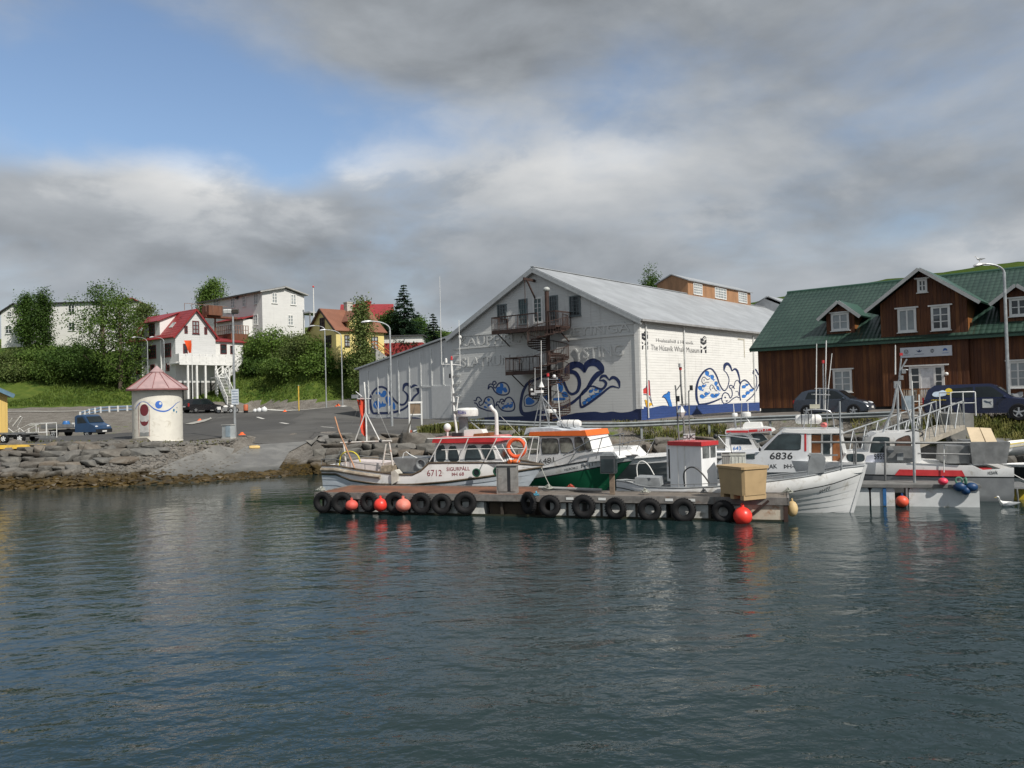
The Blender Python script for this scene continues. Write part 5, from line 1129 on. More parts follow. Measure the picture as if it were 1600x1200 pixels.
# ================================================================== VEGETATION
def leafmat(name, a, b):
 def f(t, bs, o):
  P = pos(t); n = t.noise(P, 1.4, 4, .6); n2 = t.noise(P, .35, 3, .5)
  c = t.mix(t.mapr(n, .3, .7), a, b); c = t.mix(t.mapr(n2, .4, .7, 0, .5), c, tuple(k * 1.25 for k in b))
  oi = t.n('ShaderNodeObjectInfo').outputs['Random']; hs = t.n('ShaderNodeHueSaturation'); t.l(c, hs.inputs['Color']); t.l(t.mapr(oi, 0, 1, .82, 1.2, False), hs.inputs['Value']); c = hs.outputs[0]
  t.l(c, bs.inputs['Base Color']); bs.inputs['Roughness'].default_value = .6; bs.inputs['Specular IOR Level'].default_value = .25
  tr = t.n('ShaderNodeBsdfTranslucent'); t.l(c, tr.inputs[0]); mx = t.n('ShaderNodeMixShader', in_Fac=.25); t.l(bs.outputs[0], mx.inputs[1]); t.l(tr.outputs[0], mx.inputs[2]); t.l(mx.outputs[0], o.inputs[0])
 return custom(name, f)
LEAF = [leafmat('leaf_dark', (.034, .076, .014), (.075, .135, .024)), leafmat('leaf_mid', (.052, .105, .018), (.115, .18, .033)), leafmat('leaf_olive', (.062, .098, .028), (.135, .17, .05))]
NEEDLE = leafmat('needle_green', (.012, .032, .018), (.026, .055, .026)); BARK = pm('bark', (.12, .095, .07), .95, var=.4, scale=6, bump=.02)
def leaf_mesh(blobs, per, size, seed, clump=.16, flat=.6):
 """quads scattered in clumps through a set of ellipsoids (unit crown: height 1)"""
 rg = np.random.default_rng(seed); V = [];
 for (cx, cy, cz, rx, ry, rz, n) in blobs:
  for _ in range(n):
   d = rg.normal(0, 1, 3); d /= np.linalg.norm(d); rr = rg.uniform(.5, 1.0) ** .6 * rg.choice([1, 1, 1, 1.12])
   c = np.array([cx, cy, cz]) + d * rr * np.array([rx, ry, rz]); k = rg.uniform(.6, 1.3) * clump
   m = per
   P = c + rg.normal(0, 1, (m, 3)) * k * np.array([.55, .55, .4])
   N = rg.normal(0, 1, (m, 3)) + np.array([0, 0, .8]) + d * .5; N /= np.linalg.norm(N, axis=1)[:, None]
   A = np.cross(N, rg.normal(0, 1, (m, 3))); A /= np.linalg.norm(A, axis=1)[:, None]; B = np.cross(N, A)
   s = size * rg.uniform(.6, 1.3, (m, 1)); V.append(np.stack([P - A * s, P - B * s * flat, P + A * s, P + B * s * flat], 1).reshape(-1, 3))
 V = np.concatenate(V); V = V[:, :]; n = len(V) // 4
 return V, np.arange(n * 4).reshape(-1, 4)
def mesh_obj(name, V, Fc, mat, parent):
 me = bpy.data.meshes.new(name); me.vertices.add(len(V)); me.vertices.foreach_set('co', V.ravel()); me.loops.add(Fc.size); me.loops.foreach_set('vertex_index', Fc.ravel())
 me.polygons.add(len(Fc)); me.polygons.foreach_set('loop_start', np.arange(len(Fc)) * 4); me.materials.append(mat); me.update(calc_edges=True); me.validate()
 o = bpy.data.objects.new(name, me); COL.objects.link(o); o.parent = parent; ROOTM[o.name] = ROOTM[parent.name] if parent else Matrix.Identity(4); return o
def make_tree(kind, loc, h, w, lm, label, group, seed, trunk_h=.3, name=None):
 rg = random.Random(seed); T = thing(name or kind, label, kind.replace('_', ' ').split()[-1] if kind != 'spruce' else 'tree', loc, 0, group)
 mb = MB(); asp = w / h; bl = []
 if kind == 'bush':
  for i in range(9):
   a = i * 2.4 + rg.random(); r = .33 * math.sqrt((i + .5) / 9); s = rg.uniform(.26, .36); bl.append((math.cos(a) * r * asp * 1.35, math.sin(a) * r * asp, rg.uniform(.2, .86 - r), s * asp * .7, s * asp * .65, s * .68, 40))
  for i in range(4): a = rg.random() * 6.28; mb.cyl((0, 0, -.1 * h), (math.cos(a) * .2 * w, math.sin(a) * .2 * w, .6 * h), .05, .02, 5)
  per, sz = 19, .135
 elif kind == 'tree':
  n = 12
  for i in range(n):
   u = (i + .5) / n; z = trunk_h + (1 - trunk_h) * u * .93; rad = math.sin(math.pi * min(.96, .14 + .86 * u)) ** .7 * rg.uniform(.26, .46); a = i * 2.4 + rg.uniform(-.5, .5)
   bl.append((math.cos(a) * rad * asp, math.sin(a) * rad * asp, z, .27 * asp * rg.uniform(.8, 1.25), .25 * asp, .13 * rg.uniform(.7, 1.35), 46))
  bl.append((0, 0, .92, .13 * asp, .13 * asp, .08, 30))
  mb.tube([(0, 0, -.05 * h), (.02 * w, 0, .35 * h), (0, .02 * w, .65 * h), (0, 0, .9 * h)], [.035 * w + .08, .03 * w + .04, .03 * w, .03], 7)
  for i in range(9):
   b = bl[i]; z0 = max(.15, b[2] - .22); mb.tube([(0, 0, z0 * h), (b[0] * h * .6, b[1] * h * .6, (z0 + b[2]) / 2 * h), (b[0] * h, b[1] * h, b[2] * h)], [.09, .06, .03], 5)
  per, sz = 16, .135
 if kind != 'spruce':
  V, Fc = leaf_mesh(bl, per, sz / h, seed, .95 / h); V = V * h
  mesh_obj('crown', V, Fc, lm, T)
 else:
  g = np.random.default_rng(seed); Vs = []
  mb.cyl((0, 0, -.3), (0, 0, h * .97), .16, .03, 7)
  nl = int(h * 2.6)
  for i in range(nl):
   u = i / nl; z = h * (.10 + .89 * u); R_ = w / 2 * (1 - u) ** .85 * g.uniform(.8, 1.12); nb = int(7 + 6 * (1 - u))
   for k in range(nb):
    a = g.uniform(0, 6.28); L = R_ * g.uniform(.75, 1.1) + .08; m = max(9, int(L * 22)); s = g.uniform(0, 1, m) ** .8
    dx, dy = math.cos(a), math.sin(a); P = np.stack([dx * L * s, dy * L * s, z - L * .28 * s + L * .12 * s ** 3], 1) + g.normal(0, .05 + .05 * L, (m, 3)) * np.array([1, 1, .45])
    A = np.stack([np.full(m, dx), np.full(m, dy), g.uniform(-.3, .2, m)], 1) + g.normal(0, .45, (m, 3)); A /= np.linalg.norm(A, axis=1)[:, None]; B = np.cross(A, g.normal(0, 1, (m, 3)) * .4 + [0, 0, 1]); B /= np.linalg.norm(B, axis=1)[:, None]
    q = g.uniform(.13, .24, (m, 1)); Vs.append(np.stack([P - A * q, P - B * q * .4, P + A * q, P + B * q * .4], 1).reshape(-1, 3))
  V = np.concatenate(Vs); mesh_obj('crown', V, np.arange(len(V)).reshape(-1, 4), NEEDLE, T)
 mb.build('trunk', BARK, T); return T
def px_tree(kind, px, base, top, wpx, Y, lm, label, group, seed, th=.3, sink=.2, name=None):
 if kind == 'bush': base -= 7; wpx *= .88
 b = ground(px, base, 85) if kind == 'bush' else at(px, base, Y); Y = b.y; g = tz(b.x, b.y); h = at(px, top, Y).z - g; make_tree(kind, (b.x, b.y, g - sink), h + sink, wpx * Y / F_PX, LEAF[lm], label, group, seed, th, name)
def vegetation():
 gb, gt = 'bushes on the grassy slope', 'trees on the slope'
 px_tree('tree', 42, 530, 463, 25, 123, 0, 'dark rounded tree before the gabled end of the long white house', gt, 11, .25)
 px_tree('tree', 67, 530, 460, 25, 122, 0, 'taller of the two dark trees before the long white house', gt, 12, .28)
 px_tree('tree', 160, 600, 447, 104, 111, 0, 'biggest leafy tree on the left slope', gt, 13, .12); px_tree('tree', 188, 604, 462, 80, 107, 1, 'broad green tree left of the red roofed house', gt, 14, .1)
 px_tree('tree', 224, 570, 476, 50, 120, 2, 'pale green tree behind the red roofed house', gt, 15, .2)
 for i, (x, b, t, w, Y, m, l) in enumerate([(20, 592, 543, 80, 110, 2, 'light green bush at the left edge of the slope'), (-30, 590, 540, 80, 113, 1, 'bush cut by the left edge of the view'), (62, 596, 535, 84, 110, 1, 'round mid green bush below the twin dark trees'), (106, 600, 532, 92, 110, 0, 'tall dark bush in the middle of the left slope'),
  (140, 606, 536, 86, 106, 0, 'dark bush at the foot of the biggest tree'), (85, 603, 560, 70, 105, 1, 'low bush at the front of the left thicket'), (30, 600, 565, 66, 105, 2, 'low pale bush at the front of the left thicket'), (184, 606, 545, 60, 103, 0, 'bush tucked against the red roofed house'), (118, 580, 532, 60, 118, 0, 'bush under the windows of the long white house'),
  (395, 572, 520, 62, 107, 1, 'bush right of the brown terrace'), (428, 580, 501, 84, 106, 1, 'large bush before the big white block'), (470, 578, 508, 84, 107, 2, 'olive bush beside the big white block'), (508, 574, 520, 60, 105, 1, 'bush between the white block and the yellow house'), (446, 596, 548, 90, 102, 1, 'low spreading bush in front of the large bush'),
  (540, 590, 545, 58, 99, 0, 'dark bush below the yellow house'), (400, 590, 552, 60, 103, 0, 'shaded low bush beside the stilted stairs'), (498, 588, 548, 62, 101, 1, 'low bush behind the twin street lamps'), (570, 588, 548, 50, 99, 1, 'bush behind the corner of the grey annex'), (612, 560, 530, 50, 112, 0, 'bush by the low red shed'), (655, 550, 520, 60, 118, 0, 'bush under the spruce trees'), (690, 545, 520, 50, 122, 1, 'bush above the annex roof')]):
  px_tree('bush', x, b, t, w, Y, m, l, gb, 30 + i, name='bush')
 px_tree('tree', 566, 565, 470, 24, 98.5, 2, 'slim birch standing before the yellow house', gt, 16, .08)
 px_tree('tree', 335, 490, 439, 36, 133, 1, 'tree showing over the roof of the big white block', gt, 17, .2); px_tree('tree', 322, 490, 452, 26, 134, 1, 'small tree at the rear corner of the big white block', gt, 18, .2)
 px_tree('tree', 612, 545, 490, 40, 116, 0, 'round dark tree left of the tall spruce', gt, 19, .2); px_tree('tree', 654, 545, 500, 32, 121, 0, 'round dark tree right of the tall spruce', gt, 20, .2)
 px_tree('spruce', 633, 545, 441, 88, 113, 0, 'tallest pointed spruce behind the yellow house', 'spruces on the slope', 21); px_tree('spruce', 678, 545, 487, 58, 116, 0, 'smaller pointed spruce above the annex roof', 'spruces on the slope', 22)
 px_tree('tree', 1022, 600, 428, 34, 125, 0, 'treetop showing over the museum ridge', gt, 23, .4)
 g = np.random.default_rng(5); Vs = []
 def tufts(x0, x1, y0, y1, n, h, cond, blades=5, wd=.05):
  X = g.uniform(x0, x1, n); Y = g.uniform(y0, y1, n); Z = terr(X, Y); ok = cond(X, Y, Z); X, Y, Z = X[ok], Y[ok], Z[ok]
  for _ in range(blades):
   a = g.uniform(0, 6.28, len(X)); hh = h * g.uniform(.5, 1.25, len(X)); ox, oy = g.normal(0, h * .3, len(X)), g.normal(0, h * .3, len(X)); w_ = wd * g.uniform(.7, 1.4, len(X))
   b0 = np.stack([X + ox - np.sin(a) * w_, Y + oy + np.cos(a) * w_, Z - .03], 1); b1 = np.stack([X + ox + np.sin(a) * w_, Y + oy - np.cos(a) * w_, Z - .03], 1)
   lean = g.uniform(.1, .5, len(X)) * hh; t1 = np.stack([X + ox + np.cos(a) * lean + .012, Y + oy + np.sin(a) * lean, Z + hh], 1); t0 = t1 - [.024, 0, 0]
   Vs.append(np.stack([b0, b1, t1, t0], 1).reshape(-1, 3))
 def emit(name, mat, **k):
  V = np.concatenate(Vs); Vs.clear(); o = mesh_obj(name, V, np.arange(len(V)).reshape(-1, 4), mat, None); tag(o, **k)
 GR = leafmat('grass_green', (.055, .105, .013), (.125, .18, .03)); GB = leafmat('bank_grass', (.06, .085, .014), (.19, .175, .055))
 tufts(-62, -8, 92, 128, 22000, .24, lambda x, y, z: z > 4.7, 4, .07); emit('slope_grass', GR, kind='stuff')
 d = lambda x, y: y - np.interp(x, SHX, SHY)
 cl = lambda x, y: np.sin(x * 1.9 + np.sin(y * 1.3) * 2) + np.sin(x * .6 + 2) > .25
 tufts(-6, 27, 44, 50.5, 5200, .30, lambda x, y, z: (d(x, y) > 3.6) & (d(x, y) < 6.3) & cl(x, y) & (z > 1.4), 6, .018)
 tufts(20.2, 33, 35, 41.5, 6500, .38, lambda x, y, z: (d(x, y) > 3.0) & (d(x, y) < 5.9) & (z > 1.2), 7, .016)
 tufts(-5.6, -2.0, 49.2, 50.6, 500, .55, lambda x, y, z: z > 1.2, 7, .016)
 tufts(-31, -17, 48.5, 51.5, 120, .12, lambda x, y, z: z > 1.5, 6, .02)
 emit('bank_grass', GB, kind='stuff')
# ================================================================== ROCKS
def rock_variant(seed):
 rg = random.Random(seed); bm = bmesh.new()
 for i in range(26):
  v = Vector((rg.uniform(-1, 1), rg.uniform(-1, 1), rg.uniform(-1, 1))); v = Vector([math.copysign(abs(c) ** .6, c) for c in v]); v.z *= .9
  bm.verts.new((v.x * .56, v.y * .5, v.z * .46))
 r = bmesh.ops.convex_hull(bm, input=bm.verts); bmesh.ops.delete(bm, geom=[e for e in r['geom_interior'] if isinstance(e, bmesh.types.BMVert)], context='VERTS')
 bmesh.ops.bevel(bm, geom=bm.edges[:], offset=.045, segments=2, affect='EDGES', profile=.6)
 me = bpy.data.meshes.new('boulder'); bm.to_mesh(me); bm.free()
 me.polygons.foreach_set('use_smooth', [True] * len(me.polygons)); me.set_sharp_from_angle(angle=R(28)); return me
def rock_mat():
 def f(t, b, o):
  P = pos(t); oi = t.n('ShaderNodeObjectInfo').outputs['Random']; z = t.sep(P)[2]
  n1 = t.noise(P, 2.0, 6, .65, .4); n2 = t.noise(P, 9, 5, .7)
  c = t.mix(t.mapr(oi, .35, 1, 0, 1), (.085, .082, .076), (.15, .122, .095)); c = t.mix(t.mapr(t.math('FRACT', t.math('MULTIPLY', oi, 5.7)), .4, 1, 0, .8), c, (.135, .135, .13))
  c = t.mix(t.mapr(n1, .35, .7, 0, .55), c, (.23, .22, .195)); c = t.mix(t.mapr(n2, .5, .75, 0, .5), c, (.04, .038, .034))
  zz = t.math('ADD', z, t.math('MULTIPLY', t.math('SUBTRACT', n1, .5), .8)); c = t.mix(t.mapr(zz, .35, .85, 1, 0), c, t.mix(n2, (.015, .014, .008), (.075, .048, .012)))
  t.l(c, b.inputs['Base Color']); b.inputs['Roughness'].default_value = .85; b.inputs['Specular IOR Level'].default_value = .25
  bump(t, b, t.math('ADD', n1, t.math('MULTIPLY', n2, .4)), .06, .8)
 return custom('rock', f)
def rocks():
 RM = rock_mat(); var = [rock_variant(s) for s in range(60, 70)]
 for m in var: m.materials.append(RM)
 rg = random.Random(4); count = [0]
 def put(x, y, z, s, lab, grp, rz=None, tilt=.12, v=None):
  o = bpy.data.objects.new('boulder', var[v if v is not None else rg.randrange(10)]); COL.objects.link(o); o.location = (x, y, z); o.scale = s
  o.rotation_euler = (rg.uniform(-tilt, tilt), rg.uniform(-tilt, tilt), rz if rz is not None else rg.choice([0, math.pi]) + rg.uniform(-.35, .35)); tag(o, lab, 'boulder', grp); count[0] += 1
 def wall(x0, x1, rows, grp, lab, skip=None, k=1.0):
  for ri, (dd, sz) in enumerate(rows):
   row = 'bottom course' if ri == 0 else ('top course' if ri == len(rows) - 1 else ['second', 'third', 'fourth', 'fifth', 'sixth'][ri - 1] + ' course up')
   x = x0 + rg.uniform(0, .6)
   while x < x1:
    w = rg.uniform(.6, 1.45) * k; h = sz * rg.uniform(.9, 1.3)
    xm = x + w / 2; sh = np.interp(xm, SHX, SHY); y = sh + dd + rg.uniform(-.12, .12); z = tz(xm, y)
    if not (skip and skip(xm, dd)): put(xm, y, z + h * .12, (w * 1.04, 1.15 * k, h), '%s %s, %s, %s' % ('broad' if w > 1.15 * k else ('narrow' if w < .85 * k else 'medium'), lab, row, 'left end' if xm < x0 + (x1 - x0) * .2 else 'left part' if xm < x0 + (x1 - x0) * .4 else 'middle part' if xm < x0 + (x1 - x0) * .6 else 'right part' if xm < x0 + (x1 - x0) * .8 else 'right end'), grp)
    x += w * .93
 wall(-35.5, -24.0, [(1.7, .45), (2.3, .5), (2.9, .5), (3.5, .5), (4.1, .5), (4.7, .5), (5.2, .42)], 'boulders of the left sea wall', 'grey boulder of the left sea wall')
 wall(-24.0, -21.6, [(3.3, .5), (4.2, .5), (4.9, .45)], 'boulders of the left sea wall', 'grey boulder of the left sea wall')
 for si, (px, py, w) in enumerate(((190, 692, 1.5), (205, 697, 1.2), (225, 700, 1.0), (215, 690, 1.4), (160, 699, 1.3), (240, 703, .8), (133, 696, 1.2), (255, 705, .7), (176, 703, 1.0))):
  p = ground(px, py); put(p.x, p.y, p.z + .06, (w, .8, .36), 'loose slab, %s from the left among the slabs below the round kiosk' % ['fourth', 'fifth', 'seventh', 'sixth', 'second', 'eighth', 'leftmost', 'last', 'third'][si], 'slabs by the kiosk', tilt=.18)
 wall(-12.3, -1.0, [(.9, .55), (1.7, .6), (2.5, .65), (3.3, .62), (4.15, .6), (4.9, .5)], 'boulders of the middle sea wall', 'boulder of the sea wall behind the boats', k=1.15)
 wall(-1.0, 26.0, [(2.6, .55), (3.5, .45)], 'boulders under the guard rail', 'boulder under the guard rail', skip=lambda x, d_: rg.random() < .4, k=1.05)
 wall(21.6, 31.0, [(.3, .6), (1.0, .6), (1.7, .6), (2.4, .55), (3.0, .5)], 'boulders of the right bank', 'boulder below the navy pickup', k=.8)
 p = ground(648, 690); put(p.x + .3, p.y - .4, p.z - .35, (2.3, 1.6, 2.3), 'big pale squared block at the end of the guard rail', 'boulders of the middle sea wall', .1, .04, 3)
 g = np.random.default_rng(8); V, Fc = [], []
 bi = bmesh.new(); bmesh.ops.create_icosphere(bi, subdivisions=1, radius=.5); bi.verts.ensure_lookup_table(); ico = np.array([v.co[:] for v in bi.verts]); fi = [tuple(v.index for v in f.verts) for f in bi.faces]; bi.free()
 def scatter(n, x0, x1, d0, d1, smin, smax, zf=.6):
  X = g.uniform(x0, x1, n); D = g.uniform(d0, d1, n); Yy = D + np.interp(X, SHX, SHY); Z = terr(X, Yy)
  for x, y, z in zip(X, Yy, Z):
   s = smin + (smax - smin) * g.random() ** 2; b = len(V); q = ico * g.uniform(.75, 1.2, (len(ico), 1)) * [s * g.uniform(.8, 1.6), s, s * zf]; a, c = g.uniform(0, 6.28), g.normal(0, .25)
   u, v, w = q[:, 0], q[:, 1], q[:, 2]; v, w = v * math.cos(c) - w * math.sin(c), v * math.sin(c) + w * math.cos(c)
   V.extend(zip(x + u * math.cos(a) - v * math.sin(a), y + u * math.sin(a) + v * math.cos(a), z + w + s * .08)); Fc.extend([tuple(i + b for i in f) for f in fi])
 scatter(2600, -24.5, -16.5, 1.4, 8.5, .07, .26); scatter(500, -18.5, -12.5, -.4, 1.2, .12, .4); scatter(700, -36, -20, .3, 2.0, .1, .35); scatter(500, -12, 0, -.2, 1.0, .2, .5)
 me = bpy.data.meshes.new('shingle'); me.from_pydata(V, [], Fc); me.materials.append(RM); o = bpy.data.objects.new('shingle', me); COL.objects.link(o); o['kind'] = 'stuff'
 V.clear(); Fc.clear(); scatter(900, -38, -13, -.5, 1.0, .12, .6, .45); scatter(500, -38, -27, .5, 1.9, .12, .5, .45); scatter(250, -25, -19, .6, 1.6, .12, .5, .45)
 me = bpy.data.meshes.new('seaweed'); me.from_pydata(V, [], Fc); me.materials.append(pm('seaweed', (.055, .036, .010), .5, var=.6, scale=1.5, coords='world', spec=.4)); o = bpy.data.objects.new('seaweed', me); COL.objects.link(o); o['kind'] = 'stuff'
# ================================================================== RAILS, LAMPS, POSTS
def rails():
 P = [at(*q) for q in ((645, 677, 50.2), (668, 669, 50.8), (702, 662, 50.4), (760, 660, 49.4), (850, 663, 48.4), (960, 664, 47.5), (1065, 660, 46.8), (1170, 655, 46), (1250, 652, 45), (1330, 649.5, 44), (1392, 647, 43))]
 T = thing('guard_rail', 'long grey steel guard rail on the bank behind the boats', 'guard rail', (0, 47, 0)); ST = pm('rail_steel', (.30, .325, .33), .55, metal=.4, var=.15, scale=2, dirt=((.2, .14, .09), .15, 3))
 m = MB(); prof = [(-.155, 0), (-.15, .05), (-.09, .085), (-.04, .04), (0, .0), (.04, .04), (.09, .085), (.15, .05), (.155, 0)]
 Q = cr([p - Vector((0, 47, 0)) for p in P], False, 5); rings = []
 for i, p in enumerate(Q):
  d = (Q[min(i + 1, len(Q) - 1)] - Q[max(0, i - 1)]); n = Vector((d.y, -d.x, 0)).normalized(); rings.append([p + n * b + Vector((0, 0, a)) for a, b in prof])
 m.loft(rings, False, False, False, True); m.build('beam', ST, T, recalc=False, sharp=50)
 L = 0; acc = 0
 for i in range(1, len(Q)):
  acc += (Q[i] - Q[i - 1]).length
  if acc > 3.2 or i == 1:
   acc = 0; q = Q[i]; w = MB(); g = tz(q.x, q.y + 47); w.bb(q.x - .06, q.x + .06, q.y + .02, q.y + .16, g - .4, q.z + .17); w.build('post', ST, T)
 e = MB(); q = Q[0]; e.box(q + Vector((-.1, 0, -.05)), (.12, .16, .5)); e.build('end_cap', pm('faded_red', (.35, .10, .06), .7), T)
 T = thing('roadside_railing', 'low blue grey railing with pale posts on the upper road', 'railing', (-30, 88, 0)); BL = pm('rail_blue', (.10, .16, .24), .6); m = MB()
 Q = [at(*q) - Vector((-30, 88, 0)) for q in ((126, 645, 88), (140, 640.5, 89), (158, 637, 90), (185, 635.5, 91), (214, 634.5, 92))]
 for k in (0, -.35): m2 = MB(); m2.tube([p + Vector((0, 0, k)) for p in Q], .10, 6); m2.build('rail', BL, T)
 for u in range(9):
  a = u / 8 * 4; i = min(3, int(a)); p = Q[i] + (Q[i + 1] - Q[i]) * (a - i); m = MB(); m.bb(p.x - .07, p.x + .07, p.y - .16, p.y - .02, p.z - .95, p.z + .12); m.build('post', WHITE2, T)
def lamp(px, base, top, Y, arm, label, head=1.2, curve=True, grp='street lamps', name='street_lamp', k=1.0):
 b = at(px, base, Y); g = tz(b.x, b.y); z = at(px, top, Y).z - g; T = thing(name, label, 'street lamp', (b.x, b.y, g), 0, grp); a = Vector(arm); L = a.length
 m = MB(); m.cyl((0, 0, 0), (0, 0, 1.1), .11 * k, .11 * k, 10); pts = [(0, 0, 1.0), (0, 0, z * .5), (0, 0, z - L * .45)]
 for i in range(1, 8): t = i / 7 * math.pi / 2; pts.append((a.x * (1 - math.cos(t)), a.y * (1 - math.cos(t)), z - L * .45 + L * .45 * math.sin(t)))
 m.tube(pts, [.085 * k, .075 * k, .065 * k] + [.05 * k] * 7, 8); m.build('pole', STEEL, T)
 d = a.normalized(); e = Vector((a.x, a.y, z)); h = MB(); s = Vector((-d.y, d.x, 0)); rings = []
 for u, w_, hh in ((0, .07, .05), (.25, .13, .11), (.6, .16, .13), (.9, .12, .09), (1.0, .04, .03)):
  c = e + d * head * .62 * u + Vector((0, 0, -.10 * u)); rings.append([c + s * w_ * math.cos(t) + Vector((0, 0, hh * math.sin(t) * (1 if math.sin(t) > 0 else .45))) for t in [2 * math.pi * k / 10 for k in range(10)]])
 h.loft(rings, True, True, False, True); h.build('lamp_head', pm('lamp_head_white', (.55, .56, .57), .35), T)
 return T
def street():
 lamp(510, 635, 508.5, 92, (-1.1, 0, 0), 'left of the two street lamps at the far side of the road', 1.2, k=.8); lamp(535.5, 636.5, 515, 90, (-1.6, -.4, 0), 'right of the two street lamps at the far side of the road', 1.1, k=.8)
 lamp(612.5, 658, 502, 62, (-1.3, -.4, 0), 'street lamp in front of the grey museum annex', 1.3); lamp(258, 640, 526, 96, (-1.2, 0, 0), 'street lamp against the wall of the red roofed house', .8, k=.65)
 lamp(232, 630, 526, 98, (-1.5, .2, 0), 'lamp on the left of the red roofed house front', .8, k=.65)
 T = lamp(1577, 640, 412, 39.5, (-.95, -.1, 0), 'tall street lamp beside the timber building with a gull on its head', 1.0)
 e = Vector(T.location) + Vector((-1.22, -.12, T.children[0].bound_box[1][2] + .0)); zt = max(v[2] for v in T.children[0].bound_box); e.z = T.location.z + zt + .10
 gull('white gull perched on the tall street lamp', e, R(160), .8)
 b = at(367.5, 681, 53.5); g = tz(b.x, b.y); z = at(364, 489, 53.5).z - g; T = thing('floodlight_mast', 'tall thin steel mast with floodlights by the electrical cabinet', 'floodlight', (b.x, b.y, g)); m = MB(); m.cyl((0, 0, -.2), (0, 0, z), .09, .055, 10); m.beam((-.45, 0, z - .05), (.35, 0, z - .05), .05); m.build('mast', STEEL, T)
 for x_, w_, c in ((-.42, .28, WHITE), (-.18, .24, WHITE), (.2, .42, pm('flood_dark', (.08, .07, .06), .4))):
  h = MB(); h.box((x_, -.1, z + .1), (w_, .2, .26), Matrix.Rotation(.3, 3, 'X')); h.box((x_, -.21, z + .08), (w_ * .85, .02, .2), Matrix.Rotation(.3, 3, 'X')); h.build('floodlight', c, T)
 s = MB(); z0, z1 = at(368, 632, 53.5).z - g, at(368, 608, 53.5).z - g; s.bb(-.15, .32, -.14, -.10, z0, z1); sg = s.build('notice_board', pm('sign_pale', (.55, .60, .66), .5), T)
 s = MB()
 for k in range(5): s.bb(-.10, .27, -.146, -.141, z0 + .12 + k * .18, z0 + .18 + k * .18)
 s.build('printed_lines', pm('print_blue', (.22, .28, .36), .6), sg)
 b = at(357, 680, 53); T = thing('electrical_cabinet', 'grey electrical cabinet at the foot of the floodlight mast', 'cabinet', (b.x, b.y, tz(b.x, b.y)), R(-25)); m = MB(); m.bb(-.36, .36, -.2, .2, .06, .86); m.build('body', pm('cabinet_grey', (.34, .37, .38), .5, var=.1), T)
 m = MB(); m.bb(-.02, .34, -.225, -.2, .12, .82); m.build('door', pm('cabinet_blue', (.30, .38, .44), .5), T); m = MB(); m.bb(-.4, .4, -.24, .24, .86, .9); m.bb(-.4, .4, -.24, .24, -.1, .06); m.build('cap', pm('cabinet_base', (.4, .4, .38), .8), T)
 b = at(640.5, 678, 51); g = tz(b.x, b.y); T = thing('information_board', 'brown panel in a white post frame beside the end of the guard rail', 'sign', (b.x, b.y, g)); c = at(656, 664, 55); d = Vector((c.x - b.x, c.y - b.y, 0)); z1 = at(640, 629, 51).z - g; zl = at(640, 648, 51).z - g
 d = Vector((.75, .15, 0)); m = MB();
 m.beam((0, 0, -.3), (0, 0, z1), .09); m.beam(d + Vector((0, 0, -.4)), d + Vector((0, 0, z1)), .09); m.beam((-.05, 0, z1), d + Vector((.05, .01, z1)), .08, .12); m.beam((0, 0, zl), d + Vector((0, 0, zl)), .07); m.build('frame', WHITE, T)
 m = MB(); m.beam(Vector((.04, .03, (z1 + zl) / 2)), d + Vector((-.04, .03, (z1 + zl) / 2)), .03, z1 - zl - .1); m.build('panel', pm('panel_brown', (.20, .145, .095), .7), T)
 for px, b_, t_, Y, l in ((467, 638, 602, 93, 'yellow snow pole at the road edge before the grassy slope'),):
  b = at(px, b_, Y); g = tz(b.x, b.y); T = thing('snow_pole', l, 'pole', (b.x, b.y, g)); m = MB(); z = at(px, t_, Y).z - g; m.cyl((0, 0, -.2), (0, 0, z - .05), .07, .07, 8); m.build('pole', YELLOWP, T); m = MB(); m.cyl((0, 0, z - .05), (0, 0, z), .09, .09, 8); m.build('cap', STEEL, T)
 OR = pm('faded_orange', (.80, .13, .03), .6, var=.2)
 for px, py, Y, s, l in ((312, 650, 82, .55, 'orange marker lying at the tip of the traffic island'), (378, 677, 55, .5, 'orange marker lying beside the floodlight mast'), (445, 638.5, 94, .55, 'orange marker at the far road edge by the white sacks'), (528, 636, 91, .75, 'orange marker at the foot of the twin street lamps')):
  b = at(px, py, Y); g = tz(b.x, b.y); s *= .75; T = thing('road_marker', l, 'marker', (b.x, b.y, g + .03), .4, 'orange road markers'); m = MB(); m.rev([(s * .55, 0), (s * .5, s * .12), (s * .3, s * .3), (s * .22, s * .5), (.02, s * .52)], n=8, smooth=False); m.build('body', OR, T); m = MB(); m.bb(-s * .6, s * .6, -s * .45, s * .45, -.02, .03); m.build('foot', OR, T)
 b = at(397, 684, 52); g = tz(b.x, b.y); T = thing('stone_post', 'pale yellow fallen stone post on the slipway edge', 'post', (b.x, b.y, g), .35); m = MB(); m.loft([[Vector((x_, r * math.cos(t), .1 + r * math.sin(t))) for t in [k * math.pi / 3 for k in range(6)]] for x_, r in ((-.3, .14), (-.1, .16), (.22, .15), (.34, .1))], True, True, False, False); m.build('body', pm('post_yellow', (.60, .42, .16), .7, var=.25), T)
 p0, p1 = at(-20, 699, 46.6), at(91, 696.5, 48.2); T = thing('yellow_kerb', 'long yellow painted timber kerb at the quay edge', 'kerb', (p0.x, p0.y, p0.z)); m = MB(); m.beam((0, 0, 0), p1 - p0, .3, .22); m.build('timber', YELLOWP, T)
 b = at(408, 635, 97); g = tz(b.x, b.y); SK = pm('white_sack', (.68, .70, .70), .6, bump=.03, bscale=4)
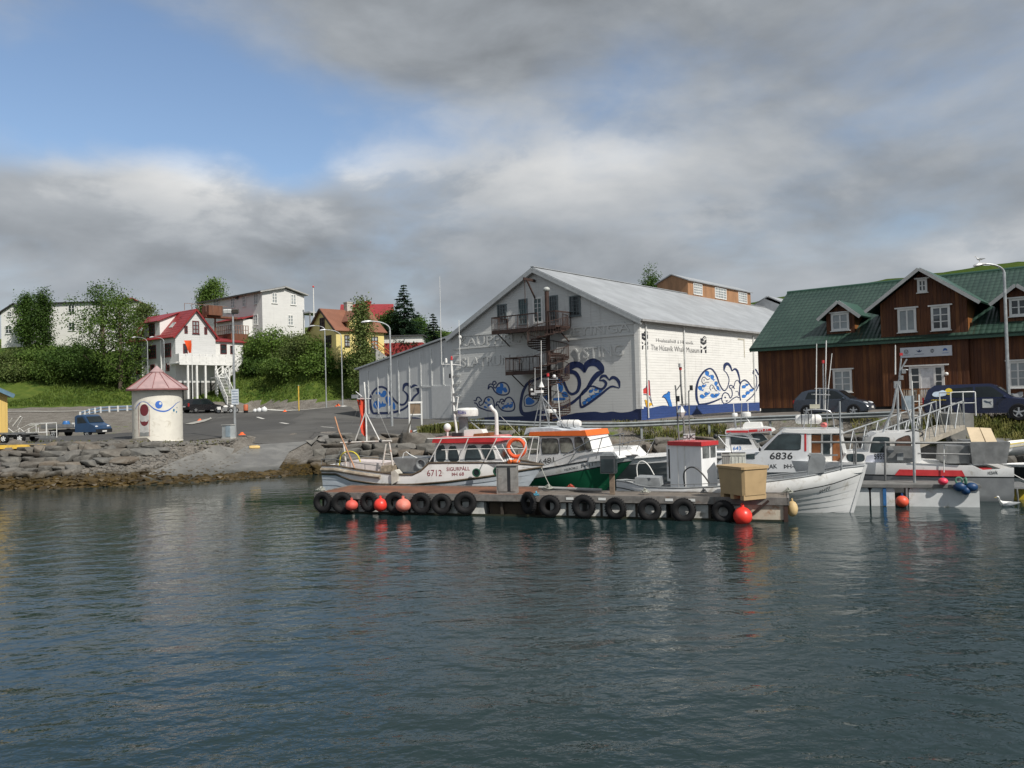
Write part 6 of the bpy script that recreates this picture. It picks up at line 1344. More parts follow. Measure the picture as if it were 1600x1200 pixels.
 for k, (dx_, s) in enumerate(((-.75, .24), (-.25, .3), (.35, .36))): T = thing('white_sack', ('smallest' if s < .25 else 'middle' if s < .32 else 'largest') + ' of the three white sacks at the foot of the grassy slope', 'sack', (b.x + dx_, b.y, g), 0, 'white sacks'); m = MB(); m.sph((0, 0, s * .75), s, 12, 1.1, .9, .95); m.sph((.1 * s, 0, s * 1.6), s * .3, 8); m.build('sack', SK, T)
 b = at(384, 636, 97); g = tz(b.x, b.y); T = thing('orange_barrel', 'rusty orange barrel on a dark stand by the slope', 'barrel', (b.x, b.y, g)); m = MB(); m.rev([(.24, .3), (.27, .34), (.27, .95), (.2, 1.05), (.01, 1.05)], n=14); m.build('barrel', pm('barrel_orange', (.45, .12, .05), .6), T); m = MB(); m.bb(-.2, .2, -.2, .2, 0, .3); m.build('stand', DARK, T)
# ================================================================== BOATS, PONTOONS
from mathutils.bvhtree import BVHTree
BW = pm('boat_white', (.76, .765, .76), .35, var=.08, scale=1.2, dirt=((.36, .32, .25), .3, 2.2), coat=.2); BG = pm('boat_grey_white', (.63, .65, .67), .4, var=.08, scale=1.2, dirt=((.33, .31, .27), .18, 2)); RED = pm('boat_red', (.50, .035, .04), .45, var=.12)
ROPE = pm('rope', (.36, .37, .33), .9, var=.3, scale=12); BLACK = pm('black_print', (.02, .022, .025), .5); WOOD = pm('varnished_wood', (.24, .09, .03), .5, var=.3, scale=5, stretch=(1, 1, .3)); GUN = pm('gunwale_brown', (.10, .075, .05), .7, var=.3); BGL = pm('boat_glass', (.035, .05, .055), .12, var=.5, scale=1.3, spec=.6)
GREYB = pm('deck_grey', (.24, .255, .265), .7, var=.2, scale=3); INOX = pm('inox', (.45, .46, .47), .35, metal=.8, var=.1); OXID = pm('oxide_steel', (.23, .235, .235), .5, metal=.4, var=.2, scale=3)
def pxp(F, y, pts): return [F.ony(px, py, y) for px, py in pts]
def prof(F, y, pts): return [(p.x, p.z) for p in pxp(F, y, pts)]
def sprism(mb, F, y, pts, ya, yb): mb.prism(prof(F, y, pts), ya, yb, 'y')
def zfun(F, y, pts, L=None, both=False):
 q = []
 for px, py in pts:
  p = F.ony(px, py, y)
  if L:   # follow the plan of the hull: the stem stands on the centre line
   for _ in range(3):
    u = max(0, min(1, p.x / L)); t = max(0, (u - .5) / .5); k = max(0, 1 - t ** 2.4) ** .85
    if both and u < .5: k = math.sin(u / .5 * math.pi / 2) ** .62
    p = F.ony(px, py, y * k)
  q.append((p.x, p.z))
 q.sort(); xs, zs = [a for a, _ in q], [b for _, b in q]; return lambda x: float(np.interp(x, xs, zs))
def hull(T, L, B, rows, mats, transom=.85, rake=.7, flip=False, name='hull', deck=None, planks=0, mid=.45, stern_rake=0.0):
 """rows: (mat index, breadth factor, z function of x) from keel to sheer"""
 N = 26; mb = MB(); mb.smooth = True
 def hb(u):
  if u < mid: t = u / mid; e = (transom + (1 - transom) * math.sin(t * math.pi / 2)) if transom > .05 else max(.001, math.sin(t * math.pi / 2)) ** .62
  else: t = (u - mid) / (1 - mid); e = max(0, 1 - t ** 2.4) ** .85
  return e * B / 2
 R2 = []
 for k, (mi, f, zf) in enumerate(rows):
  if planks and 0 < k < len(rows) - planks[1] and k > planks[0]: R2.append((mi, max(.02, f - .014), zf)); R2.append((mi, f, zf))
  else: R2.append((mi, f, zf))
 top = rows[-1][2]; grid = []
 for i in range(N + 1):
  u = i / N; uu = 1 - (1 - u) ** 1.25 if u > .5 else u; uu = u
  line = []
  for (mi, f, zf) in R2:
   xx = uu * L; z = zf(L - xx if flip else xx); dz = z - top(L - xx if flip else xx)
   y = hb(uu) * (f ** (1 + 2.2 * uu ** 4)) * (1 if uu < 1 else 0)
   xo = xx + rake * dz * uu ** 6 - stern_rake * dz * (1 - uu) ** 8 * -1
   line.append((L - xo if flip else xo, y, z))
  grid.append(line)
 n = len(R2)
 for s in (1, -1):
  vs = [(x, y * s, z) for ln in grid for (x, y, z) in ln]; b = len(mb.v); mb.v.extend(vs)
  for i in range(N):
   for k in range(n - 1): mb.f.append((b + i * n + k, b + i * n + k + 1, b + (i + 1) * n + k + 1, b + (i + 1) * n + k)); mb.mi.append(R2[k + 1][0]); mb.sm.append(True)
 ln = grid[0]
 if transom > .05:
  for k in range(n - 1): a, c = ln[k], ln[k + 1]; mb.cm = R2[k + 1][0]; mb.add([(a[0], a[1], a[2]), (c[0], c[1], c[2]), (c[0], -c[1], c[2]), (a[0], -a[1], a[2])], [(0, 1, 2, 3)], False)
 h = mb.build(name, mats, T, sharp=40)
 if deck:
  dz, dm = deck; d = MB(); vs = []
  for ln in grid: x, y, z = ln[-1]; vs += [(x, y * .97, z - dz), (x, -y * .97, z - dz)]
  d.add(vs, [(2 * i, 2 * i + 1, 2 * i + 3, 2 * i + 2) for i in range(N)]); d.build('deck', dm, T)
 def edge(s, dz=0, k=-1, ins=0): return [Vector((ln[k][0], s * max(0, ln[k][1] - ins), ln[k][2] + dz)) for ln in grid]
 return h, edge
def rail(T, edge_pts, r, mat, name='rail'):
 m = MB(); m.tube(edge_pts, r, 6); return m.build(name, mat, T)
def pwin(parent, F, axis, c, poly, gm=None, fm=None, sgn=-1, grow=1.14, name='window', smooth=True):
 P = [F.plane(px, py, axis, c) for px, py in poly]; ce = sum(P, Vector()) / len(P); off = Vector((0, 0, 0)); off[axis] = sgn
 def mk(k, d): Q = [ce + (p - ce) * k for p in P]; Q = cr(Q, True, 4) if smooth else Q; return Q
 fo = parent
 if fm is not None: m = MB(); m.slab(mk(grow, 0), .012, off); fo = m.build(name, fm, parent)
 m = MB(); m.slab([p + off * .001 for p in mk(1, 0)], .02, off); m.build('pane', gm or BGL, fo)
def ptext(T, F, y, s, p, q, hp, mat=BLACK, name='lettering', bold=.0, d=.004, slant=0, on=()):
 P, Q, U = F.ony(*p, y), F.ony(*q, y), F.ony(p[0], p[1] - hp, y); o = text(min(bold, .012), name, s, mat, T, P, Q, (0, 0, 1), U.z - P.z, d, slant)
 if on:   # lay the letters on the real surface of the planking
  vs, fs = [], []
  for h in on: b = len(vs); vs += [v.co.copy() for v in h.data.vertices]; fs += [tuple(i + b for i in f.vertices) for f in h.data.polygons]
  bv = BVHTree.FromPolygons(vs, fs)
  for v in o.data.vertices:
   hit = bv.ray_cast(Vector((v.co.x, y - 1.5, v.co.z)), Vector((0, 1, 0)))[0]
   if hit: v.co.y = hit.y - .006
def rpx(mb, F, y, pts, r, n=6): mb.tube(pxp(F, y, pts), r, n)
def pole_px(T, F, y, x0, y0, x1, y1, r, mat, name='antenna', r1=None):
 m = MB(); a, b = pxp(F, y, [(x0, y0), (x1, y1)]); m.cyl(a, b, r, r1 or r * .7, 8); m.build(name, mat, T)
def radar(T, F, y, px, py, r, h, label=None, mat=WHITE):
 p = F.ony(px, py, y); m = MB(); m.rev([(.01, 0), (r * .95, .01), (r, h * .3), (r * .97, h * .8), (r * .8, h), (.01, h * 1.05)], p, 20); return m.build('radar', mat, T)
def liferaft(parent, F, y, x0, y0, x1, y1, dy=0):
 a, b = F.ony(x0, (y0 + y1) / 2, y), F.ony(x1, (y0 + y1) / 2, y); r = (F.ony(x0, y0, y).z - F.ony(x0, y1, y).z) / 2
 m = MB(); L = b.x - a.x; m.rev([(.02, 0), (r * .7, .03), (r, L * .12), (r, L * .48), (r * 1.04, L * .48), (r * 1.04, L * .52), (r, L * .52), (r, L * .88), (r * .7, L - .03), (.02, L)], a, 18, 'x'); o = m.build('liferaft', WHITE, parent)
 m = MB()
 for k in (.25, .75): m.torus(a + Vector((L * k, 0, 0)), r * 1.01, .015, 18, 4, 'x')
 m.torus(a + Vector((L * .5, 0, 0)), r * 1.04, .012, 18, 4, 'x'); m.build('strap', BLACK, o)
def bez(a, b, sag, n=9): a, b = Vector(a), Vector(b); return [a + (b - a) * (i / n) - Vector((0, 0, sag * 4 * (i / n) * (1 - i / n))) for i in range(n + 1)]
def rope(name, a, b, sag, label, r=.013, mat=ROPE):
 m = MB(); m.tube(bez(a, b, sag), r, 5); return m.build(name, mat, None, label=label, cat='rope', group='mooring ropes')
PF = Frame((-7.4, 30.4, 0), math.atan2(-5.1, 15.8)); DZ = .72
def tyre_mesh():
 m = MB(); m.torus((0, 0, 0), .27, .115, 28, 10, 'y', .95)
 for i in range(28):
  t = 2 * math.pi * i / 28; c = Vector((.378 * math.cos(t), 0, .378 * math.sin(t))); m.box(c, (.016, .17, .03), Matrix.Rotation(-t, 3, 'Y'))
 return m
def pontoons():
 T = thing('floating_pontoon', 'long rusty decked floating pontoon hung with old tyres', 'pontoon', PF.o, PF.ang)
 L, Wd, W2_ = 16.65, 2.6, 1.35
 RDK = pm('rusty_deck', (.17, .075, .042), .85, var=.3, scale=1.2, dirt=((.11, .085, .065), .35, 1.6), coords='world'); PLK = siding('plank_deck', (.17, .145, .12), .16, .01, .25, axis='s', ang=PF.ang, dirtamt=.3); EDG = pm('pontoon_edge', (.175, .165, .155), .8, var=.3, scale=4, dirt=((.12, .06, .035), .3, 3)); FLT = pm('float_white', (.60, .60, .57), .7, var=.15, scale=3, dirt=((.14, .11, .06), .3, 1.6))
 m = MB(); m.bb(0, 8.25, .02, Wd, DZ - .05, DZ); m.build('steel_deck', RDK, T); m = MB(); m.bb(8.3, L, .02, W2_, DZ - .05, DZ - .004); m.build('plank_deck', PLK, T)
 m = MB(); m.bb(-.02, L + .02, -.05, .02, DZ - .2, DZ + .03); m.bb(-.02, 8.3, Wd, Wd + .06, DZ - .2, DZ + .03); m.bb(8.24, 8.3, W2_, Wd, DZ - .2, DZ + .02); m.bb(8.3, L + .02, W2_, W2_ + .06, DZ - .2, DZ + .03); m.bb(L, L + .06, -.05, W2_, DZ - .2, DZ + .02); m.bb(-.06, 0, -.05, Wd, DZ - .2, DZ + .02); m.build('edge_beam', EDG, T)
 m = MB(); m.bb(.1, L - .1, .05, .14, .48, .53)
 x = .2
 while x < L: m.bb(x, x + .08, .06, .16, -.1, .55); x += 1.17
 m.build('side_frame', pm('dark_frame', (.055, .045, .035), .9, var=.4, scale=4), T)
 fx = [.3, 1.6, 2.9, 4.2, 5.5, 6.6]
 for a, b in [(.25, 1.5), (1.7, 2.9), (3.1, 4.3), (4.5, 5.6), (5.8, 6.6), (9.0, 10.1), (10.3, 11.4), (11.6, 12.9), (13.1, 14.3), (14.45, 15.25)]:
  m = MB(); m.bb(a, b, .08, (Wd if a < 8 else W2_) - .1, -.3, .47); m.build('float', FLT, T)
 m = MB(); m.bb(6.75, 8.25, .25, Wd - .2, -.3, .5); m.bb(8.25, 8.85, .25, W2_ - .1, -.3, .5); m.build('timber_bay', pm('wet_timber', (.05, .035, .022), .8, var=.4), T)
 RF_ = pm('rust_streaked', (.50, .45, .36), .7, var=.15, scale=2, dirt=((.26, .09, .02), .5, 3.2)); m = MB(); m.bb(15.3, L - .06, .03, W2_ - .1, -.3, .51); m.build('end_float', RF_, T)
 m = MB(); m.beam((15.35, -.02, .02), (16.1, -.03, DZ - .06), .07); m.bb(L - .12, L + .01, -.03, .05, .0, .55); m.build('rusty_strut', RUST, T)
 m = MB(); m.bb(.1, L - .02, .0, .07, -.1, .055); m.build('weed_line', pm('weed_dark', (.02, .022, .010), .7, var=.5, scale=6), T)
 m = MB()
 for x in (9.6, 10.7, 12.9, 13.6): m.bb(x, x + .25, -.065, -.05, DZ - .12, DZ - .04)
 m.build('cleat_plate', WHITE2, T)
 TY = tyre_mesh(); first = None
 tp = [(505,785),(535,786),(577,785),(618,786),(658,787),(690,788),(727,786),(826,786),(859,791),(912,792),(962,795),(1015,797),(1068,798),(1130,800)]
 lab = ['leftmost tyre at the far left corner of the pontoon', 'tyre second from the left corner of the pontoon', 'tyre between the faded buoy and the red buoy', 'tyre between the red and the pinkish buoys', 'tyre just right of the pinkish buoy', 'tyre under the stern window of the red topped boat', 'upright tyre hung highest under the middle of the red topped boat', 'twisted tyre with blue cord at the middle of the pontoon', 'tyre just right of the twisted tyre', 'tyre below the meter post', 'sunken wide tyre right of the meter post', 'tyre below the white wheelhouse boat stern', 'tyre below the black hose arch', 'tyre beside the big red buoy']
 for i, ((px, py), lb) in enumerate(zip(tp, lab)):
  q = PF.ony(px, py, -.16); rz = [0, .25, -.1, .1, .0, .15, .3, -.7, .1, 0, -.15, .1, 0, -.1][i]
  if first is None: first = TY.build('tyre', DARK, None); o = first
  else: o = first.copy(); COL.objects.link(o)
  o.location = PF.w(q.x, -.17, q.z + .01); o.rotation_euler = (random.uniform(-.08, .08), random.uniform(0, 3), PF.ang + rz); s = 1.0 + .05 * math.sin(i * 2.3); o.scale = (s, s, s); tag(o, lb, 'tyre', 'tyre fenders on the pontoon')
 P2 = Frame((12.0, 28.4, 0), PF.ang); a = P2.ony(1530, 793, 0).x
 T2 = thing('finger_pontoon', 'short finger pontoon on clean white floats with a grey edge', 'pontoon', P2.o, P2.ang); W2 = pm('clean_float', (.64, .66, .66), .45, var=.08, scale=2, dirt=((.3, .27, .15), .25, 2))
 z1 = P2.ony(1450, 757, 0).z; z0 = P2.ony(1450, 762.5, 0).z; m = MB(); m.bb(-2.5, a + .05, 0, 1.25, z0, z1); m.bb(-2.5, a + .08, -.05, .0, z0 + .01, z1 - .01); m.build('deck', pm('finger_deck', (.16, .16, .155), .8, var=.2), T2)
 for (p0, p1) in ((1300, 1358), (1361, 1398), (1420, 1530)):
  x0, x1 = P2.ony(p0, 780, .1).x, P2.ony(p1, 780, .1).x; m = MB(); c_ = .12; m.prism([(x0, .0 - .3), (x1, -.3), (x1, z0 - .1), (x1 - .05, z0 - .01), (x0 + .05, z0 - .01), (x0, z0 - .1)], .04, 1.2, 'y'); m.build('float', W2, T2)
 x0 = P2.ony(1380, 780, 0).x; m = MB(); m.bb(x0, x0 + .1, -.02, .04, .02, z0); m.build('strap', pm('blue_strap', (.03, .14, .36), .5), T2)
 for px in (1417, 1473, 1427.5, 1383): x0 = P2.ony(px, 780, .0).x; m = MB(); m.bb(x0 - .03, x0 + .03, -.04, .03, .0 if px == 1417 else z0, z0 + .1); m.build('bracket', OXID, T2)
 m = MB(); y = 1.2
 rpx(m, P2, y, [(1268, 691), (1340, 691), (1430, 692), (1516, 692)], .045); rpx(m, P2, y, [(1434, 708.5), (1516, 710)], .03); rpx(m, P2, y, [(1383, 757), (1383, 691)], .04); rpx(m, P2, y, [(1337, 757), (1337, 690)], .04); rpx(m, P2, y, [(1334, 757), (1334, 690)], .02)
 m.build('hand_rail', OXID, T2)
 m = MB(); rpx(m, P2, .6, [(1429, 757), (1427.5, 690), (1426, 618)], .05); m.build('mooring_pole', STEEL, T2)
 def buoy(px, py, rp, Fm, y, col, label, sz=1.0, cap=None, name='buoy', rot=None):
  q = Fm.ony(px, py, y); r = rp * (Fm.w(*q).y) / F_PX; w = Fm.w(*q); T3 = thing(name, label, 'buoy', w, 0, 'mooring buoys'); m = MB(); m.sph((0, 0, 0), r, 20, 1, 1, sz); m.build('ball', col, T3)
  m = MB(); m.cyl((0, 0, r * sz * .93), (0, 0, r * sz * 1.22), r * .2, r * .17, 10); m.torus((0, 0, r * sz * 1.2), r * .13, r * .06, 12, 5, 'y'); m.build('eye', cap or col, T3); return T3
 R1 = pm('buoy_red', (.80, .05, .035), .35, var=.06, dirt=((.5, .1, .08), .15, 3)); R2_ = pm('buoy_faded', (.62, .10, .075), .6, var=.15, scale=4); R3 = pm('buoy_pink', (.68, .20, .15), .6, var=.12, scale=4, dirt=((.6, .4, .35), .3, 3)); BLb = pm('buoy_blue', (.02, .07, .20), .4)
 buoy(549.5, 789.5, 10, PF, -.35, R2_, 'dull red buoy nearest the left corner of the pontoon', .85); buoy(594.5, 789, 10.5, PF, -.35, R1, 'bright red buoy left of the pinkish one'); buoy(630, 789.5, 12, PF, -.38, R3, 'pinkish bleached buoy on the left half of the pontoon', .88); buoy(1160.5, 806.5, 14.5, PF, -.42, R1, 'large bright red buoy at the right end of the pontoon')
 buoy(1409.5, 783.5, 9.7, P2, -.3, pm('buoy_orange', (.72, .10, .05), .45, var=.12), 'orange buoy between the white floats', .95, BLb); buoy(1473.5, 752, 7.2, P2, -.1, pm('buoy_magenta', (.72, .05, .10), .4), 'small crimson buoy hanging on the finger pontoon', .8, BLb)
 T3 = buoy(1238, 795, 8.5, PF, .3, pm('buoy_cream', (.55, .40, .20), .6, var=.2, scale=3), 'cream pear shaped fender at the pontoon corner', 1.45)
 q = P2.ony(1509, 761, -.15); T3 = thing('heart_buoy', 'dark blue double fender hanging on the finger pontoon', 'buoy', P2.w(*q), P2.ang); m = MB(); m.sph((-.17, 0, 0), .19, 16, 1.1, .8, .85); m.sph((.17, 0, 0), .18, 16, 1.1, .8, .85); m.sph((0, 0, -.12), .15, 14); m.build('ball', pm('fender_blue', (.008, .045, .13), .45), T3); m = MB(); m.torus((0, 0, .2), .1, .035, 14, 6, 'x'); m.torus((-.2, 0, .22), .1, .03, 14, 6, 'y'); m.build('cord', pm('green_rope', (.10, .25, .18), .9, var=.3), T3)
 q = PF.onz(792, 771.5, DZ); T3 = thing('steel_cabinet', 'open weathered grey steel cabinet on the pontoon', 'cabinet', PF.w(*q), PF.ang + .15); h = PF.ony(792, 728, q.y).z - DZ; w = .70
 CB = pm('cabinet_weathered', (.25, .245, .235), .7, metal=.2, var=.25, scale=3, dirt=((.14, .10, .07), .25, 3)); m = MB(); m.bb(-.36, .36, 0, .4, 0, h); m.build('shell', CB, T3); m = MB(); m.bb(-.30, .02, -.02, -.003, .08, h - .08); m.bb(.14, .31, -.02, -.003, .08, h - .08); m.bb(-.38, .38, -.04, .42, h, h + .03); m.build('door', CB, T3); m = MB(); m.bb(.03, .13, -.012, -.002, .08, h - .06); m.build('gap', BLACK, T3)
 q = PF.onz(957, 772, DZ); T3 = thing('meter_post', 'timber post carrying a dark power meter box on the pontoon', 'post', PF.w(*q), PF.ang); z1 = PF.ony(950, 712, q.y).z - DZ; z0 = PF.ony(950, 739, q.y).z - DZ
 m = MB(); m.bb(-.08, .08, -.07, .07, 0, z0); m.build('post', pm('post_timber', (.20, .15, .11), .8, var=.25, scale=6), T3); m = MB(); m.bb(-.35, .16, -.22, .12, z0, z1); m.build('meter_box', pm('meter_dark', (.07, .075, .08), .5), T3); m = MB(); m.bb(.165, .18, -.2, .1, z0 + .03, z1 - .03); m.bb(-.31, .11, -.235, -.222, z0 + .05, z1 - .1); m.build('meter_window', BGL, T3)
 m = MB(); m.prism([(-.36, z1 + .002), (.17, z1 + .002), (.1, z1 + .1), (-.26, z1 + .1)], -.23, .13, 'y'); m.build('hood', GREYB, T3)
 q = PF.onz(1199, 779, DZ); TAN = pm('tub_tan', (.44, .31, .165), .6, var=.08, scale=2, dirt=((.3, .2, .1), .2, 3)); T3 = thing('fish_tub', 'tan insulated fish tub on the right end of the pontoon', 'tub', PF.w(q.x - .0, q.y, DZ), PF.ang + R(42))
 h = 1.03; rings = []
 for z, e in ((.14, .0), (.5, .02), (h - .1, .05), (h - .08, .085), (h, .085)):
  a, b = 1.16 + e, .92 + e; c_ = .07; x0, y0 = -e, -e; P = [(x0 + c_, y0), (a - c_, y0), (a, y0 + c_), (a, b - c_), (a - c_, b), (x0 + c_, b), (x0, b - c_), (x0, y0 + c_)]; rings.append([Vector((-y, x, z)) for x, y in P])
 rings = [[Vector((p.x, p.y, p.z)) for p in r] for r in rings]; m = MB(); m.loft(rings, True, True, False, False); tub = m.build('tub_body', TAN, T3)
 for y_ in (.02, .5, .98): m = MB(); m.bb(-.9, -.02, y_, y_ + .16, 0, .16); m.build('foot', TAN, T3)
 q = PF.onz(1140, 772, DZ);
 for (px0, px1, py0, mt, lb) in ((1128, 1141, 709, pm('crate_grey', (.36, .35, .33), .7), 'grey bait crate behind the tan fish tub'), (1141, 1165, 708.5, pm('crate_cream', (.60, .61, .56), .6), 'cream ribbed crate behind the tan fish tub')):
  a, b, c = PF.ony(px0, 720, 1.9), PF.ony(px1, 720, 1.9), PF.ony(px0, py0, 1.9); T4 = thing('bait_crate', lb, 'crate', PF.w(a.x, 1.9, DZ), PF.ang, 'bait crates'); m = MB(); W_ = b.x - a.x - .01; H_ = c.z - DZ; m.bb(0, W_, 0, .5, 0, H_); m.build('box', mt, T4); m = MB();
  for k in range(4): m.bb(W_ * (.1 + .24 * k), W_ * (.1 + .24 * k) + .02, -.012, -.001, .05, H_ - .1)
  m.bb(-.02, W_ + .02, -.02, .52, H_ - .07, H_); m.build('rib', mt, T4)
 for (a, b, sg, l) in (((846, 731), (862, 763), .05, 'grey rope from the bow of the red topped boat'), ((1270, 752), (1228, 772), .02, 'rope from the white clinker bow to the pontoon corner')):
  A, B_ = PF.ony(*a, 2.4), PF.ony(*b, 1.6); rope('mooring_rope', PF.w(*A), PF.w(*B_), sg, l)
 for k, (px, py, s, mt, lb) in enumerate(((857, 765, .26, ROPE, 'coil of pale rope on the deck by the red topped boat bow'), (1232, 771, .22, ROPE, 'coil of rope on the right corner of the pontoon'), (892, 764, .2, pm('red_rope', (.5, .08, .05), .9), 'red cord bundle on the middle of the pontoon'), (502, 768, .24, ROPE, 'coil of rope on the left corner of the pontoon'), (838, 776, .12, pm('blue_cord', (.08, .3, .42), .9), 'knot of pale blue cord on the pontoon edge'), (1008, 771, .2, ROPE, 'rope heap by the stern of the white wheelhouse boat'), (1100, 772, .14, OXID, 'mooring cleat tangle under the black hose'))):
  q = PF.onz(px, py, DZ + .04); m = MB(); rg = random.Random(k); pts = [(s * (1 - .03 * i) * math.cos(i * .8) * rg.uniform(.6, 1.1), s * .7 * math.sin(i * .8) * rg.uniform(.6, 1.1), .01 + .004 * i + rg.uniform(0, .05)) for i in range(34)]; m.tube(cr(pts, False, 2), .016, 5); o = m.build('rope_coil', mt, None, label=lb, cat='rope', group='rope coils'); o.location = PF.w(*q)
 a, b = PF.onz(842, 762, DZ + .08), PF.onz(940, 766, DZ + .08); m = MB(); m.cyl(PF.w(*a), PF.w(*b), .06, n=10); tag(m.build('deck_hose', pm('hose_grey', (.3, .3, .29), .7), None), 'long pale hose lying along the middle of the pontoon', 'hose')
def boat_6712():
 F = Frame((-7.76, 34.9, 0), math.atan2(-2.8, 8.83)); L = 9.35; ys = -1.28
 T = thing('red_topped_boat', 'white fishing boat SIGURPÁLL 6712 with crimson wheelhouse roof', 'boat', F.o, F.ang)
 z1 = zfun(F, ys, [(520, 743), (545, 752), (592, 758), (640, 758.5), (700, 754), (774, 744.5), (812, 737.5), (846, 731.5)], L)
 z2 = zfun(F, ys, [(520, 729), (560, 735), (612, 741), (626, 742.5), (655, 742), (664, 724), (700, 723.5), (787, 723.5), (846, 727)], L)
 STR = pm('strake_green', (.03, .08, .05), .6); LG = pm('hull_pale_blue', (.52, .57, .62), .5, var=.08, dirt=((.3, .3, .28), .15, 2))
 rows = [(0, .02, lambda x: -.45), (0, .62, lambda x: -.2), (0, .84, lambda x: .1), (0, .90, lambda x: z1(x) * .35), (0, .94, lambda x: z1(x) * .6), (0, .975, lambda x: z1(x) * .82), (0, 1.0, lambda x: z1(x) - .03), (2, 1.01, lambda x: z1(x) + .04), (1, 1.0, z2)]
 h, edge = hull(T, L, 2.6, rows, [LG, BW, STR], .72, .75, deck=(.12, GREYB), planks=(2, 3))
 rail(T, edge(-1, .0, -2), .035, GUN, 'rubbing_strake'); rail(T, edge(1, .0, -2), .035, GUN, 'rubbing_strake'); rail(T, edge(-1, .02), .04, GUN, 'gunwale'); rail(T, edge(1, .02), .04, GUN, 'gunwale')
 m = MB(); e = edge(-1, -.16)[:9]; m.tube([p + Vector((0, -.03, 0)) for p in e], .085, 8); m.build('stern_fender', pm('fender_tan', (.30, .25, .19), .8, var=.3, dirt=((.5, .5, .45), .3, 3)), T)
 yw = -1.0
 W = MB(); sprism(W, F, yw, [(678, 722), (680, 693), (770, 693), (786, 722)], yw, 1.0); wh = W.build('wheelhouse', BW, T)
 W = MB(); sprism(W, F, yw - .08, [(675, 692), (677, 685.5), (772, 684), (776, 690), (770, 694)], yw - .1, 1.1); rf = W.build('roof', RED, wh)
 W = MB(); sprism(W, F, yw, [(674, 685.7), (773, 683.8), (770, 682.2), (680, 683.5)], yw - .06, 1.05); W.build('roof_top', pm('roof_pink', (.50, .17, .16), .6), rf)
 for q in ([(682, 719), (683, 699), (688, 696), (694.5, 697), (696, 719)], [(701.5, 719), (702, 699), (708, 697), (713, 699), (717, 719)], [(726, 718), (731, 698), (736, 696), (744, 697), (752, 715), (748, 719), (732, 719)], [(752, 698), (766, 696), (774, 716), (762, 718.5), (757, 713)]): pwin(wh, F, 1, yw, q, BGL, WHITE)
 A, B_ = F.ony(786, 722, yw), F.ony(770, 694, yw)
 for y0, y1 in ((-.85, -.1), (.05, .85)):
  m = MB(); P = lambda t, y: Vector((A.x + (B_.x - A.x) * t, y, A.z + (B_.z - A.z) * t)); m.slab([P(.12, y0), P(.12, y1), P(.9, y1 * .95), P(.9, y0 * .95)], .02, (1, 0, .5)); m.build('windscreen', BGL, wh)
 ptext(T, F, ys - .02, '6712', (667.5, 744), (690, 744), 10, pm('maroon_print', (.22, .02, .035), .5), on=[h]); MR = MATS['maroon_print']
 ptext(T, F, ys - .02, 'SIGURPÁLL', (697, 736), (731.5, 735.5), 5.6, MR, bold=.02, on=[h]); ptext(T, F, ys - .02, 'ÞH 68', (705, 744), (723, 743.5), 5.2, MR, bold=.02, on=[h])
 for px, py in ((744.5, 738.5), (777, 736.5)):
  q = F.ony(px, py, ys); m = MB(); m.rev([(.17, 0), (.17, -.03), (.125, -.035), (.12, 0)], Vector((q.x, ys + .0, q.z)), 20, 'y'); p = m.build('porthole', pm('porthole_green', (.02, .10, .06), .5), T); m = MB(); m.rev([(.001, -.012), (.13, -.012)], Vector((q.x, ys, q.z)), 20, 'y'); m.build('pane', BGL, p)
 m = MB(); sprism(m, F, -.9, [(613, 716), (668, 716), (668, 737), (625, 737)], -.9, .6); tk = m.build('steel_tank', OXID, T); q = F.ony(659, 725, -.9); m = MB(); m.rev([(.12, 0), (.19, -.02), (.21, -.10), (.17, -.1), (.13, -.02)], Vector((q.x, -.9, q.z)), 20, 'y'); m.build('chute_ring', GREYB, tk); m = MB(); m.rev([(.001, -.012), (.16, -.012)], Vector((q.x, -.9, q.z)), 18, 'y'); m.build('chute_opening', BLACK, tk)
 m = MB(); rpx(m, F, -.7, [(629, 716), (631, 708), (635, 706), (640, 710), (658, 719)], .022); m.build('tank_frame', WHITE2, tk)
 m = MB(); sprism(m, F, -.6, [(533, 724), (540, 721), (598, 724), (594, 737), (552, 737)], -.6, .8); m.build('aft_hatch', pm('hatch_pinkish', (.62, .55, .53), .6, var=.12), T)
 m = MB(); sprism(m, F, -.95, [(592, 737), (596, 728), (618, 727), (620, 737)], -.95, .5); m.build('net_heap', pm('net_tan', (.33, .27, .20), .9, var=.35, scale=7, bump=.03), T); m = MB(); sprism(m, F, ys - .05, [(612, 737), (618, 734), (623, 740), (622, 752), (613, 757)], ys - .12, ys + .3); m.build('white_fender', pm('fender_offwhite', (.50, .48, .43), .8, var=.2), T)
 G_ = pm('gallows_rusty_white', (.60, .57, .53), .6, var=.1, scale=4, dirt=((.35, .13, .05), .35, 4)); m = MB()
 for (p, r) in (([(532, 692), (612, 689)], .045), ([(537, 693), (541, 730)], .04), ([(608, 690), (614, 728)], .035), ([(603, 694), (598, 727)], .035), ([(600, 709.5), (609, 710)], .025)): rpx(m, F, -.9, p, r)
 ga = m.build('gallows', G_, T); m = MB(); rpx(m, F, -.9, [(573, 691), (571, 623), (569, 597)], .035); rpx(m, F, -.9, [(571, 644), (555, 688)], .025); rpx(m, F, -.9, [(571, 644), (593, 688)], .025); rpx(m, F, -.9, [(557, 623.5), (583, 623)], .025); rpx(m, F, -.9, [(556, 612), (566, 620)], .02); m.build('mast', pm('mast_white', (.68, .68, .66), .5), T)
 for x_ in (555, 588): m = MB(); q = F.ony(x_, 619.5, -.9); m.box(q, (.24, .2, .15)); m.build('deck_light', GREYB, ga)
 for x_ in (547, 595): m = MB(); q = F.ony(x_, 689, -.9); m.sph(q, .08, 10); m.build('mast_lamp', BLACK, ga)
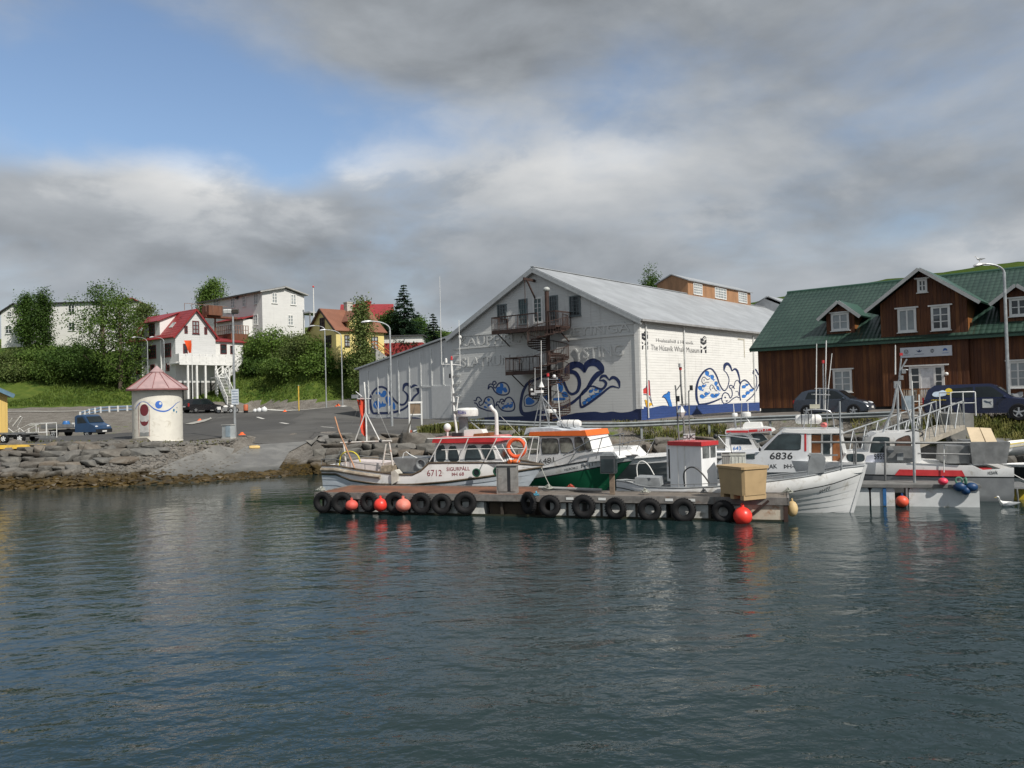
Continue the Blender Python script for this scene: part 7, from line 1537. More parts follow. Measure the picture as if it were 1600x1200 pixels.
 m = MB(); N = 14; pts = [(557, 622, 569, 622), (558, 632, 569, 634), (561, 643, 569, 644), (564, 652, 571, 654), (563, 664, 572, 666), (566, 676, 573, 680), (571, 683, 573.5, 685)]; vs = []
 for j, (a, b, c, d) in enumerate(pts):
  A_, C_ = F.ony(a, b, -.86), F.ony(c, d, -.86)
  for i in range(6): t = i / 5; p = A_ + (C_ - A_) * t; vs.append((p.x, p.y + .07 * math.sin(t * 7 + j), p.z))
 m.add(vs, [(j * 6 + i, j * 6 + i + 1, j * 6 + i + 7, j * 6 + i + 6) for j in range(len(pts) - 1) for i in range(5)], True); m.build('furled_sail', pm('sail_orange_red', (.62, .06, .025), .7, var=.2, scale=5), T)
 m = MB(); rpx(m, F, -1.2, [(523, 651), (530, 675), (554, 731)], .03); m.build('boat_hook', pm('hook_orange', (.45, .24, .14), .7), T)
 m = MB(); m.tube(cr(pxp(F, -1.0, [(530, 727), (533, 712), (541, 706), (551, 706), (559, 712), (563, 722)]), False, 4), .028, 6); m.build('yellow_hoop', pm('hoop_yellow', (.65, .55, .05), .6), T)
 m = MB(); e = edge(-1, .28)[:9]; m.tube(e, .018, 5); [m.cyl(e[i] - Vector((0, 0, .3)), e[i], .014, n=5) for i in range(0, 9, 2)]; e = edge(1, .28)[:9]; m.tube(e, .018, 5); m.build('stern_rail', OXID, T)
 for y_ in (ys + .05, .95):
  m = MB(); rpx(m, F, y_, [(668, 685.5), (690, 685), (760, 683), (812, 683.5), (819, 686), (822, 692), (820, 700), (808, 722)], .028); rpx(m, F, y_, [(690, 703), (740, 701.5), (820, 701)], .016)
  for a, b, c, d in ((690, 686, 671, 721), (732, 684, 717, 721), (777, 683, 758, 721)): rpx(m, F, y_, [(a, b), (c, d)], .02)
  m.build('bow_rail', WHITE, T)
 m = MB(); rpx(m, F, -.2, [(778, 682), (842, 683), (838, 722)], .026); rpx(m, F, .5, [(833, 683), (825, 718)], .02); rpx(m, F, -.2, [(820, 702), (840, 702)], .016); m.build('pulpit', WHITE, T)
 q = F.ony(807, 700, -.6); m = MB(); m.torus(q, .34, .075, 28, 8, 'y'); lb_ = m.build('life_ring', pm('ring_orange', (.80, .12, .04), .6, var=.08), T); m = MB(); m.torus(q + Vector((.0, 0, 0)), .34, .079, 6, 4, 'y');
 m = MB(); m.torus(q, .43, .012, 24, 4, 'y'); m.build('grab_line', WHITE2, lb_)
 m = MB(); q = F.ony(806, 721, -.7); m.sph(q, .12, 10, 1.5, 1, .7); m.sph(q + Vector((-.25, 0, -.02)), .1, 10); m.build('orange_net', pm('net_orange', (.70, .16, .04), .8, var=.3, scale=9), T)
 m = MB(); rpx(m, F, -.2, [(714.5, 682), (709.5, 642), (707, 600), (705, 564)], .055); rpx(m, F, -.2, [(690, 569.5), (706, 569.5), (720, 571)], .025); rpx(m, F, -.2, [(712, 620), (716, 620), (713, 642)], .03); m.build('mast', WHITE, T)
 pole_px(T, F, -.2, 690, 570, 687, 432, .012, WHITE); pole_px(T, F, -.2, 719, 570, 717, 500, .015, WHITE)
 for px, py, r, mt in ((697, 564, .07, WHITE), (705.5, 560, .06, RED), (703.5, 588, .07, BLACK)): m = MB(); q = F.ony(px, py, -.2); m.cyl(q - Vector((0, 0, r)), q + Vector((0, 0, r)), r * .8, r * .7, 12); m.sph(q + Vector((0, 0, r)), r * .7, 10); m.build('mast_lamp', mt, T)
 for k in range(5): m = MB(); q = F.ony(709.5, 588 + k * 14, -.2); m.box(q + Vector((.06, 0, 0)), (.16, .12, .09)); m.build('mast_fitting', OXID, T)
 radar(T, F, .1, 730, 650.5, .46, .34); ptext(T, F, -.36, 'JRDEN'[1:], (716, 646.5), (728, 647), 5, pm('print_violet', (.06, .05, .3), .5), bold=.02)
 m = MB(); sprism(m, F, 0, [(718, 683), (716, 652), (727, 652), (729, 683)], 0, .3); rpx(m, F, .1, [(730, 655), (750, 671)], .03); m.build('radar_post', GREYB, T); m = MB(); sprism(m, F, -.3, [(724, 683), (725, 672), (752, 671), (756, 679), (755, 683)], -.3, .3); m.build('roof_locker', WHITE, T); m = MB(); sprism(m, F, -.5, [(706, 684), (706, 676.5), (722, 676.5), (722, 684)], -.5, -.2); m.build('roof_box', BLACK, T); m = MB(); sprism(m, F, -.5, [(739, 683), (740, 678), (766, 676), (766, 682)], -.5, 0); m.build('hatch_board', WOOD, T)
 m = MB(); m.tube(cr(pxp(F, .4, [(777, 720), (776, 660), (774.5, 645), (770, 640), (766, 634)]), False, 3), .075, 10); m.build('exhaust_pipe', WHITE, T)
 m = MB(); q = F.ony(699, 668, -.7); m.sph(q, .15, 14, 1, 1, 1.15); m.cyl(q - Vector((0, 0, .35)), q, .03, .06); m.build('search_light', WHITE, T)
 A, B_ = F.ony(782, 650, .4), F.ony(812, 680, .4); m = MB(); m.cyl(A, B_, .007, n=4); rpx(m, F, -.9, [(573, 600), (612, 690)], .006, 4); rpx(m, F, -.9, [(573, 600), (540, 690)], .006, 4); m.build('stay_wire', OXID, T)
def boat_6481():
 ang = R(-33); F = Frame((5.0 - 8.6 * math.cos(ang), 33.0 - 8.6 * math.sin(ang), 0), ang); ys = -1.2
 T = thing('orange_roofed_boat', 'white and green boat VILBORG 6481 with an orange wheelhouse band', 'boat', F.o, F.ang); L = 8.6
 z1 = zfun(F, ys, [(700, 762), (800, 753), (837, 748), (939, 730.5), (990, 721)], L); z2 = zfun(F, ys, [(700, 748), (800, 740), (849, 732.5), (914, 721), (950, 715), (990, 711.5)], L)
 GN = pm('hull_green', (.012, .13, .06), .35, var=.12, scale=1, coat=.2)
 rows = [(0, .02, lambda x: -.5), (0, .7, lambda x: -.2), (0, .9, lambda x: .15), (0, .97, lambda x: z1(x) - .02), (2, .985, lambda x: z1(x) + .03), (1, 1.0, z2)]
 h, edge = hull(T, L, 2.6, rows, [GN, BW, BLACK], .85, 1.0, deck=(.05, BW)); rail(T, edge(-1, .0), .03, BLACK, 'gunwale'); rail(T, edge(1, .0), .03, BLACK, 'gunwale')
 yw = -.95; W = MB(); sprism(W, F, yw, [(826, 733), (828, 683), (917, 681), (927, 706), (960, 706), (968, 716), (849, 731)], yw, .95); wh = W.build('wheelhouse', BW, T)
 OR = pm('roof_orange', (.80, .16, .03), .4, var=.06); W = MB(); sprism(W, F, yw - .1, [(826, 681), (828, 675), (914, 672.5), (917, 681)], yw - .1, 1.0); rf = W.build('roof_band', OR, wh); W = MB(); sprism(W, F, yw - .1, [(818, 680), (822, 669), (862, 669), (878, 672), (905, 672), (905, 673.6), (828, 675)], yw - .08, .95); W.build('roof_top', pm('roof_pale', (.60, .64, .68), .4), rf)
 for q in ([(848, 707), (847.5, 688), (852, 686), (867, 686), (871, 690), (872.5, 706), (868, 708), (852, 708.5)], [(877, 705), (875, 688), (879, 685), (889, 685), (893, 690), (896, 703), (893, 706), (881, 707)], [(900, 702), (898, 686), (902, 684), (908, 685), (914, 702), (911, 704.5), (904, 705)], [(915, 700), (913, 686), (918, 684), (921, 688), (924, 702), (919, 704)], [(826, 706), (826, 688), (836, 687), (841, 690), (842, 706), (836, 708)]): pwin(wh, F, 1, yw, q, MATS.get('cream_curtain') or pm('cream_curtain', (.20, .20, .17), .35, var=.8, scale=1.6), BLACK, grow=1.08)
 ptext(T, F, yw - .02, '6481', (842, 726.3), (865.5, 722.3), 8.5, BLACK, bold=.0); ptext(T, F, ys - .04, 'VILBORG', (880, 736.5), (899, 733), 3.6, BLACK, slant=.2, on=[h]); ptext(T, F, ys - .04, 'ÞH11', (903.5, 732), (919, 729), 5, BLACK, on=[h])
 m = MB(); q = F.ony(886, 664, .1); liferaft(T, F, -.2, 871, 656, 908, 668)
 for y_ in (ys + .05, 1.0):
  m = MB(); rpx(m, F, y_, [(880, 712), (923, 688), (975, 677), (972, 698)], .022); rpx(m, F, y_, [(849, 728), (905, 706), (940, 700), (972, 693)], .014)
  for a, b, c, d in ((906, 697, 888, 724), (941, 683, 931, 717), (969, 678, 968, 712)): rpx(m, F, y_, [(a, b), (c, d)], .018)
  m.build('bow_rail', INOX, T)
 m = MB(); rpx(m, F, -.4, [(843, 672), (845, 640), (846, 610)], .035); rpx(m, F, -.4, [(860, 672), (848, 625), (846, 612)], .028); rpx(m, F, 0, [(833, 672), (846, 612)], .02); rpx(m, F, -.4, [(882, 668), (860, 635), (847, 620)], .028)
 for k in range(7): m.beam(F.ony(843.5 + k * .3, 665 - k * 8, -.4), F.ony(850 + k * -.1, 665 - k * 8, -.4), .025)
 m.build('lattice_mast', INOX, T)
 pole_px(T, F, -.4, 846, 612, 845.5, 532, .02, WHITE); pole_px(T, F, -.3, 836, 610, 836, 575, .022, WHITE); pole_px(T, F, .2, 875, 655, 871, 600, .02, WHITE); pole_px(T, F, -.3, 858, 660, 856.5, 590, .018, WHITE)
 m = MB(); q = F.ony(842, 612, -.4); m.box(q, (.35, .2, .12)); m.box(q + Vector((-.25, 0, -.08)), (.2, .2, .1)); m.sph(F.ony(830.5, 609, -.3), .06, 8); m.cyl(F.ony(846, 605, -.4), F.ony(846, 596, -.4), .13, .02, 8); m.build('mast_instruments', WHITE, T)
 radar(T, F, .1, 861, 645, .24, .15); m = MB(); a, b = F.ony(846, 592, -.2), F.ony(870, 593, -.2); m.tube([a, b], .02)
 m.cyl(b, b + Vector((0, 0, .1)), .05); m.build('antenna_bar', INOX, T); m = MB(); q = F.ony(866, 588, -.2); m.sph(q, .08, 10); m.build('gps_dome', WHITE, T); m = MB(); q = F.ony(856, 585.5, -.2); m.cyl(q - Vector((0, 0, .07)), q + Vector((0, 0, .06)), .06); m.build('mast_lamp', RED, T)
def simple_cabin_boat():
 """grey clinker hull with the low mauve-windowed cabin, behind the green bow"""
 F = Frame((2.9, 38.3, 0), R(-24)); ys = -1.2; T = thing('clinker_launch', 'grey clinker launch with a low mauve windowed cabin behind the green bow', 'boat', F.o, F.ang); L = 8.3
 z2 = zfun(F, ys, [(880, 722), (960, 717), (1045, 711), (1070, 706)])
 rows = [(0, .02, lambda x: -.4)] + [(0, .55 + .09 * k, lambda x, k=k: -.2 + (z2(x) - .1) * k / 5) for k in range(6)] + [(1, 1.03, z2)]
 h, edge = hull(T, L, 2.4, rows, [pm('clinker_grey', (.26, .27, .27), .6, var=.12, scale=2), BW], .5, .8, deck=(.03, BW), planks=(1, 1)); rail(T, edge(-1, -.04), .06, BW, 'gunwale')
 W = MB(); sprism(W, F, -.7, [(925, 716), (935, 700), (985, 698.5), (1000, 714)], -.7, .7); c = W.build('cabin', BW, T); MV = pm('mauve_glass', (.16, .10, .12), .2, var=.5)
 for q in ([(958, 712), (959, 704), (969, 703), (975, 712)], [(977, 712), (972, 703), (982, 702.5), (990, 711)]): pwin(c, F, 1, -.7, q, MV, BLACK, grow=1.1, smooth=False)
 m = MB()
 for y_ in (-1.0, .8): rpx(m, F, y_, [(966, 695), (990, 689), (1023, 686), (1010, 711)], .02); rpx(m, F, y_, [(1001, 688), (992, 711)], .015); rpx(m, F, y_, [(983, 690), (975, 711)], .015)
 m.build('pulpit', INOX, T)
def boat_ph77():
 F = Frame((3.68, 29.46, 0), math.atan2(26.8 - 29.46, 11.4 - 3.68)); L = 8.3; ys = -.95
 T = thing('white_clinker_boat', 'white double ended clinker boat ÞH77 moored along the pontoon', 'boat', F.o, F.ang)
 z2 = zfun(F, ys, [(978, 752), (1006, 760), (1060, 762), (1121, 759.5), (1198, 752), (1263, 743.5), (1300, 736), (1320, 730.5), (1352, 727)], L, True); z1 = zfun(F, ys, [(978, 764), (1006, 772), (1060, 775), (1121, 775), (1198, 772), (1240, 768.5), (1300, 758), (1343, 744), (1352, 740)], L, True)
 rows = [(0, .02, lambda x: -.4)] + [(0, .46 + .088 * k, lambda x, k=k: -.25 + (z1(x) + .25) * (k + .3) / 6.3) for k in range(6)] + [(0, .985, z1), (2, .995, lambda x: z1(x) + .035), (1, 1.04, lambda x: (z1(x) + z2(x)) / 2), (1, 1.0, z2)]
 h, edge = hull(T, L, 2.15, rows, [BW, BW, BLACK], 0.0, .3, deck=(.22, GREYB), planks=(1, 4), mid=.5)
 rail(T, edge(-1, .0), .03, GREYB, 'gunwale'); rail(T, edge(1, .0), .03, GREYB, 'gunwale')
 e = edge(1)[-1]; m = MB(); a = Vector((e.x + .02, 0, e.z + .03)); m.beam(a, (e.x + .02 - .3 * (e.z + .05), 0, -.05), .08, .10); m.build('stem', BW, T)
 ptext(T, F, -.62, 'ÞH77', (1281, 771.5), (1298, 765.5), 5.5, BLACK, on=[h])
 c = F.ony(1097, 757, -.55); G = Frame(F.w(c.x, -.55, 0), F.ang - R(28));
 x0 = G.ony(1047, 730, 0).x; zt = G.ony(1090, 697, 0).z; zb = .62; d1 = G.onx(1121, 725, 0).y
 def g2(p): return F.l(G.w(*p))
 def gprism(mb, x0_, x1_, y0_, y1_, z0_, z1_): mb.add([g2((x, y, z)) for z in (z0_, z1_) for y in (y0_, y1_) for x in (x0_, x1_)], [(0, 2, 3, 1), (4, 5, 7, 6), (0, 1, 5, 4), (2, 6, 7, 3), (0, 4, 6, 2), (1, 3, 7, 5)], False)
 m = MB(); gprism(m, x0, 0, 0, .95, zb, zt); wh = m.build('wheelhouse', siding('wheelhouse_boards', (.78, .79, .80), .24, .008, .05, axis='s', ang=F.ang - R(28), dirtamt=.15), T)
 m = MB(); gprism(m, x0 - .05, .05, -.05, 1.0, zt, G.ony(1090, 690.5, 0).z); m.build('roof_band', RED, wh)
 for y0_, y1_ in ((.08, .48), (.56, .86)): m = MB(); gprism(m, .002, .02, y0_, y1_, zt - .42, zt - .03); m.build('window', pm('wheelhouse_glass', (.12, .13, .13), .25, var=.5), wh)
 for xx in (x0 + .33, x0 + .62): m = MB(); gprism(m, xx, xx + .03, -.02, .0, zb, zt); m.build('door_edge', WHITE, wh)
 m = MB(); gprism(m, x0 - .25, x0, .15, .9, .95, zt - .0); m.build('rear_fairing', BW, wh); m = MB(); gprism(m, x0 - .16, x0 - .1, .13, .16, 1.05, zt - .15); m.build('door_gap', BLACK, wh)
 m = MB(); sprism(m, F, -.1, [(1068, 688), (1068, 678), (1086, 677), (1086, 687)], -.12, -.08); bd = m.build('name_board', WHITE2, T); ptext(bd, F, -.13, 'CUC', (1066.5, 686), (1086.5, 685), 6.5, BLACK, bold=.02)
 m = MB(); rpx(m, F, .1, [(1061, 688), (1056, 610), (1055, 602)], .03); rpx(m, F, .1, [(1070, 688), (1064, 600), (1063, 576)], .035); rpx(m, F, -.1, [(1078, 688), (1076, 612), (1077, 610)], .025); rpx(m, F, .1, [(1057, 610), (1064, 600)], .02); rpx(m, F, .1, [(1062, 632), (1077, 631)], .018); rpx(m, F, .1, [(1063, 655), (1078, 655)], .018); m.build('mast_frame', OXID, T)
 m = MB(); q = F.ony(1063.5, 571.5, .1); m.cyl(q - Vector((0, 0, .05)), q + Vector((0, 0, .08)), .08, .08, 12); m.build('gps_dome', WHITE, T); m = MB(); m.cyl(F.ony(1063, 578, .1), F.ony(1063.3, 573, .1), .05); m.build('mast_lamp', RED, T); m = MB(); q = F.ony(1080, 606, -.1); m.box(q, (.1, .12, .18)); q = F.ony(1059, 623, .1); m.box(q, (.12, .12, .2)); m.build('horn', BLACK, T)
 m = MB(); q = F.ony(1065, 644, .0); m.cyl(q - Vector((0, 0, .22)), q, .01, .17, 4); m.cyl(q, q + Vector((0, 0, .22)), .17, .01, 4); m.build('radar_reflector', pm('reflector_white', (.66, .67, .66), .4), T)
 m = MB(); m.tube(cr(pxp(F, -.6, [(996, 745), (995, 730), (999, 722), (1006, 721), (1014, 728), (1022, 742)]), False, 4), .022, 6); m.build('stern_hoop', WHITE, T); m = MB(); m.tube(cr(pxp(F, -.9, [(1070, 760), (1068.5, 740), (1076, 731), (1086, 731), (1098, 741), (1109, 756)]), False, 4), .028, 6); m.build('black_hose', BLACK, T)
 m = MB(); sprism(m, F, -.5, [(991, 757), (992, 746), (1030, 747), (1032, 760)], -.5, .5); m.build('stern_box', GREYB, T)
 m = MB(); e = edge(-1, .11); m.tube(e[6:20], .012, 5); [m.cyl(e[i] - Vector((0, 0, .11)), e[i], .010, n=5) for i in range(6, 20, 3)]; m.build('side_rail', OXID, T)
 m = MB(); sprism(m, F, -.75, [(1262, 741), (1263, 722), (1268, 709), (1284, 709), (1290, 716), (1288, 738)], -.8, -.35); m.beam(F.ony(1262, 712, -.6), F.ony(1309, 711, -.6), .05); m.build('line_hauler', GREYB, T); m = MB(); q = F.ony(1275, 712, -.82); m.cyl(F.ony(1264, 712, -.7), F.ony(1284, 713, -.7), .10); m.build('hauler_drum', OXID, T)
 m = MB(); rpx(m, F, -.5, [(1315, 733), (1313, 680), (1312, 627)], .03); m.build('mooring_pole', STEEL, T)
def boat_6836():
 F = Frame((8.45, 33.0, 0), PF.ang); L = 7.4; ys = -1.25
 T = thing('grey_cabin_boat', 'pale grey cabin boat 6836 with varnished wheelhouse doors', 'boat', F.o, F.ang)
 z2 = zfun(F, ys, [(1080, 722), (1120, 726), (1200, 738), (1240, 740), (1262, 739), (1335, 733)])
 rows = [(0, .02, lambda x: -.4), (0, .8, lambda x: -.1), (0, .95, lambda x: .3), (0, 1.0, lambda x: z2(x) - .06), (1, 1.01, z2)]
 h, edge = hull(T, L, 2.5, rows, [BG, BG], .9, .8, flip=True, deck=(.03, BG))
 ym = ys + .03; W = MB(); sprism(W, F, ym, [(1118, 728), (1140, 712), (1187, 706), (1222, 675.5), (1228, 672), (1262, 672), (1265, 738), (1198, 738)], ym, 1.2); cb = W.build('cabin', BG, T)
 pwin(cb, F, 1, ym, [(1195.5, 702), (1217, 680), (1222, 678.5), (1249, 679), (1251, 681), (1250, 701), (1246, 702.5)], BGL, BLACK, grow=1.06, smooth=False); pwin(cb, F, 1, ym, [(1166, 710), (1179, 709), (1179, 716.5), (1167, 716.5)], BGL, BLACK, grow=1.05, smooth=False)
 m = MB(); sprism(m, F, ym, [(1222, 675.5), (1228, 671.5), (1315, 671.5), (1320, 677), (1264, 677.5)], ym - .03, 1.25); m.build('roof', BW, cb)
 W = MB(); sprism(W, F, ym + .1, [(1264, 677), (1318, 677), (1328, 736), (1264, 738)], ym + .45, 1.15); aw = W.build('aft_bulkhead', GREYB, T)
 m = MB(); sprism(m, F, ym + .4, [(1262, 675), (1267, 675), (1267, 738), (1262, 738)], ym + .0, ym + .5); sprism(m, F, ym + .4, [(1311, 675), (1316, 675), (1327, 722), (1320, 722)], ym + .38, ym + .45); m.build('corner_post', BW, T)
 for (a, b, mt, n) in ((1268, 1282, WOOD, 'wood_door'), (1301, 1312, WOOD, 'wood_door')): m = MB(); sprism(m, F, ym + .42, [(a, 680), (b, 680), (b + (1 if a > 1290 else 0), 721), (a, 721)], ym + .40, ym + .45); m.build(n, mt, aw)
 m = MB(); sprism(m, F, ym + .42, [(1283, 673.5), (1300, 673.5), (1300, 721), (1283, 721)], ym + .38, ym + .44); dr = m.build('door_frame', WHITE, aw); m = MB(); sprism(m, F, ym + .38, [(1286, 679), (1297, 679), (1297, 712), (1286, 712)], ym + .36, ym + .38); m.build('pane', BGL, dr)
 m = MB(); sprism(m, F, ym, [(1257, 677), (1260, 677), (1260, 705), (1257, 705)], ym - .012, ym); m.build('red_panel', RED, T)
 ptext(T, F, ym - .01, '6836', (1203, 717.5), (1238.5, 717.5), 10.5, BLACK, bold=.02, slant=.12, on=[h, cb]); ptext(T, F, ym - .01, 'JAK', (1199, 732.5), (1214.5, 731.5), 6.6, BLACK, bold=.02, on=[h, cb]); ptext(T, F, ym - .01, 'ÞH-8', (1225, 732), (1246, 731), 6.4, BLACK, bold=.02, on=[h, cb])
 m = MB(); rpx(m, F, ym + .1, [(1217, 672), (1222, 668), (1318, 669)], .02); rpx(m, F, .9, [(1222, 668), (1318, 669)], .02); m.build('roof_rail', INOX, T)
 liferaft(T, F, .1, 1242, 648, 1284, 663)
 m = MB()
 for y_ in (-.6, .6): m.tube(cr(pxp(F, y_, [(1255, 671), (1260, 645), (1264, 640), (1292, 641), (1300, 648), (1304, 669)]), False, 3), .022, 6); rpx(m, F, y_, [(1267, 671), (1268, 641)], .018); rpx(m, F, y_, [(1293, 671), (1292, 641)], .018)
 rpx(m, F, 0, [(1268, 616), (1297, 617)], .02); rpx(m, F, 0, [(1273, 607), (1296, 607)], .015); rpx(m, F, 0, [(1281, 640), (1281, 606)], .02); rpx(m, F, 0, [(1293, 645), (1295, 610)], .015); m.build('roof_arch', INOX, T)
 pole_px(T, F, -.1, 1275, 640, 1276, 537, .022, WHITE); pole_px(T, F, .1, 1289, 640, 1291, 532, .028, WHITE); pole_px(T, F, 0, 1294, 608, 1300, 552, .018, WHITE); m = MB(); rpx(m, F, 0, [(1287, 640), (1286, 575), (1286, 568)], .02); m.build('antenna', INOX, T); m = MB(); q = F.ony(1286, 566, 0); m.cyl(q - Vector((0, 0, .04)), q + Vector((0, 0, .08)), .05); m.build('mast_lamp', RED, T)
 m = MB(); q = F.ony(1273, 635, -.3); m.box(q, (.36, .25, .16)); m.build('search_light', pm('light_cream', (.55, .53, .42), .5), T); m = MB(); q = F.ony(1288, 664, -.3); m.sph(q, .13, 12, 1.1, 1, .8); m.build('roof_fender', R_PINK, T)
 m = MB(); rpx(m, F, ym + .1, [(1122, 680), (1145, 682), (1187, 687)], .03); rpx(m, F, ym + .1, [(1122, 681), (1137, 700)], .02); rpx(m, F, ym + .1, [(1140, 681), (1143, 707)], .02); rpx(m, F, ym + .1, [(1134, 680), (1142, 675)], .02); m.build('foredeck_davit', INOX, T); m = MB(); q = F.ony(1118, 682, ym + .1); m.sph(q, .1, 10); m.build('davit_lamp', BLACK, T); m = MB(); q = F.ony(1187, 702, ym - .05); m.sph(q, .07, 8, .7, 1, 1.2); m.build('side_lamp', BLACK, T)
def boat_643():
 F = Frame((8.6, 36.6, 0), R(-22)); ys = -1.1; L = 6.5; T = thing('red_striped_boat', 'small white boat 643 with red striped roof behind the grey cabin boat', 'boat', F.o, F.ang)
 z2 = zfun(F, ys, [(1090, 715), (1230, 712)]); rows = [(0, .02, lambda x: -.4), (0, .8, lambda x: -.1), (0, .96, lambda x: .4), (0, 1.0, z2)]
 h, edge = hull(T, L, 2.3, rows, [BW], .9, .7, deck=(.02, BW)); yw = -.85; W = MB(); sprism(W, F, yw, [(1133, 712), (1134, 677), (1171, 677), (1183, 702), (1205, 704), (1205, 712)], yw, .85); c = W.build('cabin', BW, T)
 W = MB(); sprism(W, F, yw - .05, [(1133, 677.5), (1134, 671.5), (1190, 668), (1205, 671), (1207, 674.5), (1170, 677)], yw - .1, .95); r = W.build('roof', BW, c)
 m = MB(); sprism(m, F, yw - .1, [(1135, 676), (1135, 672.8), (1169, 672.5), (1169, 676)], yw - .115, yw - .1); sprism(m, F, yw - .1, [(1170, 675.5), (1170, 671.5), (1205, 669.5), (1206, 673)], yw - .115, yw - .1); m.build('red_stripe', RED, r); ptext(r, F, yw - .12, 'ÞH 31', (1184, 674.5), (1200, 672.5), 4.6, WHITE, bold=.02)
 pwin(c, F, 1, yw, [(1141, 694), (1142, 681), (1160, 680.5), (1168, 683), (1174, 694)], BGL, BLACK, grow=1.06, smooth=False); pwin(c, F, 1, yw, [(1183, 692), (1173, 678), (1190, 677), (1200, 687)], BGL, WHITE, grow=1.06, smooth=False); ptext(T, F, yw - .01, '643', (1145.5, 703.5), (1158, 703), 5.8, pm('print_blue2', (.05, .18, .5), .5), bold=.02)
 m = MB(); sprism(m, F, -.4, [(1160, 671), (1161, 664), (1164, 660), (1188, 660), (1191, 668)], -.4, .4); m.build('roof_locker', WHITE, T); m = MB(); rpx(m, F, 0, [(1150, 671), (1148, 654)], .05); rpx(m, F, .1, [(1172, 660), (1165, 652)], .02); rpx(m, F, 0, [(1157, 671), (1159, 630)], .02); m.build('radar_mast', INOX, T)
 radar(T, F, 0, 1148, 651, .13, .16); radar(T, F, .1, 1166, 651, .21, .2); pole_px(T, F, 0, 1147, 645, 1146, 631, .02, WHITE); pole_px(T, F, .1, 1169, 645, 1168.5, 629, .02, WHITE)
def boat_5959():
 F = Frame((10.6, 31.4, 0), PF.ang); ys = -1.35
 F = Frame((9.75, 32.0, 0), PF.ang); L = F.ony(1586, 740, ys).x
 T = thing('red_flashed_boat', 'white boat 5959 from HÚSAVÍK with a red side flash and steel fish bins', 'boat', F.o, F.ang)
 z2 = zfun(F, ys, [(1280, 722), (1435, 724), (1500, 727), (1520, 727), (1528, 735), (1560, 733), (1586, 731)]); z1 = zfun(F, ys, [(1280, 741), (1380, 742.5), (1500, 745.5), (1585, 746.5)])
 rows = [(2, .02, lambda x: -.4), (2, .8, lambda x: -.1), (2, .93, lambda x: .25), (2, .97, lambda x: z1(x) - .03), (1, .99, lambda x: z1(x) + .02), (0, 1.0, z2)]
 h, edge = hull(T, L, 2.7, rows, [BW, BLACK, pm('hull_lower_grey', (.30, .31, .32), .5, var=.1)], .92, .8, flip=True, deck=(.03, BW), mid=.4)
 m = MB(); m.slab(pxp(F, ys - .01, [(1398, 742.5), (1405, 733.5), (1503, 735), (1508, 744.5)]), .012, (0, -1, 0)); m.build('red_flash', RED, T)
 ptext(T, F, ys + .02, 'HÚSAVÍK', (1544, 742), (1560, 741.5), 5, BLACK, bold=.02, on=[h])
 yc = -1.0; W = MB(); sprism(W, F, yc, [(1313, 724), (1322, 709), (1357, 706), (1362, 682), (1370, 677), (1436, 675), (1440, 724)], yc, 1.1); c = W.build('cabin', BW, T)
 m = MB(); sprism(m, F, yc - .03, [(1355, 712), (1384, 707), (1384, 722), (1352, 722)], yc - .012, yc); m.build('pale_panel', pm('panel_lavender', (.56, .58, .66), .4), c)
 pwin(c, F, 1, yc, [(1361, 703), (1365, 686), (1370, 683.5), (1387, 684), (1389, 688), (1389, 704), (1385, 706), (1365, 706)], BGL, BLACK, grow=1.08); pwin(c, F, 1, yc, [(1324, 712), (1328, 709.5), (1346, 709.5), (1350, 714), (1347, 720.5), (1328, 720.5)], BGL, BLACK, grow=1.08); pwin(c, F, 1, yc, [(1403, 703), (1400, 690), (1408, 684), (1421, 682), (1421, 703)], pm('brown_glass', (.10, .06, .045), .25, var=.5), BLACK, grow=1.08)
 ptext(T, F, yc - .014, '5959', (1366, 717.5), (1383, 717.5), 8.5, BLACK, bold=.02)
 m = MB(); sprism(m, F, -1.15, [(1382, 722), (1382, 697), (1426, 697), (1426, 722)], -1.2, -.6); g = m.build('gear_box', OXID, T); m = MB(); sprism(m, F, -1.25, [(1401, 719), (1402, 708), (1411, 707), (1411, 719)], -1.32, -1.2); q = F.ony(1391, 703, -1.25); m.cyl(q - Vector((0, .1, 0)), q + Vector((0, .1, 0)), .11); m.build('winch', GREYB, g)
 m = MB(); m.tube(cr(pxp(F, -.8, [(1411, 688), (1413, 677), (1424, 673), (1438, 674), (1442, 679), (1432, 684)]), False, 4), .03, 6); m.build('black_arch', BLACK, T)
 m = MB(); sprism(m, F, -1.0, [(1478, 724), (1480, 697), (1516, 697), (1516, 724)], -1.05, .9); m.build('steel_bin', OXID, T)
 for a, b, c_, d in ((1515, 1541, 1537, 1541), (1536, 1560, 1556, 1562), (1556, 1580, 1574, 1580)): m = MB(); sprism(m, F, -1.2, [(a, 691), (b, 690.5), (c_, 725), (a + 4 if a < 1520 else a - 3, 725)], -1.25 + (a - 1515) * .003, .9); m.build('steel_bin', OXID, T)
 TN = pm('lid_tan', (.58, .47, .32), .6, var=.08, dirt=((.5, .25, .2), .2, 4))
 for P in ([(1510, 667.5), (1530, 668), (1539, 690.5), (1518, 691.5)], [(1531, 668), (1548, 669), (1558, 690.5), (1541, 690.5)]): m = MB(); m.slab([F.ony(*P[0], -.3), F.ony(*P[1], -.3), F.ony(*P[2], -1.0), F.ony(*P[3], -1.0)], .06); m.build('bin_lid', TN, T)
 m = MB();
 for (pts, r) in (([(1378, 680), (1395, 640), (1402, 600)], .045), ([(1404, 676), (1402, 600)], .045), ([(1432, 688), (1418, 640), (1404, 602)], .035)): rpx(m, F, -.5 if pts[0][0] != 1404 else .5, pts, r)
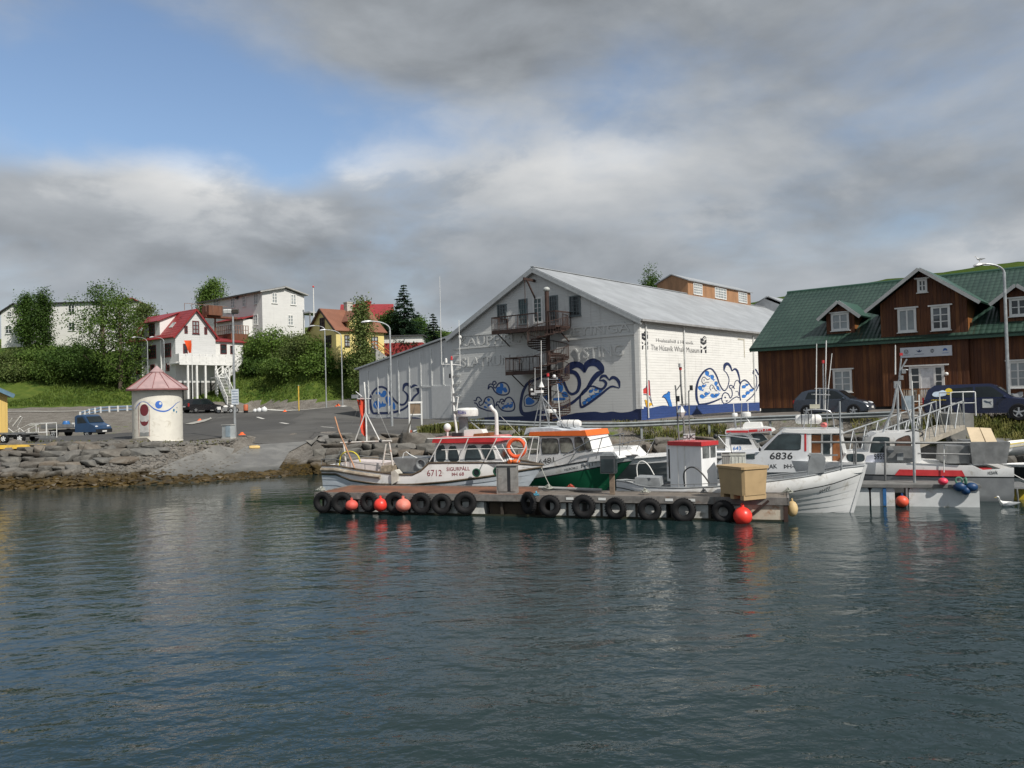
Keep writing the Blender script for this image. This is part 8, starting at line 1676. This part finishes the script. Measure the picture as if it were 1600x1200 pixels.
 rpx(m, F, 0, [(1402, 605), (1409, 575), (1417, 561)], .03); rpx(m, F, 0, [(1405, 590), (1408, 560)], .03); rpx(m, F, 0, [(1409, 577), (1419, 578)], .02); m.build('tripod_mast', STEEL, T)
 m = MB();
 for px, py, s in ((1402, 601, .22), (1408, 590, .14), (1412, 580, .14)): m.box(F.ony(px, py, 0), (s, s, s * 1.2))
 m.build('mast_instruments', GREYB, T); pole_px(T, F, 0, 1399, 585, 1399, 539, .025, WHITE); m = MB(); m.box(F.ony(1408, 553.5, 0), (.1, .1, .1)); m.build('mast_lamp', RED, T)
 Lx = L; m = MB(); z = .45; m.bb(Lx + .02, Lx + .7, -1.1, .9, z, z + .05); m.tube([(Lx + .02, -1.1, .95), (Lx + .65, -1.15, z + .1)], .02); m.tube([(Lx + .1, -1.1, z), (Lx + .15, -1.1, -.3)], .03); m.tube([(Lx + .55, -1.1, z), (Lx + .55, -1.1, -.3)], .03); m.build('platform', OXID, T); m = MB(); m.bb(Lx + .15, Lx + .5, -.4, -.2, -.4, .42); m.build('drive_leg', pm('drive_yellow', (.5, .38, .03), .5), T)
 m = MB(); sprism(m, F, -1.1, [(1525, 734), (1526, 731), (1548, 731), (1550, 734)], -1.2, -.4); m.build('red_hatch', RED, T); rope('mooring_rope', F.w(*F.ony(1475, 738, ys - .1)), F.w(*F.ony(1475, 693, ys - .1)), .0, 'white rope hanging beside the red side flash', .02, WHITE2)
def right_boats():
 F = Frame((19.3, 32.5, 0), PF.ang); T = thing('far_right_boat', 'white hull of a boat cut by the right edge of the view', 'boat', F.o, F.ang); z2 = lambda x: .95
 h, edge = hull(T, 8, 2.4, [(0, .02, lambda x: -.4), (0, .85, lambda x: -.1), (0, .96, lambda x: .4), (1, .98, lambda x: .86), (0, 1, z2)], [BW, BLACK], .85, .7, flip=True, deck=(.03, BW))
 W = MB(); W.prism([(2, .95), (2.6, 1.9), (5, 1.9), (5.4, .95)], -.8, .8, 'y'); c = W.build('cabin', BW, T); m = MB(); m.prism([(2.5, 1.3), (2.8, 1.75), (4.6, 1.75), (4.6, 1.3)], -.82, -.8, 'y'); m.build('window', BGL, c)
 F = Frame((19.0, 33.6, 0), R(8)); T = thing('small_skiff', 'small white skiff propped behind the steel fish bins', 'skiff', (*F.w(0, 0, 0).xy, .9), F.ang)
 hull(T, 3.2, 1.2, [(0, .05, lambda x: .25), (0, .8, lambda x: .4 + .05 * x), (0, 1, lambda x: .62 + .10 * x)], [BW], .8, .4, deck=(.1, pm('skiff_yellow', (.5, .4, .1), .6)))
def gangway():
 a = at(1326, 700, 31.5); a.z = 1.15; b = at(1485, 664, 37.6); d = (b - a); T = thing('gangway', 'sloping steel gangway with lattice railings from quay to pontoon', 'gangway', a); L = d.length; dn = d.normalized(); s = dn.cross(Vector((0, 0, 1))).normalized() * .6
 m = MB(); m.slab([-s, s, d + s, d - s], .08, (0, 0, -1)); m.beam(-s + Vector((0, 0, -.1)), d - s + Vector((0, 0, -.1)), .06, .2); m.beam(s + Vector((0, 0, -.1)), d + s + Vector((0, 0, -.1)), .06, .2); m.build('walkway', pm('gangway_planks', (.33, .30, .25), .8, var=.2, scale=4), T)
 for sg in (-1, 1):
  m = MB(); H = Vector((0, 0, 1.1)); o = s * sg; m.tube([o + H, d + o + H], .035); m.tube([o, o + H], .03); m.tube([d + o, d + o + H], .03); n = 9
  for i in range(n): p = o + d * (i / n); q = o + d * ((i + .5) / n); r = o + d * ((i + 1) / n); m.tube([p, q + H], .022, 5); m.tube([q + H, r], .022, 5); m.tube([q, q + H], .012, 4)
  m.build('lattice_railing', STEEL, T)
 p = at(1504, 680, 38.2); z1 = at(1504, 646.5, 38.2).z; T = thing('landing_block', 'concrete landing block with pale tube railing at the head of the gangway', 'landing', (p.x, p.y, 0), R(-15)); m = MB(); m.bb(-.5, .5, 0, 2.6, -1.2, z1); m.build('block', pm('block_concrete', (.26, .255, .235), .9, var=.2, scale=1.5, bump=.01, dirt=((.12, .11, .09), .3, 1.2)), T)
 m = MB(); m.tube([(-.42, .1, z1), (-.42, .1, z1 + .98), (-.36, .1, z1 + 1.02), (.58, .1, z1 + 1.02), (.62, .1, z1 + .98), (.62, .1, z1 - .1)], .03); m.tube([(-.42, .1, z1 + .5), (.62, .1, z1 + .5)], .022); m.tube([(.1, .1, z1), (.1, .1, z1 + 1.02)], .028); m.tube([(-.42, .1, z1 + 1.0), (-.42, 2.2, z1 + 1.0), (-.42, 2.2, z1)], .028); m.tube([(.62, .1, z1 + 1.0), (.62, 2.2, z1 + 1.0), (.62, 2.2, z1)], .028); m.build('railing', WHITE2, T)
 p = at(1428, 645, 41); T = thing('ladder_stand', 'pale tubular ladder stand with a grey box by the gangway', 'ladder', (p.x, p.y, 1.6)); m = MB(); H = at(1428, 595, 41).z - 1.6
 for x_ in (-.05, .28): m.tube([(x_, 0, -.4), (x_, 0, H if x_ < 0 else H - .7)], .035)
 for k in range(5): m.tube([(-.05, 0, .4 + k * .35), (.28, 0, .4 + k * .35)], .02)
 m.build('ladder', WHITE2, T); m = MB(); m.bb(-.5, -.1, -.15, .25, H - 1.45, H - .75); m.build('box', pm('box_bluegrey', (.22, .27, .31), .6), T)
# ================================================================== VEHICLES AND ANIMALS
def gull(label, loc, rz, s=1.0, swim=False):
 T = thing('gull', label, 'gull', loc, rz); W = pm('gull_white', (.78, .78, .76), .7, var=.04); G = pm('gull_grey', (.34, .36, .38), .7); m = MB(); rings = []
 for x, z, rx, rzz in ((-.26, .08, .012, .01), (-.2, .08, .035, .025), (-.08, .07, .07, .06), (.03, .065, .085, .075), (.12, .08, .07, .07), (.17, .13, .042, .05), (.185, .19, .034, .04), (.20, .235, .036, .036), (.225, .25, .03, .028), (.25, .245, .008, .008)):
  rings.append([Vector((x * s, rx * s * math.cos(2 * math.pi * k / 10), (z + rzz * math.sin(2 * math.pi * k / 10)) * s)) for k in range(10)])
 m.loft(rings, True, True, False, True); b = m.build('body', W, T, sharp=80); m = MB(); m.cyl((.245 * s, 0, .243 * s), (.30 * s, 0, .232 * s), .010 * s, .003 * s, 6); m.build('beak', pm('beak_yellow', (.6, .4, .05), .5), b)
 for sg in (-1, 1): m = MB(); m.loft([[Vector((x * s, sg * (y + .012 * math.cos(t)) * s, (z + h * math.sin(t)) * s)) for t in [k * math.pi / 3 for k in range(6)]] for x, y, z, h in ((.1, .075, .09, .01), (.0, .088, .09, .045), (-.14, .07, .095, .03), (-.3, .02, .105, .005))], True, True, False, True); m.build('wing', G, b)
 if not swim:
  m = MB()
  for sg in (-1, 1): m.cyl((.02 * s, sg * .03 * s, .02 * s), (.02 * s, sg * .03 * s, -.09 * s), .006 * s, n=5)
  m.build('legs', MATS['beak_yellow'], b)
def wheel(T, x, y, r, w=.2, rimm=None, hub=None):
 m = MB(); s = 1 if y > 0 else -1; m.rev([(r * .62, -w / 2), (r * .96, -w / 2), (r, -w * .35), (r, w * .35), (r * .96, w / 2), (r * .62, w / 2)], (x, y, r), 26, 'y', True, False); wl = m.build('wheel', DARK, T)
 m = MB(); yo = y + s * w * .42; m.rev([(r * .64, -.01 * s), (r * .6, .012 * s), (r * .55, -.02 * s)], (x, yo, r), 26, 'y', True, False)
 for k in range(5): t = k * 1.2566 + .3; m.beam((x + .06 * math.cos(t), yo, r + .06 * math.sin(t)), (x + r * .6 * math.cos(t), yo, r + r * .6 * math.sin(t)), .07 if r < .5 else .1, .03, up=(0, 1, 0))
 m.rev([(.001, .015 * s), (.07, .01 * s), (.07, -.03 * s)], (x, yo, r), 12, 'y'); m.build('rim', rimm or pm('alloy_rim', (.50, .51, .52), .3, metal=.7), wl)
 m = MB(); m.rev([(.001, -.07 * s), (r * .62, -.07 * s)], (x, yo, r), 20, 'y'); m.build('brake_disc', BLACK, wl)
def car(name, label, cat, loc, rz, prof_body, belt, roof, wheels, r, Wd, paint, glass_polys, inset=.16, lights=(), tail=(), plate=None, extra=None, wrad=None):
 """side profile body (x, z) + narrower glasshouse; x to the front"""
 T = thing(name, label, cat, loc, rz); h = Wd / 2; m = MB(); m.smooth = True; N = len(prof_body)
 rings = []
 for yy, k, dz in ((-h, .965, -.03), (-h + .05, .99, -.008), (-h + .14, 1.0, 0), (h - .14, 1.0, 0), (h - .05, .99, -.008), (h, .965, -.03)):
  cx = sum(p[0] for p in prof_body) / N; rings.append([Vector((cx + (x - cx) * k, yy, z + (dz if z > r * 1.6 else 0))) for x, z in prof_body])
 m.loft(rings, True, True, False, True); b = m.build('body', paint, T, sharp=28)
 m = MB(); rings = []; zb = belt
 for yy, t in ((-h + .05, 0), (-h + inset, .75), (-h + inset + .12, 1), (h - inset - .12, 1), (h - inset, .75), (h - .05, 0)):
  pts = []
  for x, z in roof: q = min(1, max(0, (z - zb) / (max(p[1] for p in roof) - zb))); pts.append(Vector((x, 0, z)))
  rings.append((yy, t, pts))
 zs = max(p[1] for p in roof); out = []
 for (x, z) in roof:
  q = max(0, (z - zb) / (zs - zb)); y_ = (h - .05) - (inset) * q ** 1.3; out.append((x, y_, z))
 vs = [Vector((x, -y, z)) for x, y, z in out] + [Vector((x, y, z)) for x, y, z in out]; n = len(out)
 m.add(vs, [tuple(range(n)), tuple(range(2 * n - 1, n - 1, -1))] + [(i, n + i, n + (i + 1) % n, (i + 1) % n) for i in range(n)], False); cab = m.build('cabin', paint, T)
 GL = pm('car_glass', (.012, .017, .019), .08, var=.3, scale=2, spec=.45)
 def yat(z): q = max(0, min(1, (z - zb) / (zs - zb))); return (h - .05) - inset * q ** 1.3 + .006
 for poly in glass_polys:
  for s in (-1, 1): m = MB(); m.add([Vector((x, s * yat(z), z)) for x, z in poly], [tuple(range(len(poly)))], False); m.build('side_window', GL, cab)
 for (i0, i1) in ((0, 1), (n - 2, n - 1)):
  a, c = Vector(out[i0]), Vector(out[i1]); m = MB(); P = lambda t, s: Vector((a.x + (c.x - a.x) * t, s * (a.y + (c.y - a.y) * t) * .9, a.z + (c.z - a.z) * t)); sg = -1 if (i0 == 0) == (out[0][0] < out[-1][0]) else 1
  off = Vector((sg * .012, 0, .012)); m.add([P(.1, -1) + off, P(.1, 1) + off, P(.93, 1) + off, P(.93, -1) + off], [(0, 1, 2, 3)], False); m.build('screen', GL, cab)
 for x in wheels:
  for s in (-1, 1):
   wheel(T, x, s * (h - .065), wrad or r); m = MB(); rr = (wrad or r) * 1.09; pts = [(x + rr * math.cos(t), (wrad or r) + rr * math.sin(t)) for t in [math.pi * k / 12 for k in range(13)]]
   m.add([Vector((px, s * (h + .004), pz)) for px, pz in pts] + [Vector((px, s * (h + .004), .12)) for px in (x - rr, x + rr)], [tuple(range(15))], False); m.build('wheel_arch', BLACK, b)
 for (x, y, z, sx, sy, sz) in lights:
  for s in (-1, 1): m = MB(); m.sph((x, s * y, z), 1, 12, sx, sy, sz); m.build('headlight', pm('headlight_clear', (.62, .64, .66), .12, spec=.8), b)
 for (x, y, z, sx, sy, sz) in tail:
  for s in (-1, 1): m = MB(); m.box((x, s * y, z), (sx, sy, sz)); m.build('tail_light', pm('tail_red', (.45, .02, .02), .25), b)
 if plate: m = MB(); m.box(plate, (.03, .46, .12)); m.build('number_plate', WHITE, b)
 for s in (-1, 1): m = MB(); x = roof[-1][0] - .1 if roof[-1][0] > roof[0][0] else roof[0][0] - .1; m.sph((max(p[0] for p in roof) - .35, s * (h + .06), belt + .06), .1, 10, .8, 1.1, .7); m.build('mirror', paint, b)
 for x in extra or ():
  for s in (-1, 1): m = MB(); m.bb(x, x + .012, s * h - .004, s * h + .004, r * .9, belt - .04); m.build('door_gap', BLACK, b)
 return T
def vehicles():
 p = at(1303, 649.5, 46.5); g = tz(p.x, p.y) + .05
 CH = pm('paint_charcoal', (.038, .050, .070), .25, var=.08, scale=.6, coat=.4); body = [(-2.0, .35), (-2.05, .62), (-2.0, .92), (-1.85, 1.0), (1.0, .98), (1.55, .88), (1.95, .72), (2.08, .55), (2.05, .32), (1.6, .24), (-1.6, .24)]
 roof = [(-1.95, .98), (-1.55, 1.42), (-1.1, 1.53), (.0, 1.56), (.42, 1.48), (1.12, .97)]
 car('charcoal_hatchback', 'dark grey hatchback parked in front of the timber building', 'car', (p.x, p.y, g), R(-36), body, .95, roof, (-1.25, 1.28), .31, 1.74, CH, [[(-1.35, 1.0), (-1.2, 1.38), (-.5, 1.46), (-.5, .99)], [(-.42, .99), (-.42, 1.46), (.1, 1.48), (.36, 1.4), (.9, 1.0)]], .2, [(1.78, .62, .72, .22, .16, .09)], [(-1.98, .72, .84, .12, .22, .2)], (2.08, 0, .5), (-.46, .62), .33)
 p = at(1536, 660, 40.5); g = tz(p.x, p.y) + .06
 NB = pm('paint_navy', (.008, .014, .048), .25, var=.08, scale=.6, coat=.3); body = [(-2.5, .42), (-2.55, .75), (-2.5, 1.05), (-2.42, 1.12), (1.25, 1.12), (1.9, 1.04), (2.35, .95), (2.5, .78), (2.52, .45), (2.2, .36), (-2.2, .36)]
 roof = [(-2.45, 1.1), (-2.3, 1.55), (-2.0, 1.78), (.35, 1.80), (.6, 1.72), (1.38, 1.1)]
 T = car('navy_pickup', 'navy blue canopied pickup with a cloud and sun logo', 'car', (p.x, p.y, g), R(-36), body, 1.08, roof, (-1.55, 1.6), .38, 1.82, NB, [[(-1.3, 1.14), (-1.22, 1.6), (-.3, 1.66), (-.3, 1.13)], [(-.2, 1.13), (-.2, 1.66), (.38, 1.66), (.55, 1.6), (1.1, 1.13)]], .2, [(2.32, .68, .84, .2, .2, .12)], [(-2.53, .78, .95, .06, .16, .45)], None, (-.27, .72), .39)
 yl = -.87; q = lambda pts: (lambda m: m)
 m = MB(); blobpoly(m, [(-2.1, 1.33), (-2.0, 1.45), (-1.8, 1.47), (-1.65, 1.53), (-1.5, 1.48), (-1.45, 1.38), (-1.5, 1.27), (-1.7, 1.22), (-1.9, 1.2), (-2.05, 1.24)], 4, lambda p_: Vector((p_[0], -(.86 - .2 * max(0, (p_[1] - 1.08) / .72) ** 1.3) - .022, p_[1]))); cl = m.build('cloud_logo', pm('logo_pale', (.58, .68, .80), .5), T, recalc=False)
 m = MB(); blobpoly(m, [(-1.36 + .165 * math.cos(k * .7854), 1.46 + .165 * math.sin(k * .7854)) for k in range(8)], 3, lambda p_: Vector((p_[0], -(.86 - .2 * max(0, (p_[1] - 1.08) / .72) ** 1.3) - .018, p_[1]))); m.build('sun_logo', pm('logo_yellow', (.75, .55, .04), .5), cl, recalc=False)
 m = MB(); [m.bb(x, x + .035 + .02 * (i % 3), -.924, -.918, 1.02, 1.06 + .02 * (i % 2)) for i, x in enumerate(np.arange(-2.15, -1.5, .075))]; m.build('worn_lettering', MATS['logo_yellow'], T)
 m = MB(); m.bb(.1, .55, -.93, -.915, .62, 1.05); pn = m.build('door_poster', WHITE2, T); m = MB(); blobpoly(m, [(.15, .95), (.25, .86), (.38, .84), (.5, .74), (.44, .86), (.5, .93), (.36, .92), (.22, .98)], 3, lambda p_: Vector((p_[0], -.934, p_[1]))); m.build('whale_emblem', pm('emblem_slate', (.08, .11, .15), .5), pn, recalc=False)
 p = at(1640, 655, 45.5); g = tz(p.x, p.y) + .06; SV = pm('paint_silver', (.36, .38, .40), .3, var=.06, coat=.5, metal=.3)
 body = [(-2.0, .35), (-2.05, .62), (-2.0, .95), (-1.85, 1.02), (1.0, 1.0), (1.6, .9), (1.98, .72), (2.08, .5), (2.05, .32), (1.6, .24), (-1.6, .24)]; roof = [(-1.95, 1.0), (-1.5, 1.45), (-1.1, 1.56), (.0, 1.58), (.42, 1.5), (1.12, 1.0)]; gp = [[(-1.35, 1.02), (-1.2, 1.4), (-.5, 1.48), (-.5, 1.01)], [(-.42, 1.01), (-.42, 1.48), (.1, 1.5), (.36, 1.42), (.9, 1.02)]]
 car('silver_car', 'silver car partly hidden behind the navy pickup at the right edge', 'car', (p.x, p.y, g), R(160), body, .97, roof, (-1.25, 1.28), .31, 1.74, SV, gp, .2, [(1.8, .62, .74, .22, .16, .1)], [(-1.98, .72, .86, .12, .22, .2)], (2.08, 0, .5), (-.46, .62), .33)
 p = at(315, 637.5, 97); g = tz(p.x, p.y) + .06; BK = pm('paint_black', (.012, .012, .014), .25, coat=.6, var=.1)
 body = [(-2.25, .4), (-2.3, .8), (-2.2, 1.0), (1.2, 1.0), (2.0, .88), (2.3, .6), (2.28, .35), (1.9, .28), (-1.9, .28)]; roof = [(-2.22, .98), (-1.9, 1.55), (-1.6, 1.66), (.2, 1.66), (.5, 1.58), (1.25, 1.0)]
 car('black_estate_car', 'black people carrier parked below the white veranda', 'car', (p.x, p.y, g), R(55), body, .98, roof, (-1.4, 1.4), .33, 1.85, BK, [[(-1.8, 1.02), (-1.6, 1.5), (-.7, 1.54), (-.7, 1.01)], [(-.6, 1.01), (-.6, 1.54), (.2, 1.56), (1.0, 1.04)]], .2, [], [(-2.26, .8, .95, .1, .2, .4)], (-2.32, 0, .75), (-.65, .4))
 for i, (px, l) in enumerate(((351, 'white motorcycle nearest the black people carrier'), (361, 'pale motorcycle at the foot of the white stairs'))):
  p = at(px, 637.5, 97 + i); g = tz(p.x, p.y) + .05; T = thing('motorcycle', l, 'motorcycle', (p.x, p.y, g), R(25 + 20 * i), 'parked motorcycles')
  for x in (-.7, .7): m = MB(); m.torus((x, 0, .31), .25, .065, 20, 7, 'y'); wl = m.build('wheel', DARK, T); m = MB(); m.rev([(.001, -.03), (.2, -.02), (.2, .02), (.001, .03)], (x, 0, .31), 14, 'y'); m.build('rim', STEEL, wl)
  m = MB(); m.sph((.12, 0, .78), .24, 12, 1.4, .7, .7); m.build('fuel_tank', WHITE, T); m = MB(); m.sph((-.42, 0, .82), .2, 10, 1.9, .7, .4); m.build('seat', BLACK, T); m = MB(); m.box((0, 0, .45), (.55, .25, .4)); m.tube([(.68, .1, .31), (.42, .1, .95)], .03); m.tube([(.68, -.1, .31), (.42, -.1, .95)], .03); m.tube([(-.7, .1, .31), (-.1, .1, .4)], .03); m.build('engine', OXID, T); m = MB(); m.tube([(.3, -.38, 1.05), (.45, 0, .98), (.3, .38, 1.05)], .02); m.sph((.58, 0, .85), .1, 8); m.bb(.42, .6, -.2, .2, .9, 1.15); m.build('handlebar', OXID, T)
  for s in (-1, 1): m = MB(); m.box((-.65, s * .28, .62), (.4, .2, .34)); m.build('pannier', WHITE, T)
 p = at(122, 683.5, 67); g = tz(p.x, p.y) + .05; T = thing('flatbed_truck', 'blue cab flatbed truck on the lower yard behind the kiosk', 'truck', (p.x, p.y, g), R(-12)); BT = pm('paint_truck_blue', (.012, .045, .11), .35, var=.1, coat=.4, dirt=((.12, .11, .1), .15, 2)); s_ = .9
 m = MB(); m.smooth = True; P = [(.55, .42), (.55, 1.85), (.75, 1.98), (1.35, 1.98), (1.55, 1.86), (2.0, 1.22), (2.55, .98), (2.72, .7), (2.72, .42)]; h = .93; rings = [[Vector((x * s_, y, z * s_ if k == 1 else (.42 + (z - .42) * k) * s_)) for x, z in P] for y, k in ((-h, .97), (-h + .1, 1), (h - .1, 1), (h, .97))]; m.loft(rings, True, True, False, True); cb = m.build('cab', BT, T, sharp=25); GL = pm('car_glass', (.02, .028, .03), .06)
 for y in (-h - .004, h + .004): m = MB(); m.add([Vector((x * s_, y, z * s_)) for x, z in ((.8, 1.2), (.8, 1.75), (1.35, 1.78), (1.8, 1.25))], [(0, 1, 2, 3)]); m.build('side_window', GL, cb)
 m = MB(); m.add([Vector((x * s_ + .02, y, z * s_ + .02)) for x, z, y in ((1.6, 1.80, -.78), (1.6, 1.80, .78), (1.98, 1.26, .84), (1.98, 1.26, -.84))], [(0, 1, 2, 3)]); m.build('windscreen', GL, cb)
 m = MB(); m.bb(2.3 * s_, 2.78 * s_, -.92, .92, .3, .58); m.build('bumper', BLACK, cb); m = MB(); m.box((2.79 * s_, 0, .42), (.03, .5, .12)); m.build('number_plate', WHITE, cb)
 for y in (-.68, .68): m = MB(); m.sph((2.52 * s_, y, .80), 1, 12, .14, .2, .09); m.build('headlight', pm('headlight_clear', (.6, .62, .64), .12), cb)
 m = MB(); m.bb(-2.7, .45, -.95, .95, .72, .80); m.bb(-2.7, .45, -.97, -.93, .80, 1.05); m.bb(-2.7, .45, .93, .97, .80, 1.05); m.bb(-2.72, -2.68, -.95, .95, .8, 1.05); bed = m.build('load_bed', pm('bed_grey', (.17, .175, .18), .6, var=.15), T); m = MB(); m.bb(-2.5, 1.2, -.35, .35, .42, .6); m.bb(-1.4, .3, -.75, .75, .4, .62); m.build('chassis', BLACK, T)
 for x in (1.75, -1.75):
  for y in (-.78, .78): wheel(T, x * s_, y, .33, .22, STEEL)
 q = Vector((-1.2, .1, .80)); w = Matrix.Translation(Vector((p.x, p.y, g))) @ Matrix.Rotation(R(-12), 4, 'Z') @ q; m = MB(); m.rev([(.01, 0), (.26, .02), (.3, .3), (.22, .5), (.01, .52)], n=14); o = m.build('blue_drum', pm('drum_blue', (.04, .16, .42), .4), None, label='small blue drum on the bed of the flatbed truck', cat='drum'); o.location = w
 m = MB(); m.bb(-.4, .5, -.25, .25, 0, .35); o = m.build('white_crate', WHITE2, None, label='white crate on the bed of the flatbed truck', cat='crate'); o.location = Matrix.Translation(Vector((p.x, p.y, g))) @ Matrix.Rotation(R(-12), 4, 'Z') @ Vector((-.3, .4, .8))
 p = at(32, 693, 50.5); g = tz(p.x, p.y) + .03; T = thing('farm_trailer', 'low flat trailer with four fat wheels by the yellow shed', 'trailer', (p.x, p.y, g), R(-6)); m = MB(); m.bb(-1.3, .75, -.6, .6, .5, .58); m.beam((-2.2, 0, .6), (2.3, 0, .3), .08); m.bb(-.75, -.45, -.6, .6, .3, .5); m.bb(.2, .5, -.6, .6, .3, .5); m.beam((-1.3, -.6, .62), (.8, -.6, .62), .05); m.beam((1.0, 0, .28), (2.7, 0, .2), .07); m.tube([(2.0, 0, 0), (2.0, 0, .45)], .03); m.build('frame', OXID, T)
 for x in (-.6, .48):
  for y in (-.6, .6): wheel(T, x, y, .27, .2, WHITE2)
 p = at(42, 686, 54); g = tz(p.x, p.y); T = thing('boat_cradle', 'pale tubular boat cradle behind the flat trailer', 'cradle', (p.x, p.y, g), R(-10)); m = MB()
 for y in (0, .9):
  m.tube([(-1.1, y, 1.5), (-1.5, y, .9), (-1.0, y, .55), (.3, y, 1.1), (1.5, y, 1.1), (1.5, y, .1)], .03); m.tube([(-1.0, y, .5), (1.5, y, .5)], .025)
  for x in (-.6, .1, .7): m.tube([(x, y, .5), (x, y, 1.08 if x > .2 else .8)], .022)
 m.beam((-1.4, .4, .95), (-.8, .4, 1.6), .08); m.tube([(-1, 0, .5), (-1, .9, .5)], .03); m.tube([(1.5, 0, 1.1), (1.5, .9, 1.1)], .03); m.tube([(.1, 0, 1), (.1, .9, 1)], .025); m.build('tube_frame', WHITE2, T)
 q = on_z(1574, 791, 0); gull('white gull floating on the water by the stern platform', (q.x, q.y, -.02), R(175), 1.35, True)
R_PINK = pm('fender_pink', (.62, .16, .15), .6, var=.12)
museum(); spiral_stair(); red_building(); hillhouses(); tower()
vegetation(); rocks(); rails(); street(); pontoons()
boat_6712(); boat_6481(); simple_cabin_boat(); boat_ph77(); boat_6836(); boat_643(); boat_5959(); right_boats(); gangway(); vehicles()
